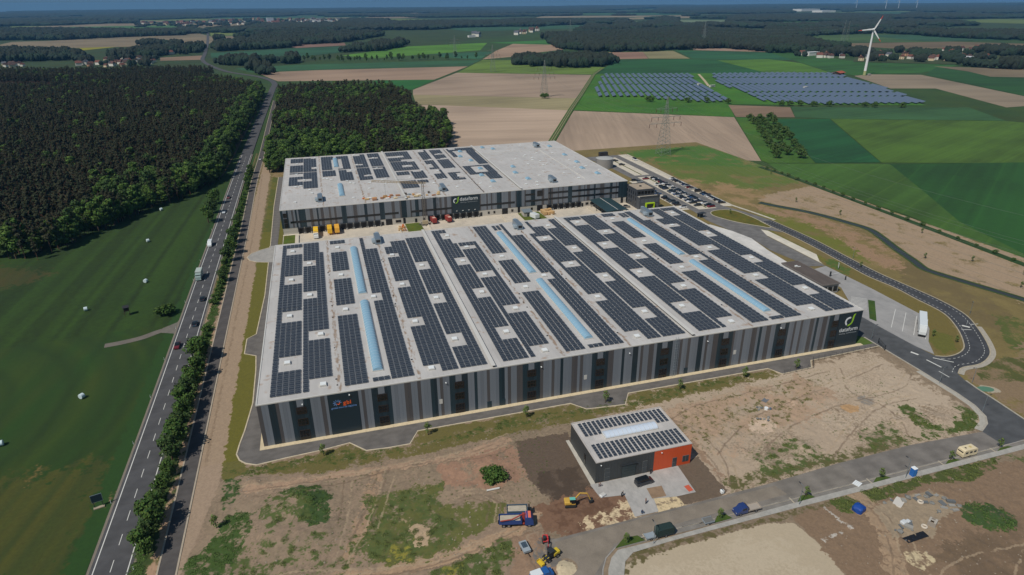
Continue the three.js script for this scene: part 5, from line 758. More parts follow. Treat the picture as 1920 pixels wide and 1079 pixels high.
// roadside row between the highway and the new lane
{
  const row = [[34, 1.05], [30, 1.12], [25.5, 1.1], [21.5, 0.85], [16, 0.6], [11, 0.62], [5.5, 0.75], [-1, 0.95], [-6, 1.1], [-11, 1], [-14.5, 1.0], [-19.5, 0.95], [-26, 1.05], [-32, 1.08], [-38, 0.95], [-44, 1.0], [-50, 0.95], [-57, 1.12], [-62, 1.05], [-132, 0.9], [-140, 0.75], [-150, 0.85], [-158, 1], [-168, 1.0], [-176, 0.9], [-186, 0.95], [-196, 0.9], [-205, 1.05], [-213, 1.1], [-222, 0.9], [-292, 0.8], [-300, 0.95], [-312, 1.05], [-326, 1], [-345, 1]];
  row.forEach(([z, s], i) => { const x = -24.0 + (z < -120 ? (z + 120) * 0.012 : 0) + (R() - 0.5) * 0.8; tree('road', i % 3, x, z, R() * 6, s * (0.68 + 0.36 * R()), 'roadside_tree', 'leafy green roadside tree in the row between highway and lane', 'roadside tree row'); });
  const hed = [-66, -70, -74, -78, -82, -120, -124, -128, -108, -112, -116, -236, -244, -252, -260, -268, -276, -284, 14, 9, 1, 19];
  hed.forEach((z, i) => { const x = -24.9 + (z < -120 ? (z + 120) * 0.012 : 0) + (R() - 0.5); tree('bush', i % 2, x, z + R() * 2, R() * 6, 0.8 + 0.5 * R(), 'roadside_bush', 'low green bush in the verge between highway and lane', 'roadside bushes').userData.category = 'bush'; });
  for (const [px, i, s] of [[[-42.2,-227.6], 0, 1.2], [[-42.3,-246.6], 1, 1.1], [[-42.4,-267.3], 2, 1.15]]) tree('road', i, px[0], px[1], i, s, 'roadside_tree', 'dark green tree at the meadow edge left of the highway', 'trees left of the highway');
  for (const [p, s] of [[[-43.2,-101], 1.7], [[-41.3,-103], 1.5], [[-44.6,-102.1], 1.3]]) tree('bush', 0, p[0], p[1], R() * 6, s, 'meadow_bush', 'round bush beside the field access track', 'bushes at the access track').userData.category = 'bush';
}
// woods
function scatter(P, step, seed, jit = 0.8) {
  const r = rng(seed); let a = 1e9, b = -1e9, c = 1e9, d = -1e9; for (const [x, z] of P) { a = Math.min(a, x); b = Math.max(b, x); c = Math.min(c, z); d = Math.max(d, z); }
  const out = []; for (let x = a; x < b; x += step) for (let z = c; z < d; z += step) { const X = x + (r() - 0.5) * step * 2 * jit, Z = z + (r() - 0.5) * step * 2 * jit; if (inside(P, X, Z)) out.push([X, Z, r(), r()]); } return out;
}
const woodL = [...[[-165.4,-205.8],[-134.4,-196.1],[-113.9,-188.1],[-109.2,-199.1],[-97.1,-226.9],[-84.8,-251.5],[-65.4,-285.7],[-59.2,-291.6]], [-47, -330], [-45, -420], [-44, -560], [-43, -700], [-43, -820], [-58, -880], [-105, -960], [-170, -1040], ...[[-139.6,-1131.3],[-161,-1163.2],[-411,-1215],[-581,-1282]]];
const clearing = [[-560.9,-1143.4],[-404.8,-1078.3],[-275,-997.4],[-274.6,-965.8],[-302.5,-949.4],[-495,-987.1]];
const woodM = [[-14, -342], [-16, -400], [-17, -560], [-19, -760], ...[[-21.1,-790.8],[6.1,-822.5],[64,-823],[129.8,-776.4],[139.6,-675.5],[128.6,-566.3],[134.2,-542.5],[153.3,-510.9]], ...[[137.7,-411.2]], [112, -340]];
function farD(x, z) { return Math.hypot(x - camera.position.x, z - camera.position.z, 100); }
{
  const all = [];
  for (const [x, z, a, b] of scatter(woodL, 4.5, 31)) { if (inside(clearing, x, z)) continue; const edge = Math.max(st(-75, -44, x) * st(-1000, -700, z), 0), nz = fbm(x / 45, z / 45, 3); const bl = edge > 0.35 ? a < 0.85 : (nz > 0.68 ? a < 0.45 : a < 0.03) || (z > -330 && x > -110 && a < 0.7); all.push([x, z, bl ? 'forest' : 'pines', b, 0]); }
  for (const [x, z, a, b] of scatter(woodM, 4.5, 32)) { const nz = fbm(x / 40 + 5, z / 40, 3), front = st(-470, -380, z) * st(75, 10, x); const bl = a < 0.08 + 0.9 * front + (nz > 0.58 ? 0.55 : 0) + (z > -372 ? 0.35 : 0); all.push([x, z, bl ? 'forest' : 'pines', b, 1]); }
  all.sort((p, q) => farD(p[0], p[1]) - farD(q[0], q[1]));
  const n = { forest: 0, pines: 0 }, rest = {};
  for (const [x, z, k, b, w] of all) {
    const v = Math.floor(b * 2.999), s = (k === 'forest' ? 0.5 + 0.62 * ((b * 7.3) % 1) : 0.58 + 0.48 * ((b * 5.7) % 1)), a = b * 40;
    const vis = w === 0 ? x > -330 : true;
    if (n[k] < 225 && vis) { n[k]++; tree(k, v, x, z, a, s, k === 'forest' ? 'deciduous_tree' : 'pine_tree', (k === 'forest' ? (w ? 'bright green broadleaf tree ' : 'green broadleaf tree ') : 'dark brown green pine ') + (w ? (z > -372 ? 'close behind the far hall, front rows of its wood' : 'deeper in the wood behind the far hall') : x > -78 ? 'of the big wood, standing close beside the highway' : edgeIn(woodL, x, z) < 14 ? 'at the edge of the big wood facing the meadow' : 'inside the big wood between meadow and highway'), w ? 'trees of the wood behind the far hall' : 'trees of the wood left of the highway', -0.3); }
    else (rest[k + v] ||= []).push([x, -0.4, z, a, s]);
  }
  console.log('woods', all.length);
  for (const key in rest) { const k = key.slice(0, -1), v = +key.slice(-1), g = kinds[k][v]; instanced(k === 'forest' ? 'deciduous_wood' : 'pine_wood', g.crown, mLeaf, rest[key], k === 'forest' ? 'green broadleaf crowns massed deeper in the woods' : 'dark pine crowns massed deeper in the woods'); instanced('wood_trunks', g.trunk, g.bark, rest[key], 'bare trunks standing deep in the woods'); }
  for (const P of [woodL, woodM]) sheet('forest_floor', P, -0.2 + (P === woodM ? 0.01 : 0), mat([0.16, 0.12, 0.075], 1, { map: T.soil }), 'brown leaf litter under the trees', 'ground', 30);
  sheet('clearing_soil', clearing, -0.1, FU(0.15, 0.085, 0.065), 'reddish bare soil of the clearing in the pine wood', 'field', 100);
}
// far woods: clumps of several crowns
const clump = [0, 1, 2].map(s => { const q = rng(300 + s), gs = []; for (let i = 0; i < 9; i++) { const g = new THREE.IcosahedronGeometry(1, 2), P = g.attributes.position; const sx = 5 + 3 * q(), sy = 6 + 3 * q(), x = (q() - 0.5) * 26, z = (q() - 0.5) * 26, y = 8 + 4 * q(), k = q() * 50; for (let j = 0; j < P.count; j++) { const a = P.getX(j), b = P.getY(j), c = P.getZ(j), n = 0.7 + 0.6 * fbm(a * 2.2 + k + 20, c * 2.2 + b * 2 + 40, 2); P.setXYZ(j, x + a * sx * n, y + b * sy * n, z + c * sx * n); } g.computeVertexNormals(); gs.push(g); } return merge(gs); });
const mFar = [mat([0.018, 0.034, 0.020], 1), mat([0.020, 0.040, 0.020], 1), mat([0.023, 0.032, 0.020], 1)];
{
  const far = [[], [], []]; let sd = 400;
  const wood = (P, step) => { for (const [x, z, a, b] of scatter(P, step, sd++)) far[Math.floor(a * 2.999)].push([x, -1, z, b * 6.28, step / 22 * (0.85 + 0.4 * b), (0.8 + 0.45 * a)]); };
  const Wd = [
    [[415.4,-1145.2],[453.1,-1086.7],[509.5,-1046.9],[565.2,-1043.1],[619.5,-1117.9],[617.8,-1155.6],[557,-1230],[443.3,-1195.6]], [[105,-1667],[215,-1686],[301,-1873],[306,-1976],[243,-1937],[108,-1707]], [[-215,-1823],[-132,-1880],[-26,-1909],[-6,-2065],[126,-2132],[258,-2450],[305,-2606],[76,-2847],[-68,-2686],[-242,-2095]],
    [[-157,-1343],[-90,-1344],[-1,-1423],[2,-1331],[-87,-1415],[-160,-1413]], [[668,-1562],[685,-1509],[719,-1430],[816,-1389],[988,-1425],[1086,-1429],[1101,-1270],[1170,-1240],[1335,-1276],[1372,-1411],[1589,-1938],[1654,-2545],[1286,-2326],[819,-2134]], [[1354,-1640],[1781,-1893],[2095,-1927],[2011,-1540],[2082,-1371],[2397,-1617],[1845,-2285]],
    [[-664,-1626],[-498,-1654],[-461,-1538],[-554,-1851],[-799,-2005]], [[-518,-2262],[-356,-2133],[-363,-2194],[-516,-2264]], [[-433,-1661],[-340,-1623],[-317,-1844],[-250,-1774],[-278,-2029],[-364,-1902],[-441,-1708]], [[-1110,-2840],[-842,-2756],[-647,-2929],[-470,-2994],[-501,-3292],[-1537,-4014]], [[-298,-2544],[-52,-2789],[-13,-3111],[183,-3281],[177,-3135],[-173,-2797],[-286,-2461]], [[221,-4069],[850,-3702],[1020,-3311],[1192,-3214],[1475,-4036],[233,-4264]], [[1064,-2447],[1343,-2537],[1594,-2827],[1197,-2720]], [[1084,-1237],[1147,-1211],[1161.3,-1080.4],[1270.3,-1035.8],[1314.2,-955],[1279,-914.2],[1243.8,-1013],[1204.1,-1123.5],[1101,-1252]], [[1226.5,-864.6],[1202.9,-777.9],[1261.6,-744.1],[1225.1,-720],[1190.7,-781.9]], [[1546.3,-1063.2],[1570.3,-980.2],[1507.1,-935],[1487.4,-1017.4]], [[-87,-1242],[-53.7,-1184.6],[-46.7,-1109.6],[-69.5,-1148.3]],
  ];
  const steps = [17, 19, 22, 17, 22, 24, 18, 18, 17, 24, 20, 26, 24, 24, 18, 18, 14];
  Wd.forEach((P, i) => wood(P, steps[i]));
  for (const [P, n] of [[[[-469,-1439],[-467,-1641],[-438,-1734],[-309,-1611],[-270,-1362],[-364,-1349]], 62], [[[-364,-1633],[-243,-1730],[-279,-1967],[-402,-2019]], 60], [[[1072.2,-965.6],[1182.5,-935.5],[1216.6,-855.8],[1508.3,-938.6],[1765.2,-1136],[1685.3,-1193.4],[1382.8,-1131.7],[1227.8,-1121.9]], 52], [[[1041.6,-1096.6],[1085.8,-988.1],[1213.7,-1127.7],[1129.9,-1199.2]], 56], [[[-915,-4206],[-430,-4129],[239,-4417],[292,-5499],[-384,-6176],[-1096,-5229]], 120]]) for (const [x, z, a, b] of scatter(P, n, sd++)) far[Math.floor(a * 2.999)].push([x, -1, z, b * 6.28, 0.45 + 0.3 * b + (n > 100 ? 0.5 : 0), 0.6 + 0.35 * a]);
  // beyond three kilometres the woods close up, with gaps for fields
  const q = rng(99), gaps = [[[-902,-4020],[-410,-3928],[221,-4069],[383,-5640],[-415,-6674],[-1288,-5986]], [[1688,-3314],[1859,-3212],[2273,-3978],[2069,-4115]], [[1907,-3184],[2190,-3016],[2897,-4065],[2541,-4318]], [[2428,-2155],[2561,-2084],[2907,-2499],[2826,-2546]], [[4128,-5086],[4175,-4438],[6303,-6814],[6594,-8261]], [[-334,-2561],[-287,-2539],[-491,-4163],[-552,-4198]]];
  const fc = [[0.20, 0.16, 0.10], [0.06, 0.14, 0.04], [0.13, 0.16, 0.04], [0.03, 0.09, 0.05], [0.24, 0.2, 0.13]];
  for (let i = 0; i < 46; i++) { const d = 2600 + 8000 * Math.pow(q(), 1.3), t = -0.2833 - 0.72 + 1.44 * q(), cx = camera.position.x + Math.sin(-t) * d, cz = camera.position.z - Math.cos(t) * d, w = (120 + 260 * q()) * (1 + d / 6000), l = (70 + 150 * q()) * (1 + d / 5000), a = q() * 0.8 - 0.4, P = [[-1, -1], [1, -0.8], [0.9, 1], [-1.1, 0.9]].map(([u, v]) => [cx + u * w * Math.cos(a) - v * l * Math.sin(a), cz + u * w * Math.sin(a) + v * l * Math.cos(a)]); if (d < 3300 && Math.abs(t + 0.2833) > 0.1 && i % 2) continue; gaps.push(P); field('distant_field', P, i % 5 === 0 || i % 5 === 4 ? 'soil' : 'crop', fc[i % 5], 'small far field in a gap of the distant woods', a); }
  for (let i = 0; i < 60000; i++) { const d = 3300 + 13500 * Math.pow(q(), 0.85), t = -0.2833 - 0.8 + 1.6 * q(), x = camera.position.x + Math.sin(-t) * d, z = camera.position.z - Math.cos(t) * d, n = fbm(x / 900 + 50, z / 900 + 50, 4); const k = q(); if (n < 0.47 && d < 9500 || gaps.some(P => inside(P, x, z))) continue; if (n < 0.40) continue; far[Math.floor(k * 2.999)].push([x, -2 + (d > 9000 ? (d - 9000) * 0.004 * fbm(x / 2500 + 9, z / 2500, 3) : 0), z, k * 40, 1.9 + d / 4200, 0.9 + 0.5 * k]); }
  far.forEach((l, i) => { instanced('distant_wood', clump[i], mFar[i], l, 'dark woodland stretching to the horizon'); });
  console.log('far', far.map(l => l.length));
}
// single trees that stand out
{
  const T2 = (kind, list, name, label, group, h = 0) => list.forEach(([x, z, s], i) => tree(kind, i % kinds[kind].length, x, z, R() * 6, s ?? 1, name, label, group));
  T2('orchard', [[459.3,-427.5],[464.7,-418.7],[479.1,-420.7],[450.8,-409.9],[457.9,-404.1],[470,-403.3],[443.6,-392.8],[448.3,-384.9],[453.5,-373.9],[429.7,-370],[435.5,-359.3],[439.4,-346.7],[418.1,-348.4],[425,-340.6],[430.8,-328.1],[408,-330.6],[413.5,-318.6],[415.8,-303.3],[396.1,-309.9],[395.1,-291.7],[402.1,-280.5],[383.2,-286.8],[388.6,-276.4],[391.3,-263.1],[373,-269.1]].map(p => [...p, 0.74 + 0.3 * R()]), 'orchard_tree', 'round dark green orchard tree in the grove', 'orchard trees');
  T2('forest', [[8,-1434],[28,-1411],[44,-1404],[60,-1398],[76,-1407],[89,-1372],[102,-1366],[115,-1376],[127,-1357],[137,-1353],[149,-1378],[163,-1373],[174,-1352],[191,-1377],[203,-1356],[216,-1351],[231,-1361],[244,-1355],[256,-1350],[272,-1360],[285,-1339],[304,-1347],[317,-1326],[337,-1334],[353,-1327],[372,-1336],[16,-1416],[37,-1423],[53,-1417],[67,-1395],[82,-1390],[96,-1384],[108,-1364],[121,-1374],[133,-1369],[156,-1375],[169,-1370],[183,-1364],[196,-1359],[210,-1354],[224,-1364],[237,-1358],[251,-1353],[263,-1348],[278,-1342],[293,-1336],[312,-1344],[328,-1337],[345,-1330]].map((p, i) => [p[0] + (R() - 0.5) * 22, p[1] + (R() - 0.5) * 24, 0.42 + 0.75 * R() * R() + 0.2 * R()]), 'hedgerow_tree', 'dark hedgerow tree in the line beyond the brown strip', 'hedgerow trees');
  T2('bush', [[311.4,-663.7],[315.3,-662.3],[426.1,-591.4],[428.2,-585.6],[468,-566.5],[489.6,-558.9],[508.9,-542.3],[557.9,-506.1],[566.7,-503],[578.5,-498.9],[590.2,-490.2],[607.7,-484],[640.3,-463.6],[650.6,-460],[677,-446.3]].map(p => [...p, 2.2]), 'field_bush', 'dark bush at the lower edge of the solar park', 'bushes along the solar park');
  T2('sapling', [[16.2, 9.2], [45.6, 8.4], [75.6, 8.4], [101.6, 8.2], [127.6, 8.4], [152, 8.2], [172, 8.6], [-9.2, 30]].map(p => [...p, 1 + 0.15 * R()]), 'young_tree', 'staked young tree on the grass strip before the near hall', 'young trees before the near hall');
  T2('sapling', [[82.8, 62.6], [108, 62], [133, 61.6], [156.4, 61.4], [180, 61.2], [198, 60.8]].map(p => [...p, 0.8]), 'young_tree', 'small young tree in a planter bed of the site road', 'young trees along the site road');
  T2('sapling', [[252, -151], [236, 4], [240, 10], [262, -60], [300, -60], [318, -50], [330, -90], [312, -130], [325, -30], [305, -160], [340, -205], [335, -225], [342, -216], [310, -20], [330, -6], [318, 12]].map(p => [...p, 0.75]), 'young_tree', 'thin young tree on the dry verges right of the halls', 'young trees on the verges');
  T2('bush', [[57.6, 31.8, 1.2], [59.6, 32.2, 1.4], [58.4, 33.6, 1.2], [60.6, 33.4, 1.1]], 'site_bush', 'dense green bush on the soil heap beside the white pipe', 'bushes on the soil heap');
  struct(mesh('hedge_strip', ribbonGeo(curve([[341.6,-246.8],[343.2,-215.4],[342.4,-171.1],[340.9,-121.7],[339,-76.5],[337.2,-37.3]], 60), -2.2, 2.2, -0.3, 0.15, 12), GR(0.022, 0.062, 0.016)), 'strip of dark rough grass along the top of the stream bank', 'grass');
  T2('bush', [[341.2,-238],[342.2,-230.7],[343.2,-223.6],[343.2,-215.4],[342.9,-205.9],[343.6,-198],[343.3,-189.2],[343.3,-180.5],[342.4,-171.1],[341.9,-162],[341.1,-152],[341,-142.2],[340.7,-131.8],[340.9,-121.7],[340.2,-110.3],[340,-99.3],[339.6,-88],[339,-76.5],[338.5,-65.7],[337.8,-54.7],[337.3,-45.1]].map(p => [...p, 0.55 + 0.4 * R()]), 'hedge_bush', 'low hedge bush along the top of the stream bank', 'hedge on the stream bank');
}
// weeds: tufts on the green parts of the site
{
  const tuft = [0, 1].map(i => leafGeo(80, 0.2, r => { const a = r() * 6.28, k = Math.sqrt(r()) * 0.75; return [Math.cos(a) * k, 0.05 + 0.32 * r() * (1.1 - k), Math.sin(a) * k, Math.cos(a) * 0.6, 0.8, Math.sin(a) * 0.6]; }, 500 + i, r => { const v = 0.6 + 0.7 * r(); return i ? [0.12 * v, 0.15 * v, 0.035 * v] : [0.075 * v, 0.135 * v, 0.026 * v]; }));
  const list = [[], []], q = rng(61);
  for (const L of siteGreen) { if (!L.b) continue; const area = (L.b[1] - L.b[0]) * (L.b[3] - L.b[2]), n = Math.min(1500, area * 1.1 * (L.d ?? 1)); for (let i = 0; i < n; i++) { const x = L.b[0] + q() * (L.b[1] - L.b[0]), z = L.b[2] + q() * (L.b[3] - L.b[2]); if (!inside(L.p, x, z)) continue; const d = L.d ?? 1, nn = fbm(x * (L.k ?? 0.6) + 7, z * (L.k ?? 0.6), 5); if (d < 1 && 0.5 + (nn - 0.5) * 2.2 < 1 - d + 0.02) continue; if (L.c[0] > lin(90)) continue; if (q() < 0.35) continue; list[L.c[0] > lin(70) ? 1 : 0].push([x, siteH(x, z) - 0.02, z, q() * 6, 0.45 + 0.7 * q()]); } }
  for (let i = 0; i < 5200; i++) { const x = -8 + q() * 210, z = 10 + q() * 60; if (inside([[82, 20], [116, 20], [116, 66], [66, 66], [66, 44]], x, z) || z > 52 || fbm(x / 9, z / 9, 3) < 0.47) continue; list[i % 2].push([x, siteH(x, z) - 0.02, z, q() * 6, 0.18 + 0.3 * q() * q()]); }
  list.forEach((l, i) => { const o = instanced('weeds', tuft[i], mLeaf, l, i ? 'light green weeds scattered on the building site' : 'dark green weeds in thick patches on the building site'); o.userData.category = 'weeds'; });
  const vv = []; for (let i = 0; i < 2600; i++) { const z = -330 + q() * 380; vv.push([-26.2 + q() * 2.6 + (z < -120 ? (z + 120) * 0.012 : 0), -0.03, z, q() * 6, 0.5 + 0.7 * q()]); } instanced('verge_grass', tuft[0], mLeaf, vv, 'rough green grass of the verge under the roadside trees').userData.category = 'grass';
  const rock = (() => { const g = new THREE.DodecahedronGeometry(0.5, 0); g.scale(1, 0.6, 0.8); return g; })(), rk = []; for (let i = 0; i < 4200; i++) { const x = -10 + q() * 212, z = 12 + q() * 88; if (inside([[66, 19], [117, 19], [117, 66], [208, 63], [208, 53], [117, 54], [66, 58]], x, z) || inside([[66, 54], [210, 51], [210, 66], [66, 69]], x, z) || inside([[68, 64], [126, 66], [124, 104], [66, 104]], x, z) || fbm(x / 12 + 3, z / 12, 3) < 0.48) continue; rk.push([x, siteH(x, z), z, q() * 6, 0.14 + 0.5 * q() ** 4]); } instanced('loose_stones', rock, mat(S3(150, 138, 122), 0.95), rk, 'loose stones and clods scattered over the building site').userData.category = 'stones';
  // stream in the bank
  const sp = curve([[283, -166], [287, -158], [298, -140], [305.5, -117], [307.9, -103.5], [304, -91], [298, -76], [292, -58.5], [288.6, -49], [291.7, -36], [296, -22], [302, 0], [306, 30]], 60);
  const s = struct(mesh('stream', ribbonGeo(sp, -1.6, 1.6, -0.02, -0.02, 10), mat(S3(56, 58, 48), 0.25)), 'narrow dark stream winding through the bare bank', 'stream'); for (const d of [-2.6, 1.6]) mesh('stream_edge', ribbonGeo(sp, d, d + 1, -0.01, 0.04, 10), GR(0.05, 0.085, 0.022), s);
  struct(mesh('site_pond', sheetGeo(ell(221.6, 36.9, 2.7, 1.6, 18, 0.3), 0.01, 4), mat(S3(92, 132, 106), 0.15)), 'small green pond of standing water beside the dark road', 'pond');
}


// ---------------------------------------------------------------- vehicles
const mTyre = mat([0.015, 0.015, 0.016], 0.8), mRim = mat(S3(160, 162, 166), 0.35, { metalness: 0.6 }), mCarGlass = mat([0.012, 0.016, 0.02], 0.08), mHead = mat(S3(230, 234, 236), 0.2), mTail = mat(S3(150, 24, 20), 0.3);
const wheelG = (() => { const g = new THREE.CylinderGeometry(0.33, 0.33, 0.22, 14); g.rotateZ(Math.PI / 2); return g; })(), rimG = (() => { const g = new THREE.CylinderGeometry(0.2, 0.2, 0.23, 10); g.rotateZ(Math.PI / 2); return g; })();
function prof(pts, w, bev = 0.07) { const s = new THREE.Shape(pts.map(p => new THREE.Vector2(p[0], p[1]))), g = new THREE.ExtrudeGeometry(s, { depth: w - 2 * bev, bevelEnabled: true, bevelSize: bev, bevelThickness: bev, bevelSegments: 2 }); g.rotateY(-Math.PI / 2); g.translate(w / 2 - bev, 0, 0); return g; }   // side view drawn in (z, y), front at +z
const shapes = {
  hatch: { L: 4.1, body: [[-2, 0.32], [-2.02, 0.75], [-1.9, 0.98], [-0.3, 1.0], [0.95, 0.96], [1.95, 0.78], [2.02, 0.5], [1.98, 0.3]], cab: [[-1.92, 0.95], [-1.62, 1.42], [-1.2, 1.48], [0.05, 1.46], [0.95, 0.95]], roof: [-1.5, 0.1], h: 1.47 },
  saloon: { L: 4.6, body: [[-2.25, 0.34], [-2.28, 0.75], [-2.2, 0.96], [-1.4, 1.0], [0.9, 0.96], [2.2, 0.76], [2.28, 0.5], [2.22, 0.3]], cab: [[-1.75, 0.96], [-1.1, 1.4], [-0.4, 1.45], [0.1, 1.43], [1.05, 0.95]], roof: [-1.05, 0.1], h: 1.44 },
  estate: { L: 4.7, body: [[-2.3, 0.34], [-2.34, 0.8], [-2.25, 1.0], [-0.3, 1.02], [1.0, 0.98], [2.2, 0.78], [2.3, 0.5], [2.25, 0.3]], cab: [[-2.25, 0.98], [-2.0, 1.44], [-1.5, 1.5], [0.1, 1.48], [1.05, 0.97]], roof: [-1.85, 0.15], h: 1.5 },
  van: { L: 5, body: [[-2.45, 0.4], [-2.48, 1.2], [-0.4, 1.2], [1.7, 1.14], [2.35, 0.9], [2.45, 0.5], [2.4, 0.36]], cab: [[-2.44, 1.15], [-2.36, 1.92], [-2.1, 1.98], [0.9, 1.96], [1.8, 1.12]], roof: [-2.3, 0.95], h: 1.97 },
};
const paintM = {};
function car(shape, rgb, name, label, group) {
  const S = shapes[shape], t = thing(name, label, shape === 'van' ? 'van' : 'car', 0, 0, 0, 0, group), key = rgb.join(); const m = paintM[key] ||= new THREE.MeshPhysicalMaterial({ roughness: 0.35, clearcoat: 0.8, clearcoatRoughness: 0.1 }); m.color.setRGB(...S3(...rgb));
  mesh('body', prof(S.body, 1.78), m, t); mesh('window_band', prof(S.cab, 1.56, 0.1), mCarGlass, t); mesh('car_roof', rbx(1.34, 0.07, S.roof[1] - S.roof[0], 0, S.h - 0.01, (S.roof[0] + S.roof[1]) / 2, 0.03), m, t);
  for (const sx of [-1, 1]) { for (const z of [-S.L * 0.3, S.L * 0.31]) { const w = mesh('wheel', wheelG, mTyre, t); w.position.set(sx * 0.8, 0.33, z); mesh('rim', rimG, mRim, w); } mesh('headlight', rbx(0.4, 0.16, 0.12, sx * 0.6, 0.62, S.L / 2 - 0.1, 0.03), mHead, t); mesh('tail_light', rbx(0.3, 0.2, 0.08, sx * 0.65, 0.75, -S.L / 2 + 0.02, 0.02), mTail, t); }
  return t;
}
const at3 = (o, x, z, ry, y = 0.06) => { o.position.set(x, y, z); o.rotation.y = ry; return o; };
at3(car('saloon', [110, 26, 30], 'car', 'dark red car driving on the highway below the access track'), -33.8, -71, 0.01); at3(car('hatch', [70, 92, 108], 'car', 'steel blue car driving away on the highway at the access track'), -30.2, -88.4, Math.PI); at3(car('hatch', [40, 58, 72], 'car', 'dark blue car driving away on the highway beside the low hedge'), -30.6, -113, Math.PI);
at3(car('hatch', [214, 222, 228], 'car', 'white car driving on the highway past the tree'), -35.6, -245, 0.01); at3(car('estate', [110, 46, 36], 'car', 'rust red car driving on the highway below the wood'), -36.4, -279, 0.01); at3(car('hatch', [60, 60, 64], 'car', 'dark car on the far bend of the highway'), -36.2, -640, 0.01);
at3(car('hatch', [206, 206, 204], 'car', 'white car parked on the new lane by the wood'), -23.5, -392, 0.1); at3(car('van', [22, 32, 44], 'van', 'black van parked on the forecourt of the small building'), 96, 45.4, Math.PI / 2 + 0.1); at3(car('hatch', [120, 120, 118], 'car', 'grey car parked under the office block beside the canopy'), 200, -181.4, 1.4);
// white panel van and box truck on the highway
function wheels(t, list, r = 0.45, w = 0.3) { for (const [x, y, z] of list) { const g = new THREE.CylinderGeometry(r, r, w, 16); g.rotateZ(Math.PI / 2); const o = mesh('wheel', g, mTyre, t); o.position.set(x, y, z); const h = new THREE.CylinderGeometry(r * 0.55, r * 0.55, w + 0.02, 10); h.rotateZ(Math.PI / 2); mesh('rim', h, mRim, o); } }
const mWhiteP = new THREE.MeshPhysicalMaterial({ roughness: 0.4, clearcoat: 0.5 }); mWhiteP.color.setRGB(...S3(224, 230, 232));
{
  const t = thing('panel_van', 'white panel van driving on the highway', 'van', -36.2, 0.06, -185.5, 0.01); mesh('body', prof([[-2.9, 0.4], [-2.95, 2.3], [-2.7, 2.5], [1.0, 2.48], [1.4, 2.3], [1.95, 1.5], [2.75, 1.2], [2.9, 0.9], [2.9, 0.4]], 2, 0.1), mWhiteP, t); mesh('windscreen', bx(1.7, 0.95, 0.06, 0, 1.42, 1.78, 0, -0.62), mCarGlass, t); for (const s of [-1, 1]) { mesh('side_window', bx(0.06, 0.6, 0.9, s * 0.99, 1.45, 1.1), mCarGlass, t); mesh('headlight', rbx(0.35, 0.25, 0.1, s * 0.75, 0.85, 2.9, 0.03), mHead, t); } wheels(t, [[-0.9, 0.36, -1.8], [0.9, 0.36, -1.8], [-0.9, 0.36, 1.9], [0.9, 0.36, 1.9]], 0.36, 0.24);
}
function boxTruck(name, label, x, z, ry, boxC, cabC, L, H, group, roofRidge) {
  const t = thing(name, label, 'truck', x, 0.06, z, ry, group), mb = mat(S3(...boxC), 0.5), mc = mat(S3(...cabC), 0.4);
  mesh('cargo_box', rbx(2.5, H, L, 0, 1.05, -0.6, 0.05), mb, t); mesh('box_frame', [bx(2.54, 0.12, L + 0.04, 0, 1.0, -0.6), bx(2.54, 0.1, 0.12, 0, H + 1.0, L / 2 - 0.6), bx(2.54, 0.1, 0.12, 0, H + 1.0, -L / 2 - 0.6), ...(roofRidge ? [bx(2.54, 0.06, 0.14, 0, H + 1.04, -0.6)] : [])], mUp, t);
  if (cabC) { mesh('cab', prof([[0, 0.6], [0, 2.85], [0.3, 3], [1.2, 2.95], [1.75, 1.9], [1.85, 0.6]], 2.4, 0.1).translate(0, 0, L / 2 - 0.5), mc, t); mesh('windscreen', bx(2.1, 1.0, 0.06, 0, 1.95, L / 2 + 1.26, 0, -0.42), mCarGlass, t); for (const s of [-1, 1]) { mesh('side_window', bx(0.06, 0.7, 0.8, s * 1.19, 2, L / 2 + 0.3), mCarGlass, t); mesh('mirror', bx(0.12, 0.5, 0.2, s * 1.35, 2, L / 2 + 0.9), mBlack, t); mesh('headlight', bx(0.35, 0.2, 0.08, s * 0.85, 0.85, L / 2 + 1.4), mHead, t); } }
  mesh('chassis', bx(0.9, 0.3, L + 1.4, 0, 0.7, 0), mBlack, t); wheels(t, [[-1.05, 0.5, -L / 2 + 1], [1.05, 0.5, -L / 2 + 1], [-1.05, 0.5, L / 2 + 0.5], [1.05, 0.5, L / 2 + 0.5]], 0.5, 0.35); return t;
}
boxTruck('box_truck', 'grey green box truck driving on the highway', -35.2, -139.5, 0.01, [178, 190, 184], [150, 170, 168], 5.6, 2.8);
boxTruck('delivery_truck', 'yellow box truck with white cab at a loading dock', 17.2, -184.4, 0, [246, 196, 34], [226, 228, 226], 8.4, 2.7, null, true);
for (const [x, i] of [[24.5, 0], [28.4, 1]]) { const t = thing('swap_trailer', i ? 'yellow swap body at a dock, next to an empty dock' : 'yellow swap body at a dock, nearer to the yellow truck', 'trailer', x, 0.06, -186.6, 0); mesh('cargo_box', rbx(2.5, 2.7, 7.4, 0, 1.1, 0, 0.05), mat(S3(236, i ? 176 : 184, i ? 66 : 44), 0.6), t); mesh('roof_rib', bx(2.54, 0.06, 0.14, 0, 3.8, 0), mat(S3(214, 160, 40), 0.5), t); mesh('support_leg', [-1, 1].flatMap(a => [-1, 1].map(b => bx(0.15, 1.1, 0.15, a * 1.1, 0, b * 3.2))), mBlack, t); wheels(t, [[-1, 0.45, -2.4], [1, 0.45, -2.4]]); }
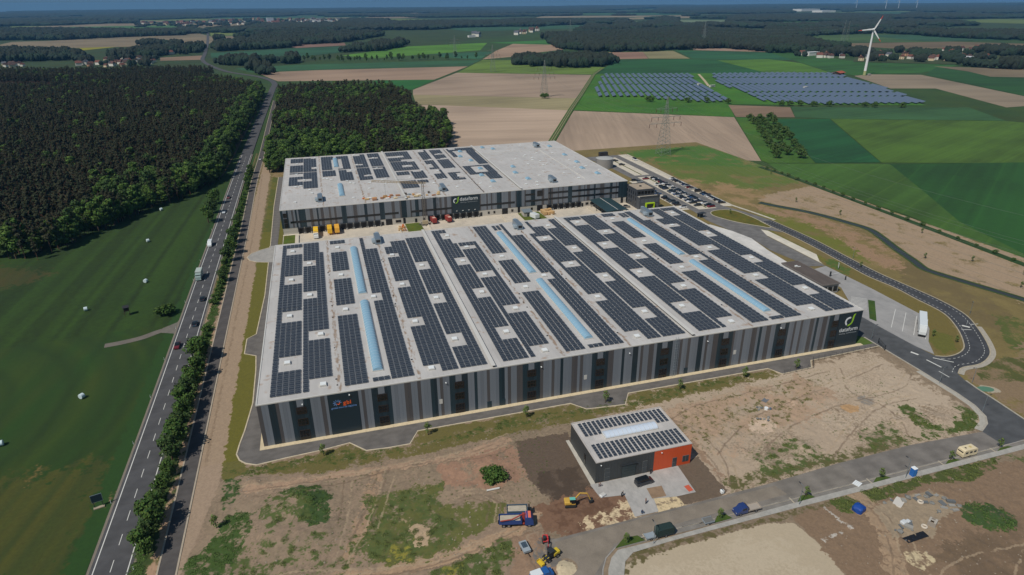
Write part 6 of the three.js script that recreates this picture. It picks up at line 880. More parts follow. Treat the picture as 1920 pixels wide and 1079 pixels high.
{ // parked articulated lorry
  const t = thing('articulated_lorry', 'white articulated lorry parked on the grey truck parking', 'lorry', 236.9, 0.07, -2.2, -0.86); t.rotation.y = Math.atan2(227.4 - 242.7, 5 + 9.7);
  mesh('trailer_box', rbx(2.55, 2.75, 13.6, 0, 1.15, -1.6, 0.06), mWhiteP, t); mesh('trailer_skirt', [bx(2.4, 0.5, 4, 0, 0.6, 1), bx(2.5, 0.15, 13.4, 0, 1, -1.6)], mUp, t); mesh('cab', prof([[5.6, 0.6], [5.6, 3.3], [6.2, 3.6], [7.1, 3.2], [7.6, 2], [7.7, 0.6]], 2.45, 0.1), mat(S3(206, 210, 210), 0.4), t); mesh('windscreen', bx(2.15, 1.1, 0.06, 0, 2.1, 7.42, 0, -0.3), mCarGlass, t); mesh('bumper', bx(2.4, 0.5, 0.2, 0, 0.5, 7.8), mBlack, t); mesh('rear_doors', bx(2.4, 2.5, 0.05, 0, 1.25, -8.44), mUp, t);
  for (const s of [-1, 1]) mesh('side_window', bx(0.06, 0.7, 0.9, s * 1.2, 2.2, 6.6), mCarGlass, t); wheels(t, [-1, 1].flatMap(s => [-7, -5.7, -4.4, 3.6, 6.8].map(z => [s * 1.05, 0.5, z])), 0.5, 0.36);
}
// car park rows
{
  const cols = { white: [224, 226, 228], silver: [150, 154, 158], black: [24, 26, 30], navy: [26, 40, 66], blue: [44, 72, 112], red: [122, 24, 34], grey: [78, 82, 88], slate: [54, 66, 76] }, ks = ['hatch', 'saloon', 'estate'], pr = {};
  const park = (x, z, c, sh_, ry, row) => { const nm = { right: 'in the row beside the outer footpath', upper: 'in the middle block, row facing the outer aisle', lower: 'in the middle block, row facing the inner aisle', left: 'in the row beside the office block' }[row], key = c + sh_ + row, label = `${c} ${{ hatch: 'hatchback', saloon: 'saloon car', estate: 'estate car', van: 'van' }[sh_]} parked ${nm}`; if (!pr[key]) { pr[key] = at3(car(sh_, cols[c], 'parked_car', label, 'cars in the staff car park'), x, z, ry, 0.07); } else dup(pr[key], x, 0.07, z, ry); };
  const q = rng(8), pick = () => { const r = q(); return r < 0.24 ? 'white' : r < 0.36 ? 'silver' : r < 0.58 ? 'black' : r < 0.70 ? 'navy' : r < 0.80 ? 'blue' : r < 0.84 ? 'red' : r < 0.93 ? 'grey' : 'slate'; };
  const fill = (x, zs, ry, row) => zs.forEach((e, i) => { const [z, c, s] = Array.isArray(e) ? e : [e]; park(x + (q() - 0.5) * 0.5, z, c ?? pick(), s ?? ks[Math.floor(q() * 3)], ry + (q() < 0.4 ? Math.PI : 0) + (q() - 0.5) * 0.05, row); });
  const P2 = Math.PI / 2;
  fill(260, [[-233, 'white'], [-229.6, 'grey'], [-226, 'black'], -222.6, -219.6, -216.6, -213.6, [-209.4, 'red'], [-206, 'silver'], [-193.4, 'slate'], [-190.6, 'blue'], [-188, 'silver'], [-185, 'white'], -182.4, -179.6, -177, [-174.6, 'white'], [-171.6, 'black']], P2, 'right');
  at3(car('van', [46, 42, 42], 'van', 'large dark van parked among cars beside the outer footpath'), 260, -199, P2);
  fill(248.6, [[-239, 'black'], [-236.4, 'white'], [-233.4, 'navy'], [-228.4, 'red'], [-225.6, 'navy'], [-222.6, 'white'], [-219, 'black'], [-215.6, 'white'], -209.6, -206, -203, -200.4, -197.6, [-195, 'white'], -192, -189.4, -186.8, -184.2, -181.6, -178.8, [-173.4, 'white'], [-169.4, 'black'], [-166.2, 'red']], P2, 'upper');
  fill(242.6, [[-239.4, 'red'], [-222.2, 'white'], -217, -214.2, -211.4, -205, -202.2, -199.4, -196.6, -194, -191.2, -188.4, [-185, 'white'], -182, [-179.4, 'white'], [-176.8, 'black'], [-171, 'black']], -P2, 'lower');
  fill(231.6, [[-210.6, 'navy'], [-207.8, 'blue'], [-204.4, 'silver'], [-201.4, 'blue'], [-193, 'black'], [-190.2, 'black'], [-186, 'grey'], [-182.8, 'slate'], [-178.4, 'black'], [-175.6, 'black'], [-169.6, 'white', 'estate']], P2, 'left');
  at3(car('estate', [30, 36, 40], 'parked_car', 'black estate car parked alone on the inner aisle near the tank'), 233, -237.4, P2, 0.07); at3(car('hatch', [160, 166, 170], 'parked_car', 'silver hatchback parked near the inner aisle bend'), 234.4, -232.6, P2, 0.07);
  at3(car('saloon', [30, 34, 42], 'parked_car', 'black saloon parked alone in the empty bays near the tank'), 246, -298, P2, 0.07); at3(car('saloon', [60, 60, 62], 'parked_car', 'dark grey saloon in the empty bays beside the planted strip'), 245.2, -284, P2, 0.07); at3(car('van', [214, 216, 214], 'van', 'white van parked on the footpath at the empty bays'), 262, -296, 0.1);
}
// ---------------------------------------------------------------- site machines and things
{ // tipper truck with loading crane
  const t = thing('crane_truck', 'blue tipper truck with red loading crane beside the weeds', 'truck', 59.6, siteH(59.6, 49.4), 49.4, 1.32), bl = mat(S3(42, 70, 130), 0.5), rd = mat(S3(164, 66, 58), 0.55), gv = mat(S3(206, 196, 176), 1, { map: T.soil });
  mesh('cab', prof([[2.6, 0.7], [2.6, 2.8], [2.9, 2.95], [3.9, 2.85], [4.4, 2.0], [4.5, 0.7]], 2.4, 0.1), bl, t); mesh('windscreen', bx(2.1, 1, 0.06, 0, 1.85, 4.18, 0, -0.45), mCarGlass, t); mesh('cab_roof', bx(2.2, 0.1, 1.2, 0, 2.92, 3.3), mat(S3(226, 120, 92), 0.5), t);
  mesh('tipper_bed', [bx(2.5, 0.15, 5.4, 0, 1.1, -1), bx(0.12, 1.0, 5.4, 1.2, 1.2, -1), bx(0.12, 1.0, 5.4, -1.2, 1.2, -1), bx(2.5, 1.0, 0.12, 0, 1.2, -3.7), bx(2.5, 1.3, 0.12, 0, 1.2, 1.7)], bl, t); mesh('gravel_load', rbx(2.2, 0.8, 5, 0, 1.25, -1, 0.3), gv, t); mesh('chassis', bx(0.9, 0.35, 8, 0, 0.65, 0), mBlack, t);
  mesh('loading_crane', [bx(0.6, 2.2, 0.6, 0, 1.1, 2.15), bar([0, 3.2, 2.15], [-1.3, 2.75, -0.6], 0.17, 6), bar([-1.3, 2.75, -0.6], [-1.5, 2.5, -3.4], 0.14, 6), bx(2.4, 0.25, 0.4, 0, 1, 2.15)], rd, t); wheels(t, [-1, 1].flatMap(s => [-2.6, -1.4, 3.5].map(z => [s * 1.0, 0.5, z])), 0.5, 0.35);
  const u = thing('tipper_trailer', 'gravel filled tipper trailer standing behind the blue crane truck', 'trailer', 61.2, siteH(61.2, 46.4), 46.4, 1.32); mesh('tipper_bed', [bx(2.5, 0.15, 5, 0, 0.9, 0), bx(0.12, 0.9, 5, 1.2, 1, 0), bx(0.12, 0.9, 5, -1.2, 1, 0), bx(2.5, 0.9, 0.12, 0, 1, 2.5), bx(2.5, 0.9, 0.12, 0, 1, -2.5)], mat(S3(76, 96, 112), 0.5), u); mesh('gravel_load', rbx(2.2, 0.7, 4.7, 0, 1.05, 0, 0.28), gv, u); mesh('tow_bar', [bar([-0.5, 0.7, 2.5], [0, 0.7, 4.4], 0.06), bar([0.5, 0.7, 2.5], [0, 0.7, 4.4], 0.06), bx(1.6, 1.8, 0.3, 0, 0.5, 2.9)], mBlack, u); wheels(u, [-1, 1].flatMap(s => [-1.1, 0.2].map(z => [s * 1, 0.45, z])), 0.45, 0.3);
}
function excavator(label, x, z, ry, c, s, cabC, folded) {
  const y = siteH(x, z), t = thing('excavator', label, 'excavator', x, y, z, ry); t.scale.setScalar(s); const m = mat(S3(...c), 0.45);
  for (const q of [-1, 1]) { const k = mesh('track', rbx(0.5, 0.75, 3.2, q * 1.05, 0, 0, 0.3), mTyre, t); mesh('track_roller', Array.from({ length: 5 }, (_, i) => { const g = new THREE.CylinderGeometry(0.18, 0.18, 0.54, 8); g.rotateZ(Math.PI / 2); g.translate(q * 1.05, 0.3, -1.1 + i * 0.55); return g; }), mDarkM, k); }
  mesh('undercarriage', bx(1.7, 0.3, 1.8, 0, 0.45, 0), mDarkM, t); mesh('engine_housing', [rbx(2.2, 1.0, 2.0, 0, 0.85, -0.7, 0.25), rbx(2.1, 0.5, 1.2, 0, 0.85, 0.7, 0.1)], m, t);
  mesh('cab', rbx(1.0, 1.5, 1.5, -0.55, 1.2, 0.45, 0.12), mCarGlass, t); mesh('cab_roof', rbx(1.05, 0.12, 1.55, -0.55, 2.66, 0.45, 0.04), mat(S3(...cabC), 0.4), t);
  const b = folded ? [[0.45, 1.2, 1], [0.45, 2.9, 2.4], [0.45, 2.0, 4.0], [0.45, 0.6, 3.6]] : [[0.45, 1.3, 1], [0.45, 3.6, 2.6], [0.45, 3.4, 4.6], [0.45, 1.0, 5.6]];
  mesh('boom', [bar(b[0], b[1], 0.2, 6), bar(b[1], b[2], 0.18, 6)], m, t); mesh('stick', bar(b[2], b[3], 0.14, 6), m, t); mesh('hydraulic_ram', [bar([0.2, 1.3, 1.3], [0.3, 2.7, 2.5], 0.06), bar([0.3, 3.0, 2.6], [0.3, 2.7, 4.2], 0.06)], mMetal, t);
  const sh2 = new THREE.Shape(); sh2.moveTo(0, 0); sh2.lineTo(0.9, 0.1); sh2.quadraticCurveTo(0.9, -0.8, 0, -0.8); sh2.lineTo(-0.1, -0.4); sh2.closePath(); const bk = new THREE.ExtrudeGeometry(sh2, { depth: 0.9, bevelEnabled: false }); bk.rotateY(-Math.PI / 2); bk.translate(b[3][0] + 0.45, b[3][1] + 0.1, b[3][2] - 0.4); mesh('bucket', bk, mDarkM, t); return t;
}
excavator('yellow excavator with turquoise cab roof digging beside the small building', 74.8, 47.2, 1.35, [206, 166, 74], 0.92, [110, 190, 176]);
excavator('red mini excavator with dark canopy at the site road corner', 65, 56.6, -0.2, [206, 62, 62], 0.62, [50, 62, 62], true);
{ // yellow wheel loader
  const y = siteH(64.4, 61.6), t = thing('wheel_loader', 'small yellow and black wheel loader beside the sand heap', 'loader', 64.6, y + 0.05, 61.6, -1.2), m = mat(S3(206, 180, 52), 0.55);
  mesh('rear_body', rbx(1.5, 0.9, 1.9, 0, 0.6, -1.2, 0.2), m, t); mesh('cab', rbx(1.3, 1.4, 1.2, 0, 0.9, 0.1, 0.1), mCarGlass, t); mesh('cab_roof', rbx(1.4, 0.1, 1.4, 0, 2.3, 0.1, 0.04), mDarkM, t); mesh('front_frame', bx(1.1, 0.5, 1.2, 0, 0.5, 1.3), mDarkM, t); mesh('lift_arm', [bar([0.4, 1, 1], [0.4, 0.7, 2.7], 0.1, 6), bar([-0.4, 1, 1], [-0.4, 0.7, 2.7], 0.1, 6)], m, t); mesh('bucket', [bx(1.9, 0.08, 0.9, 0, 0.2, 3.1), bx(1.9, 0.7, 0.08, 0, 0.2, 2.7), bx(0.06, 0.55, 0.8, 0.92, 0.2, 3.1), bx(0.06, 0.55, 0.8, -0.92, 0.2, 3.1)], m, t); wheels(t, [[-0.8, 0.5, -1.2], [0.8, 0.5, -1.2], [-0.8, 0.5, 1.3], [0.8, 0.5, 1.3]], 0.5, 0.4);
}
{ const t = thing('box_trailer', 'grey flat box trailer on the bare soil beside the excavators', 'trailer', 59.6, siteH(59.6, 57.6), 57.6, 0.1); mesh('trailer_bed', [bx(1.7, 0.5, 3.2, 0, 0.5, 0), bx(1.76, 0.1, 3.26, 0, 0.98, 0)], mat(S3(156, 166, 172), 0.5), t); mesh('window_frame_load', [bx(1.2, 0.12, 1.6, 0, 1.08, -0.3), bx(0.06, 0.2, 1.6, 0, 1.08, -0.3)], mat(S3(70, 84, 96), 0.3), t); mesh('tow_bar', bar([0, 0.5, 1.6], [0.1, 0.45, 2.9], 0.06), mBlack, t); wheels(t, [[-0.85, 0.33, -0.1], [0.85, 0.33, -0.1]], 0.33, 0.2); }
{ const t = thing('pickup_truck', 'blue van with white roof at the edge of the site', 'van', 60.6, siteH(60.6, 66.4), 66.4, 1.7); mesh('body', prof([[-2.4, 0.4], [-2.4, 1.3], [0.2, 1.35], [0.5, 1.9], [1.5, 1.9], [2, 1.2], [2.6, 1], [2.65, 0.4]], 1.9, 0.09), mat(S3(40, 92, 156), 0.4), t); mesh('white_cover', rbx(1.8, 0.9, 2.5, 0, 1.2, -1.15, 0.1), mWhiteP, t); mesh('windscreen', bx(1.6, 0.8, 0.06, 0, 1.2, 1.82, 0, -0.6), mCarGlass, t); wheels(t, [[-0.85, 0.35, -1.5], [0.85, 0.35, -1.5], [-0.85, 0.35, 1.6], [0.85, 0.35, 1.6]], 0.35, 0.24); }
{ const t = thing('covered_trailer', 'dark green tarpaulin trailer parked beside the pavement', 'trailer', 92.4, 0.06, 62.7, 1.58); mesh('tarpaulin', prof([[-2.1, 0.7], [-2.1, 2.2], [-1.8, 2.45], [1.8, 2.45], [2.1, 2.2], [2.1, 0.7]], 2, 0.12), mat(S3(32, 52, 50), 0.75), t); mesh('trailer_bed', bx(2, 0.2, 4.4, 0, 0.5, 0), mDarkM, t); wheels(t, [[-0.9, 0.33, 0], [0.9, 0.33, 0]], 0.33, 0.22); const u = thing('flat_trailer', 'silver flat trailer in front of the green tarpaulin trailer', 'trailer', 88.6, 0.06, 62.7, 1.58); mesh('trailer_bed', [bx(1.6, 0.35, 2.4, 0, 0.5, 0), bx(1.66, 0.12, 0.2, 0, 0.85, 1.1), bx(1.66, 0.12, 0.2, 0, 0.85, -1.1)], mat(S3(170, 180, 186), 0.4, { metalness: 0.3 }), u); mesh('tow_bar', bar([0, 0.5, -1.2], [0, 0.45, -2.2], 0.05), mBlack, u); wheels(u, [[-0.8, 0.3, 0], [0.8, 0.3, 0]], 0.3, 0.2); }
{ const t = thing('flat_trailer', 'low grey flat trailer before the planter bed', 'trailer', 104.4, 0.06, 62.3, 1.58); mesh('trailer_bed', [bx(1.7, 0.25, 2.6, 0, 0.5, 0), bx(0.06, 0.3, 2.6, 0.84, 0.6, 0), bx(0.06, 0.3, 2.6, -0.84, 0.6, 0)], mat(S3(150, 160, 168), 0.4), t); mesh('tow_bar', bar([0, 0.5, -1.3], [0, 0.4, -2.4], 0.05), mBlack, t); mesh('wooden_plank_load', bx(1.4, 0.1, 2.4, 0, 0.76, 0), mat(S3(110, 110, 106), 0.8), t); wheels(t, [[-0.8, 0.3, 0], [0.8, 0.3, 0]], 0.3, 0.2); }
{ // blue flatbed truck
  const t = thing('flatbed_truck', 'dark blue flatbed truck parked on the site road', 'truck', 115.2, 0.06, 61.8, -1.56), m = new THREE.MeshPhysicalMaterial({ roughness: 0.35, clearcoat: 0.7 }); m.color.setRGB(...S3(38, 58, 112));
  mesh('cab', prof([[0.1, 0.5], [0.1, 1.9], [0.4, 2.2], [1.6, 2.15], [2.2, 1.35], [3.1, 1.1], [3.2, 0.5]], 2, 0.1), m, t); mesh('windscreen', bx(1.7, 0.85, 0.06, 0, 1.38, 2.02, 0, -0.66), mCarGlass, t); for (const s of [-1, 1]) { mesh('side_window', bx(0.06, 0.55, 1.1, s * 0.98, 1.45, 1.1), mCarGlass, t); mesh('headlight', rbx(0.35, 0.22, 0.1, s * 0.7, 0.8, 3.18, 0.03), mHead, t); } mesh('flatbed', [bx(2.1, 0.14, 3.7, 0, 0.85, -1.9), bx(0.06, 0.3, 3.7, 1.04, 0.95, -1.9), bx(0.06, 0.3, 3.7, -1.04, 0.95, -1.9), bx(2.1, 0.3, 0.06, 0, 0.95, -3.75)], mat(S3(168, 158, 146), 0.7), t); mesh('headboard_rack', [bx(2, 0.08, 0.08, 0, 1.9, -0.1), bx(0.08, 1, 0.08, 0.9, 0.9, -0.1), bx(0.08, 1, 0.08, -0.9, 0.9, -0.1)], mDarkM, t); mesh('chassis', bx(0.8, 0.25, 6, 0, 0.5, -0.6), mBlack, t); wheels(t, [[-0.9, 0.38, -2.3], [0.9, 0.38, -2.3], [-0.9, 0.38, 2.1], [0.9, 0.38, 2.1]], 0.38, 0.26);
}
{ // caravan
  const t = thing('caravan', 'cream caravan parked beside the pavement', 'caravan', 186.1, 0.06, 60.7, 1.58), m = mat(S3(224, 208, 172), 0.45); mesh('body', prof([[-2.4, 0.5], [-2.5, 1.2], [-2.25, 2.35], [-1.9, 2.5], [1.9, 2.5], [2.3, 2.3], [2.5, 1.3], [2.4, 0.5]], 2.1, 0.12), m, t); for (const z of [-1.4, 0.1, 1.5]) for (const s of [-1, 1]) mesh('window', rbx(0.08, 0.6, 0.9, s * 1.04, 1.35, z, 0.03), mCarGlass, t); mesh('front_window', bx(1.6, 0.7, 0.06, 0, 1.35, -2.42, 0, -0.2), mCarGlass, t); mesh('roof_hatch', [rbx(0.8, 0.14, 0.8, 0, 2.5, 0.6, 0.05), rbx(0.6, 0.12, 0.6, 0, 2.5, -1, 0.05)], mat(S3(200, 180, 120), 0.5), t); mesh('tow_bar', bar([0, 0.5, 2.4], [0, 0.45, 3.6], 0.05), mBlack, t); wheels(t, [[-0.95, 0.33, 0], [0.95, 0.33, 0]], 0.33, 0.22);
}
{ const t = thing('portable_toilet', 'blue portable toilet with white roof on the pavement', 'toilet', 165.2, 0.1, 63.1, 0.05); mesh('cabin', [rbx(1.2, 2.1, 1.2, 0, 0.1, 0, 0.05), bx(1.26, 0.1, 1.26, 0, 0, 0)], mat(S3(36, 104, 180), 0.5), t); mesh('roof', rbx(1.26, 0.3, 1.26, 0, 2.2, 0, 0.14), mDome, t); mesh('door', bx(0.75, 1.8, 0.05, 0, 0.2, 0.61), mat(S3(60, 130, 200), 0.5), t); }
{ const t = thing('tarpaulin_stack', 'bright blue tarpaulin over a stack on the grass', 'tarpaulin', 141.9, 0.02, 69.6, 0.3); const g = new THREE.IcosahedronGeometry(1.6, 3), P = g.attributes.position; for (let i = 0; i < P.count; i++) { const x = P.getX(i), y = P.getY(i), z = P.getZ(i), n = 0.9 + 0.25 * fbm(x * 2 + 9, z * 2 + y, 3); const sp = v => Math.sign(v) * Math.pow(Math.abs(v) / 1.6, 0.42) * 1.6; P.setXYZ(i, sp(x) * 0.86 * n, Math.max(0, sp(y) * 0.55 + 0.88 - 0.22 * Math.abs(sp(x))) * (0.95 + 0.1 * n), sp(z) * 0.76 * n); } g.computeVertexNormals(); mesh('tarpaulin', g, mat(S3(22, 70, 150), 0.55), t); mesh('pallet_base', bx(3.2, 0.15, 2.8, 0, 0, 0), mat(S3(150, 124, 92), 0.9), t); }
// rubble and blocks on the storage patch
{
  const q = rng(45), gm = [mat(S3(128, 128, 124), 0.9), mat(S3(104, 108, 110), 0.9), mat(S3(152, 150, 144), 0.9)];
  const spots = [[150, 69.4], [152.4, 69.2], [155, 70.2], [157, 69.6], [158.6, 70.8], [160, 69.6], [161.6, 70.6], [163, 70.2], [164.6, 71], [165.4, 72.4], [166, 73.8], [165, 75], [166.6, 75.6], [163.6, 73.6], [162.6, 75], [161, 73], [159.6, 72.2], [164.4, 76.6], [160.4, 75.6], [147.4, 77], [149, 77.6], [146, 78.2], [150.4, 76.6]];
  spots.forEach(([x, z], i) => { const t = thing('stone_block', 'grey concrete block or rubble piece on the storage patch', 'block', x, 0, z, q() * 6, 'rubble on the storage patch'); const g = new THREE.DodecahedronGeometry(0.7, 0), P = g.attributes.position; for (let k = 0; k < P.count; k++) { const n = 0.75 + 0.5 * fbm(P.getX(k) * 2 + i * 3, P.getZ(k) * 2 + P.getY(k), 2); P.setXYZ(k, P.getX(k) * n * (1 + q() * 0.0), P.getY(k) * n * 0.6 + 0.3, P.getZ(k) * n); } g.computeVertexNormals(); mesh('block', i % 3 ? bx(0.9 + q(), 0.25 + 0.4 * q(), 0.6 + 0.6 * q(), 0, 0, 0, 0, 0.06) : g, gm[i % 3], t); mesh('fragment', bx(0.5, 0.2, 0.4, 0.8, 0, 0.5, q()), gm[(i + 1) % 3], t); t.scale.setScalar(0.6 + 0.6 * q()); });
  const slab = thing('concrete_slab', 'stack of pale slabs at the grass edge of the storage patch', 'slabs', 153.4, 0.02, 70.2, 0.5); for (let i = 0; i < 3; i++) mesh('slab', bx(3.4, 0.1, 2, i * 0.1, i * 0.11, i * 0.06), mat(S3(204, 200, 192), 0.8), slab);
  for (const [x, z, s, l] of [[158.6, 71.8, 1, 'pale concrete ring lying among the rubble'], [152.6, 78.6, 1, 'pale concrete ring lying beside the crate']]) { const t = thing('concrete_ring', l, 'ring', x, 0, z); const g = new THREE.TorusGeometry(0.55, 0.2, 8, 20); g.rotateX(Math.PI / 2); g.scale(1, 1.6, 1); g.translate(0, 0.3, 0); mesh('ring', g, mat(S3(206, 196, 180), 0.8), t); }
  const c = thing('storage_crate', 'grey slatted crate on the storage patch', 'crate', 155.2, 0, 78.4, 0.5); mesh('crate_wall', [bx(1.9, 1.3, 0.08, 0, 0, 0.8), bx(1.9, 1.3, 0.08, 0, 0, -0.8), bx(0.08, 1.3, 1.7, 0.95, 0, 0), bx(0.08, 1.3, 1.7, -0.95, 0, 0)], mat(S3(156, 148, 138), 0.9), c); mesh('crate_lid', [bx(1.9, 0.08, 0.5, 0, 1.3, 0.6), bx(1.9, 0.08, 0.4, 0, 1.3, -0.6), bx(0.3, 0.08, 1.6, 0, 1.31, 0)], mat(S3(176, 170, 160), 0.9), c);
  const w = thing('wrapped_bundle', 'white plastic wrapped bundle on the storage patch', 'bundle', 148.9, 0, 76.2, 0.2); mesh('wrapping', [rbx(1.6, 0.9, 1.2, 0, 0, 0, 0.3), rbx(1.2, 0.7, 1, 1.3, 0, 0.2, 0.3)], mat(S3(206, 210, 212), 0.4), w);
  const s2 = thing('black_sheet', 'crumpled black plastic sheet on the brown soil', 'sheet', 148, 0.02, 80.6, 0.05); const g = new THREE.PlaneGeometry(6.4, 1.7, 30, 10), P = g.attributes.position; g.rotateX(-Math.PI / 2); for (let k = 0; k < P.count; k++) P.setY(k, 0.05 + 0.35 * fbm(P.getX(k) * 1.3 + 30, P.getZ(k) * 1.3 + 9, 3)); g.computeVertexNormals(); mesh('plastic_sheet', g, mat([0.014, 0.014, 0.016], 0.35, { side: THREE.DoubleSide }), s2); mesh('ballast_stone', rbx(0.5, 0.3, 0.4, -3, 0.05, 0, 0.12), gm[1], s2);
  const pipe = thing('concrete_pipe', 'white pipe lying on the soil below the green bush', 'pipe', 57.7, 0.3 + siteH(57.7, 36.5), 36.5); { const k = mesh('pipe', new THREE.CylinderGeometry(0.25, 0.25, 3.4, 14), mat(S3(206, 206, 200), 0.6), pipe); k.rotation.z = Math.PI / 2; }
  const wb = thing('welding_unit', 'white machine case at the corner of the forecourt', 'machine', 83.8, 0.07, 46.6, 0.4); mesh('case', rbx(1.5, 0.6, 1, 0, 0, 0, 0.12), mDome, wb); mesh('lid', bx(1.3, 0.06, 0.8, 0, 0.6, 0), mUp, wb);
  const tb = thing('pallet_table', 'white board lying in a parking bay of the site road', 'board', 148.8, 0.08, 61.6, 0.4); for (let i = 0; i < 4; i++) mesh('board', bx(2, 0.12, 0.4, 0, 0.04, -0.66 + i * 0.44), mDome, tb);
  for (const [x, z, l] of [[143, 31, 'row of grey stones on the bare site, beside the heap'], [146.5, 25.5, 'white barrels on the bare site near the grass strip']]) { const t = thing('stone_pile', l, 'stones', x, siteH(x, z), z); for (let i = 0; i < 6; i++) mesh('stone', rbx(0.7, 0.45, 0.6, (q() - 0.5) * 4, 0, (q() - 0.5) * 2, 0.15), gm[i % 3], t); }
  const pl = thing('steel_plate', 'flat grey steel plate lying on the bare site', 'plate', 150.4, siteH(150.4, 21.5) + 0.02, 21.6, 0.5); mesh('plate', bx(3, 0.06, 1.6), mat(S3(112, 116, 120), 0.5), pl); mesh('lifting_eye', bx(0.2, 0.1, 0.2, 1.2, 0.06, 0), mDarkM, pl);
  const bt = thing('water_tank', 'small white water tank and drums on the bare site', 'tank', 147, siteH(147, 26), 26.4); mesh('tank', cyl(0.6, 0.6, 0.9, 0, 0, 0, 14), mDome, bt); mesh('drum', cyl(0.3, 0.3, 0.8, 1.2, 0, 0.4, 10), mat(S3(90, 110, 130), 0.5), bt);
  const tile = thing('paving_pallet', 'dark pallet of stones beside the fire lane bay', 'pallet', 113.8, siteH(113.8, 22), 22, 0.2); mesh('stones', rbx(1.2, 0.6, 1.2, 0, 0.1, 0, 0.1), gm[0], tile); mesh('pallet', bx(1.3, 0.12, 1.3), mat(S3(140, 112, 84), 0.9), tile);
  const p2 = thing('white_sack', 'white bulk bag at the edge of the site road', 'bag', 113.4, 0.05, 54.4); mesh('bag', rbx(0.9, 1, 0.9, 0, 0, 0, 0.2), mDome, p2); mesh('strap', bx(0.1, 0.2, 0.9, 0, 1, 0), mDarkM, p2);
}
// construction fence at the right end of the fire lane
{ const f = thing('mesh_fence', 'grey mesh panel fence at the end of the fire lane', 'fence'); const pts = [[165.6, 10.6], [177.8, 10], [180.8, 6], [211, 5]]; for (let i = 0; i < 3; i++) { const [a, b] = [pts[i], pts[i + 1]], L = Math.hypot(b[0] - a[0], b[1] - a[1]), n = Math.max(1, Math.round(L / 2.5)); for (let k = 0; k <= n; k++) mesh('post', cyl(0.04, 0.04, 2, a[0] + (b[0] - a[0]) * k / n, 0, a[1] + (b[1] - a[1]) * k / n, 6), mDarkM, f); for (let k = 0; k < n; k++) { const p = u => [a[0] + (b[0] - a[0]) * (k + u) / n, a[1] + (b[1] - a[1]) * (k + u) / n], g = []; for (let u = 0; u <= 1.001; u += 0.2) { const q = p(u); g.push(bar([q[0], 0.1, q[1]], [q[0], 1.9, q[1]], 0.012, 3)); } for (const y of [0.2, 0.75, 1.3, 1.85]) { const q = p(0), r = p(1); g.push(bar([q[0], y, q[1]], [r[0], y, r[1]], 0.014, 3)); } mesh('mesh_panel', g, mDarkM, f); } } }
{ const f = thing('sliding_gate', 'dark sliding gate between fire lane and dark road', 'gate', 211.6, 0, 4.6, 1.2); for (let i = 0; i < 12; i++) mesh('bar', bx(0.05, 1.7, 0.05, -2.4 + i * 0.44, 0.2, 0), mDarkM, f); mesh('gate_frame', [bx(5.2, 0.1, 0.08, 0, 0.15, 0), bx(5.2, 0.1, 0.08, 0, 1.9, 0)], mDarkM, f); mesh('gate_post', [bx(0.2, 2.2, 0.2, -2.7, 0, 0), bx(0.2, 2.2, 0.2, 2.7, 0, 0)], mDarkM, f); }
// street lamps
function lamp(x, z, ry, label, H = 6) { const t = thing('street_lamp', label, 'street lamp', x, 0, z, ry, 'street lamps of the site roads'); mesh('lamp_post', cyl(0.08, 0.05, H, 0, 0, 0, 8), mMetal, t); mesh('lamp_arm', bar([0, H - 0.05, 0], [0, H, 1], 0.04, 5), mMetal, t); mesh('lamp_head', rbx(0.28, 0.12, 0.7, 0, H - 0.05, 1.2, 0.05), mDarkM, t); }
lamp(88.7, 64.6, Math.PI, 'grey street lamp beside the flat silver trailer'); lamp(129.4, 63.6, Math.PI, 'grey street lamp beside the planter bed on the pavement'); lamp(162.6, 63.4, Math.PI, 'grey street lamp beside the blue portable toilet'); lamp(210.4, 30, Math.PI / 2, 'grey street lamp on the kerb of the dark road'); lamp(209, 46.4, Math.PI / 2, 'grey street lamp at the corner of site road and dark road'); lamp(220.6, 33, -Math.PI / 2, 'grey street lamp beside the green pond'); lamp(212.4, -1, Math.PI / 2, 'grey street lamp at the sliding gate'); lamp(266.6, -70, -Math.PI / 2, 'grey street lamp on the long straight of the loop road'); lamp(265, -6, -1.2, 'grey street lamp at the outer bend of the loop road');
// bollard island on the loop road
{ const t = thing('road_sign', 'white arrow sign on the traffic island of the loop road', 'sign', 254.6, 0.06, 1.4, 0.6); mesh('sign_post', cyl(0.05, 0.05, 1.6, 0, 0, 0, 6), mMetal, t); mesh('sign_plate', bx(0.7, 0.9, 0.05, 0, 1.2, 0.06), mDome, t); mesh('island_slab', rbx(0.9, 0.14, 2.6, 0, 0, 0, 0.06), mWhite, t); }
{ const t = thing('info_panel', 'white information board on the grass beside the gatehouse', 'sign', 251, 0, -62, 0.9); mesh('board', bx(2.4, 2, 0.12, 0, 0.6, 0), mDome, t); mesh('post', [bx(0.12, 2.6, 0.12, -1.1, 0, 0), bx(0.12, 2.6, 0.12, 1.1, 0, 0)], mMetal, t); }
{ const t = thing('entrance_post', 'dark entry barrier posts beside the gatehouse lane', 'barrier', 240.5, 0, -55, 0.2); mesh('post', [bx(0.5, 2.4, 0.5, 0, 0, 0), bx(0.4, 1.8, 0.4, 2.4, 0, 6)], mDarkM, t); mesh('barrier_arm', bar([0, 1, 0], [5, 1.1, 0.6], 0.06), mDome, t); }
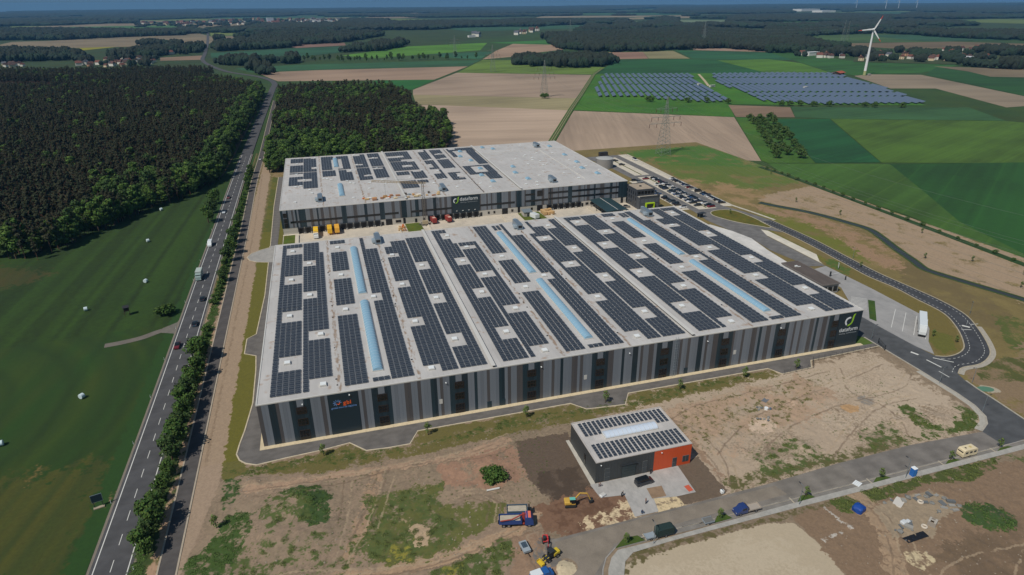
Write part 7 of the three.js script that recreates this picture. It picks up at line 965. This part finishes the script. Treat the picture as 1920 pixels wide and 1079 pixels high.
// people at the small building
function person(label, x, z, ry, top, leg, bent, y = 0.07) {
  const bones = bent ? [[[-0.1, 0, 0], [-0.12, 0.45, 0.08], 0.06, 0.075], [[-0.12, 0.45, 0.08], [-0.08, 0.86, 0], 0.085, 0.11], [[0.12, 0, 0.1], [0.13, 0.45, 0.12], 0.06, 0.075], [[0.13, 0.45, 0.12], [0.08, 0.86, 0], 0.085, 0.11], [[0, 0.88, 0], [0, 1.2, 0.3], 0.15, 0.17], [[-0.2, 1.22, 0.34], [-0.26, 0.92, 0.42], 0.05, 0.045], [[-0.26, 0.92, 0.42], [-0.18, 0.66, 0.52], 0.045, 0.04], [[0.2, 1.22, 0.34], [0.26, 0.92, 0.42], 0.05, 0.045], [[0.26, 0.92, 0.42], [0.18, 0.66, 0.52], 0.045, 0.04], [[0, 1.26, 0.36], [0, 1.36, 0.46], 0.06, 0.06]] : [[[-0.1, 0, 0], [-0.1, 0.46, 0.03], 0.055, 0.075], [[-0.1, 0.46, 0.03], [-0.08, 0.9, 0], 0.085, 0.11], [[0.12, 0, 0.14], [0.11, 0.46, 0.1], 0.055, 0.075], [[0.11, 0.46, 0.1], [0.08, 0.9, 0], 0.085, 0.11], [[0, 0.92, 0], [0, 1.38, 0], 0.15, 0.17], [[-0.2, 1.42, 0], [-0.28, 1.14, 0.02], 0.052, 0.045], [[-0.28, 1.14, 0.02], [-0.26, 0.86, 0.1], 0.045, 0.036], [[0.2, 1.42, 0], [0.28, 1.14, 0.02], 0.052, 0.045], [[0.28, 1.14, 0.02], [0.24, 0.9, 0.16], 0.045, 0.036], [[0, 1.46, 0], [0, 1.56, 0.01], 0.055, 0.055]];
  const hd = bent ? [0, 1.44, 0.56] : [0, 1.66, 0.03]; const t = thing('person', label, 'person', x, y, z, ry);
  const seg = ([a, b, r0, r1]) => { const A = new THREE.Vector3(...a), B = new THREE.Vector3(...b), d = B.clone().sub(A), L = d.length(), pts = []; for (let i = 0; i <= 4; i++) pts.push(new THREE.Vector2(r0 * Math.sin(i / 4 * Math.PI / 2) + 1e-4, -r0 * Math.cos(i / 4 * Math.PI / 2))); for (let i = 4; i >= 0; i--) pts.push(new THREE.Vector2(r1 * Math.sin(i / 4 * Math.PI / 2) + 1e-4, L + r1 * Math.cos(i / 4 * Math.PI / 2))); const g = new THREE.LatheGeometry(pts, 10); g.applyQuaternion(new THREE.Quaternion().setFromUnitVectors(new THREE.Vector3(0, 1, 0), d.normalize())); g.translate(...a); return g; };
  const skin = mat(S3(196, 150, 122), 0.7), head = new THREE.SphereGeometry(0.11, 12, 10); head.scale(0.9, 1.15, 1); head.translate(...hd); const nose = new THREE.SphereGeometry(0.02, 6, 5); nose.translate(hd[0], hd[1] - 0.01, hd[2] + 0.11);
  const hands = [bones[6][1], bones[8][1]].flatMap((p, k) => [rbx(0.05, 0.09, 0.08, p[0], p[1] - 0.08, p[2], 0.02), ...[0, 1, 2, 3].map(i => bar([p[0], p[1] - 0.08, p[2] - 0.03 + i * 0.022], [p[0], p[1] - 0.15, p[2] - 0.03 + i * 0.024], 0.009, 5)), bar([p[0], p[1] - 0.03, p[2] + 0.04], [p[0], p[1] - 0.07, p[2] + 0.075], 0.01, 5)]);
  mesh('body', [...bones.map(seg), head, nose, ...hands], skin, t);
  const grow = b => [b[0], b[1], b[2] + 0.015, b[3] + 0.015];
  mesh('trousers', bones.slice(0, 4).map(b => seg(grow(b))), mat(S3(...leg), 0.9), t); mesh('jacket', [seg(grow(bones[4])), ...bones.slice(5, 9).map(b => seg(grow(b))), seg([[-0.18, bent ? 1.22 : 1.4, bent ? 0.33 : 0], [0.18, bent ? 1.22 : 1.4, bent ? 0.33 : 0], 0.09, 0.09])], mat(S3(...top), 0.9), t);
  const hair = new THREE.SphereGeometry(0.118, 12, 6, 0, 6.29, 0, 1.5); hair.scale(0.92, 1.12, 1.02); hair.translate(hd[0], hd[1] + 0.015, hd[2] - 0.012); mesh('hair', hair, mat(S3(52, 40, 32), 0.9), t); mesh('shoe', [rbx(0.1, 0.08, 0.26, bones[0][0][0], 0, bones[0][0][2] + 0.05, 0.03), rbx(0.1, 0.08, 0.26, bones[2][0][0], 0, bones[2][0][2] + 0.05, 0.03)], mBlack, t);
}
person('person in dark work clothes standing at the doorway of the small building', 99.4, 42.4, 0.6, [40, 44, 52], [44, 48, 58]); person('person in dark clothes bending over the paving edge', 88.3, 48.2, 2, [52, 54, 60], [40, 40, 46], true); person('person in light top walking on the paved driveway strip', 93, 52.2, 1, [150, 120, 110], [60, 56, 60]); person('person in light grey jacket at the corner of the small building', 84.4, 43, 0.2, [170, 150, 146], [70, 66, 70], true); person('person in blue overalls at the end of the driveway strip', 90.6, 55, -0.5, [86, 110, 140], [56, 72, 96], true, 0.08);
// hay bales, hide, billboard
{
  const baleG = (() => { const pts = []; for (let i = 0; i <= 4; i++) pts.push(new THREE.Vector2(0.68 + 0.12 * Math.sin(i / 4 * Math.PI / 2) - 0.0, -0.62 + 0.1 * (1 - Math.cos(i / 4 * Math.PI / 2)))); pts.unshift(new THREE.Vector2(0, -0.62)); for (let i = 4; i >= 0; i--) pts.push(new THREE.Vector2(0.68 + 0.12 * Math.sin(i / 4 * Math.PI / 2), 0.62 - 0.1 * (1 - Math.cos(i / 4 * Math.PI / 2)))); pts.push(new THREE.Vector2(0, 0.62)); const g = new THREE.LatheGeometry(pts, 20); g.rotateZ(Math.PI / 2); g.translate(0, 0.78, 0); return g; })();
  let b0; for (const [p, a] of [[[-68.8,-201.5], 0.5], [[-58.1,-141.3], 1.2], [[-75.5,-116], 0.3], [[-57.4,-43.2], 1.0], [[-72.4,-22.5], 0.2], [[-73.2,-262.4], 0.7]]) { if (!b0) { b0 = thing('hay_bale', 'white wrapped round hay bale lying on the mown meadow', 'hay bale', p[0], 0, p[1], a, 'hay bales on the meadow'); mesh('bale_wrap', baleG, mat(S3(206, 222, 226), 0.35), b0); mesh('wrap_fold', [0.4, -0.4, 0].map(x => { const t = new THREE.TorusGeometry(0.8, 0.02, 4, 20); t.rotateY(Math.PI / 2); t.translate(x, 0.78, 0); return t; }), mat(S3(186, 204, 210), 0.4), b0); b0.scale.setScalar(1.05); } else dup(b0, p[0], 0, p[1], a, 1.05); }
  const hp = [-58,-106.4], h = thing('hunting_hide', 'dark wooden hunting hide on legs in the meadow', 'hide', hp[0], 0, hp[1], 0.3); for (const [x, z] of [[-0.8, -0.8], [0.8, -0.8], [-0.8, 0.8], [0.8, 0.8]]) mesh('leg', bar([x * 1.2, 0, z * 1.2], [x, 2, z], 0.07), mat(S3(70, 56, 44), 0.9), h); mesh('cabin', bx(1.9, 1.6, 1.9, 0, 2, 0), mat(S3(46, 38, 34), 0.9), h); mesh('roof', bx(2.3, 0.12, 2.3, 0, 3.62, 0, 0, 0.12), mat(S3(40, 40, 44), 0.8), h); mesh('window', bx(1.2, 0.4, 0.04, 0, 2.9, 0.96), mBlack, h);
  const t = thing('billboard', 'dark blue billboard on posts at the highway edge', 'billboard', -38.4, 0, 13.6, 0.25); mesh('board', bx(2.4, 2.1, 0.1, 0, 1.8, 0), mat(S3(38, 52, 66), 0.4), t); mesh('board_frame', [bx(2.5, 0.08, 0.14, 0, 1.75, 0), bx(2.5, 0.08, 0.14, 0, 3.88, 0), bx(0.08, 2.2, 0.14, -1.21, 1.75, 0), bx(0.08, 2.2, 0.14, 1.21, 1.75, 0)], mMetal, t); for (const x of [-0.9, 0.9]) mesh('post', bx(0.14, 1.8, 0.14, x, 0, -0.02), mDarkM, t); mesh('footing', bx(2.4, 0.25, 0.8, 0, 0, 0.2), CONC(166, 152, 132), t);
}
// reflector posts along the highway
{ let p0; for (let i = 0; i < 12; i++) for (const s of [-1, 1]) { const z = 38 - i * 25, x = -30.7 - (z < 0 ? -z * 0.0125 : 0) + s * 5.2; if (!p0) { p0 = thing('reflector_post', 'white plastic reflector post at the highway edge', 'post', x, 0, z, 0, 'reflector posts along the highway'); mesh('post', bx(0.12, 1, 0.1), mDome, p0); mesh('black_band', bx(0.13, 0.2, 0.11, 0, 0.72, 0), mBlack, p0); } else dup(p0, x, 0, z, 0); } }
// ---------------------------------------------------------------- far hall yard and roof clutter
{
  const c = thing('mobile_crane', 'mobile building crane standing in the yard before the far hall', 'crane', 76.8, 0, -186.2), y = mat(S3(158, 136, 96), 0.6), st2 = mat(S3(120, 116, 108), 0.5);
  mesh('base_frame', [bx(4.4, 0.6, 4.4, 0, 0.3, 0), bx(0.5, 0.5, 7, 0, 0.2, 0), bx(7, 0.5, 0.5, 0, 0.2, 0)], st2, c); mesh('ballast', bx(3, 1.8, 1.6, 0, 0.9, 1.6), mat(S3(176, 160, 130), 0.9), c);
  const lat = (a, b, w, n, m, nm) => { const g = [], A = new THREE.Vector3(...a), B = new THREE.Vector3(...b), d = B.clone().sub(A), u = new THREE.Vector3(0, 0, 1), v = d.clone().normalize().cross(u).normalize(); const P = (t, i) => A.clone().addScaledVector(d, t).addScaledVector(u, (i & 1 ? w : -w)).addScaledVector(v, (i & 2 ? w : -w)).toArray(); for (let i = 0; i < 4; i++) g.push(bar(P(0, i), P(1, i), 0.07, 4)); for (let k = 0; k < n; k++) for (const [i, j] of [[0, 1], [1, 3], [3, 2], [2, 0]]) g.push(bar(P(k / n, i), P((k + 1) / n, j), 0.04, 3)); mesh(nm, g, m, c); };
  lat([0, 1, 0], [0, 23.5, 0], 0.5, 14, st2, 'mast'); lat([2, 23.8, 0], [-27, 25, -9], 0.4, 18, y, 'jib'); mesh('tie_rope', [bar([0, 26.5, 0], [-22, 25.2, -7.4], 0.04), bar([0, 26.5, 0], [2, 2, 1.6], 0.04), bar([0, 23.5, 0], [0, 26.5, 0], 0.12)], mDarkM, c); mesh('hook_rope', bar([-20, 24.6, -6.7], [-20, 17, -6.7], 0.04), mDarkM, c);
  const box = (name, label, cat, x, z, w, h, d, rgb, y2 = 0, group) => { const t = thing(name, label, cat, x, y2, z, R() * 0.3, group), m = mat(S3(...rgb), 0.85); mesh('load', [rbx(w, h * 0.82, d, 0, h * 0.18, 0, 0.06)], m, t); mesh('pallet', [bx(w, 0.05, d, 0, h * 0.1, 0), ...[-0.4, 0, 0.4].map(q => bx(w, h * 0.1, 0.12, 0, 0, q * d))], mat(S3(150, 120, 86), 0.9), t); };
  const q = rng(15), pal = [[206, 176, 128], [196, 150, 96], [220, 200, 160], [120, 140, 150], [230, 230, 226], [176, 130, 100], [92, 84, 76], [214, 120, 60]];
  for (let i = 0; i < 26; i++) { const x = 44 + q() * 46, z = Z2 - 3.5 - q() * 7; box('roof_material_stack', 'pallet of building material on the far hall roof edge', 'material', x, z, 1 + q() * 1.6, 0.5 + q() * 0.9, 0.9 + q(), pal[Math.floor(q() * 8)], RY + 0.02, 'building material on the far roof'); }
  for (let i = 0; i < 10; i++) box('yard_pallet', 'stack of tan goods on a pallet beside the yard lawn', 'pallet', 61 + q() * 4.4, -186 + q() * 8, 1, 0.9 + q() * 0.8, 1.1, pal[[0, 1, 7, 5][i % 4]], 0.01, 'pallets in the yard by the lawn');
  for (let i = 0; i < 9; i++) box('crate_stack', 'stack of brown wooden crates in front of the far hall', 'crates', 147.5 + (i % 3) * 2.3, -187 + Math.floor(i / 3) * 2.6, 1.9, 1.4 + q(), 2, [204, 168, 118], 0.01, 'wooden crates in the yard');
  for (const [x, l] of [[82, 'red forklift trailer with broken load at a dock, next to the crane'], [90.6, 'red covered trailer standing at a dock below the sign']]) { const t = thing('dock_trailer', l, 'trailer', x, 0, -187.2, 0.12); mesh('cargo_box', rbx(2.4, 2.4, 6, 0, 0.9, 0, 0.12), mat(S3(150, 58, 52), 0.7), t); mesh('tarp_strap', [bx(2.46, 0.1, 0.2, 0, 3.26, 1), bx(2.46, 0.1, 0.2, 0, 3.26, -1.4), bx(1.6, 0.08, 1.8, 0.1, 3.3, x < 85 ? 0.6 : 2)], mat(S3(226, 190, 170), 0.6), t); wheels(t, [[-1, 0.45, -1.6], [1, 0.45, -1.6], [-1, 0.45, 1.8], [1, 0.45, 1.8]]); }
  { const t = thing('yard_shed', 'grey roofed shed with white trailers in the yard', 'shed', 137, 0, -184.6); mesh('wall', bx(5, 2.8, 5, 0, 0, 0), mat(S3(176, 172, 164), 0.7), t); mesh('roof', bx(5.6, 0.25, 5.8, 0, 2.8, 0, 0, 0.06), mat(S3(120, 132, 140), 0.6), t); mesh('door', bx(1, 2, 0.06, 0, 0, 2.53), mDarkM, t); }
  { const t = thing('white_trailer', 'white box trailer on the yard lawn before the shed', 'trailer', 139.6, 0.02, -177.6, 0.3); mesh('cargo_box', rbx(3, 2.4, 5.4, 0, 0.7, 0, 0.08), mWhiteP, t); mesh('roof_frame', bx(3.04, 0.06, 0.12, 0, 3.1, 1), mUp, t); wheels(t, [[-1.2, 0.4, 0], [1.2, 0.4, 0]]); }
}
// ---------------------------------------------------------------- villages
{
  const q = rng(71), walls = [mat(S3(226, 222, 212), 0.8), mat(S3(214, 196, 164), 0.8), mat(S3(196, 150, 120), 0.8)], roofs = [mat(S3(112, 70, 58), 0.85), mat(S3(92, 62, 54), 0.85), mat(S3(78, 60, 54), 0.85), mat(S3(86, 90, 98), 0.8)], pr = {};
  const prism = (w, h, d) => { const s = new THREE.Shape(); s.moveTo(-w / 2 - 0.5, 0); s.lineTo(w / 2 + 0.5, 0); s.lineTo(0, h); s.closePath(); const g = new THREE.ExtrudeGeometry(s, { depth: d + 0.8, bevelEnabled: false }); g.translate(0, 0, -d / 2 - 0.4); return g; };
  const wallG = bx(9, 5.6, 11), roofG = prism(9, 4.4, 11).translate(0, 5.6, 0), chG = bx(0.8, 2, 0.8, 1.4, 8.4, 2), winG = bx(1.2, 1.3, 0.06);
  const house = (x, z, s, place) => { const wi = Math.floor(q() * q() * 3), ri = Math.floor(q() * 4), key = wi + '-' + ri + place, wn = ['white', 'cream', 'tan'][wi], rn = ['red tiled', 'dark red tiled', 'brown tiled', 'grey'][ri]; if (!pr[key]) { const t = thing('house', `${wn} house with ${rn} roof ${place}`, 'house', x, 0, z, q() * 3, 'houses ' + place); t.scale.setScalar(s); mesh('wall', wallG, walls[wi], t); const r = mesh('roof', roofG, roofs[ri], t); mesh('chimney', chG, walls[2], r); for (const sz of [-1, 1]) for (const wx of [-2.2, 2.2]) for (const wy of [0.9, 3.4]) { const w = mesh('window', winG, mGlassD, t); w.position.set(wx, wy, sz * 5.53); } pr[key] = t; } else dup(pr[key], x, 0, z, q() * 3, s); };
  const many = (P, n, s, place) => { let b = [1e9, -1e9, 1e9, -1e9]; for (const [x, z] of P) b = [Math.min(b[0], x), Math.max(b[1], x), Math.min(b[2], z), Math.max(b[3], z)]; let k = 0, g = 0; while (k < n && g++ < 5000) { const x = b[0] + q() * (b[1] - b[0]), z = b[2] + q() * (b[3] - b[2]); if (inside(P, x, z)) { house(x, z, s * (0.8 + 0.5 * q()), place); k++; } } };
  many([[-469,-1465],[-467,-1641],[-429,-1694],[-309,-1577],[-286,-1394],[-370,-1376]], 36, 0.78, 'in the village behind the pine wood'); many([[-611,-1521],[-587,-1595],[-552,-1497],[-562,-1450]], 8, 0.8, 'at the edge of the dark wood far left'); many([[-359,-1666],[-256,-1776],[-278,-1942],[-386,-2013],[-387,-1873]], 16, 0.85, 'among trees left of the far road');
  many([[1071.7,-1117],[1099.9,-1011.5],[1188.6,-1102.9],[1113.4,-1169.2]], 7, 0.95, 'at the near end of the wooded village'); many([[1086.2,-973.9],[1192.7,-945.4],[1236.7,-873.6],[1531.2,-962.1],[1722.7,-1110.1],[1667.2,-1178.3],[1355.7,-1105.2],[1209.9,-1094.2]], 46, 0.85, 'in the wooded village behind the wind turbine'); many([[1527,-1033.9],[1531.2,-962.1],[1722.7,-1110.1],[1727.4,-1198.7]], 20, 0.8, 'in the village at the right behind the turbine');
  many([[-802,-4338],[-453,-4351],[-23,-4448],[252,-4682],[283,-5315],[-370,-5953],[-884,-5394],[-1034,-4926]], 110, 1.7, 'of the far town at the horizon'); many([[785,-2380],[932,-2459],[1036,-2762],[879,-2654]], 9, 1.5, 'in the hamlet behind the far solar rows'); many([[570,-2218],[623,-2276],[673,-2435],[587,-2382]], 3, 1.6, 'beside the far barns');
  const hall = (p, w, d, h, label, c = [226, 226, 222]) => { const t = thing('industrial_hall', label, 'hall', p[0], 0, p[1], 0.2); mesh('wall', bx(w, h, d), mat(S3(...c), 0.7), t); mesh('roof', bx(w + 1, 0.8, d + 1, 0, h, 0), mat(S3(206, 208, 210), 0.7), t); };
  hall([-203,-4685], 40, 30, 34, 'pale tower block in the far town', [190, 196, 206]); hall([142,-4751], 150, 60, 12, 'white industrial hall at the right end of the far town'); hall([64,-4950], 90, 60, 13, 'white factory hall in the far town beside the long hall'); hall([595,-2290], 26, 13, 6, 'white roofed barn in the far green field'); hall([5441,-6485], 300, 120, 24, 'long white quarry hall on the far ridge'); hall([5082,-5781], 200, 120, 18, 'low pale quarry hall on the far ridge'); hall([1115.9,-1132.8], 34, 14, 7, 'long barn with pale walls at the near end of the village'); hall([1310.9,-912.3], 46, 30, 6, 'grey roofed hall at the village edge', [170, 180, 186]);
  sheet('sand_pit', [[815,-1546],[906,-1662],[986,-1744],[985,-1684],[921,-1549],[858,-1504]], 1, mat(S3(206, 180, 144), 1, { map: T.soil }), 'pale sand pit cut into the big wood', 'sand pit', 60);
  sheet('village_ground', [[1077,-963.7],[1206.8,-847.1],[1499.7,-926.2],[1770.9,-1133.6],[1382.8,-1131.7],[1227.8,-1121.9]], 0.2, GR(0.05, 0.07, 0.03), 'garden ground of the wooded village', 'ground', 60);
  // far turbines
  for (const [px, h] of [[[6356,-6744], 120], [[6237,-6178], 130], [[6627,-6390], 130], [[6739,-6245], 120]]) { const t = thing('wind_turbine', 'tiny pale wind turbine on the far horizon', 'wind turbine', px[0], 0, px[1], 0, 'wind turbines on the horizon'); const w = mat(S3(190, 200, 210), 0.6); mesh('tower', cyl(4, 2.5, h, 0, 0, 0, 8), w, t); for (let i = 0; i < 3; i++) { const b = mesh('blade', bx(3.4, 60, 1), w, t); b.position.set(0, h, 4); b.rotation.z = 0.4 + i * 2.094; } }
}
renderer.render(scene, camera);
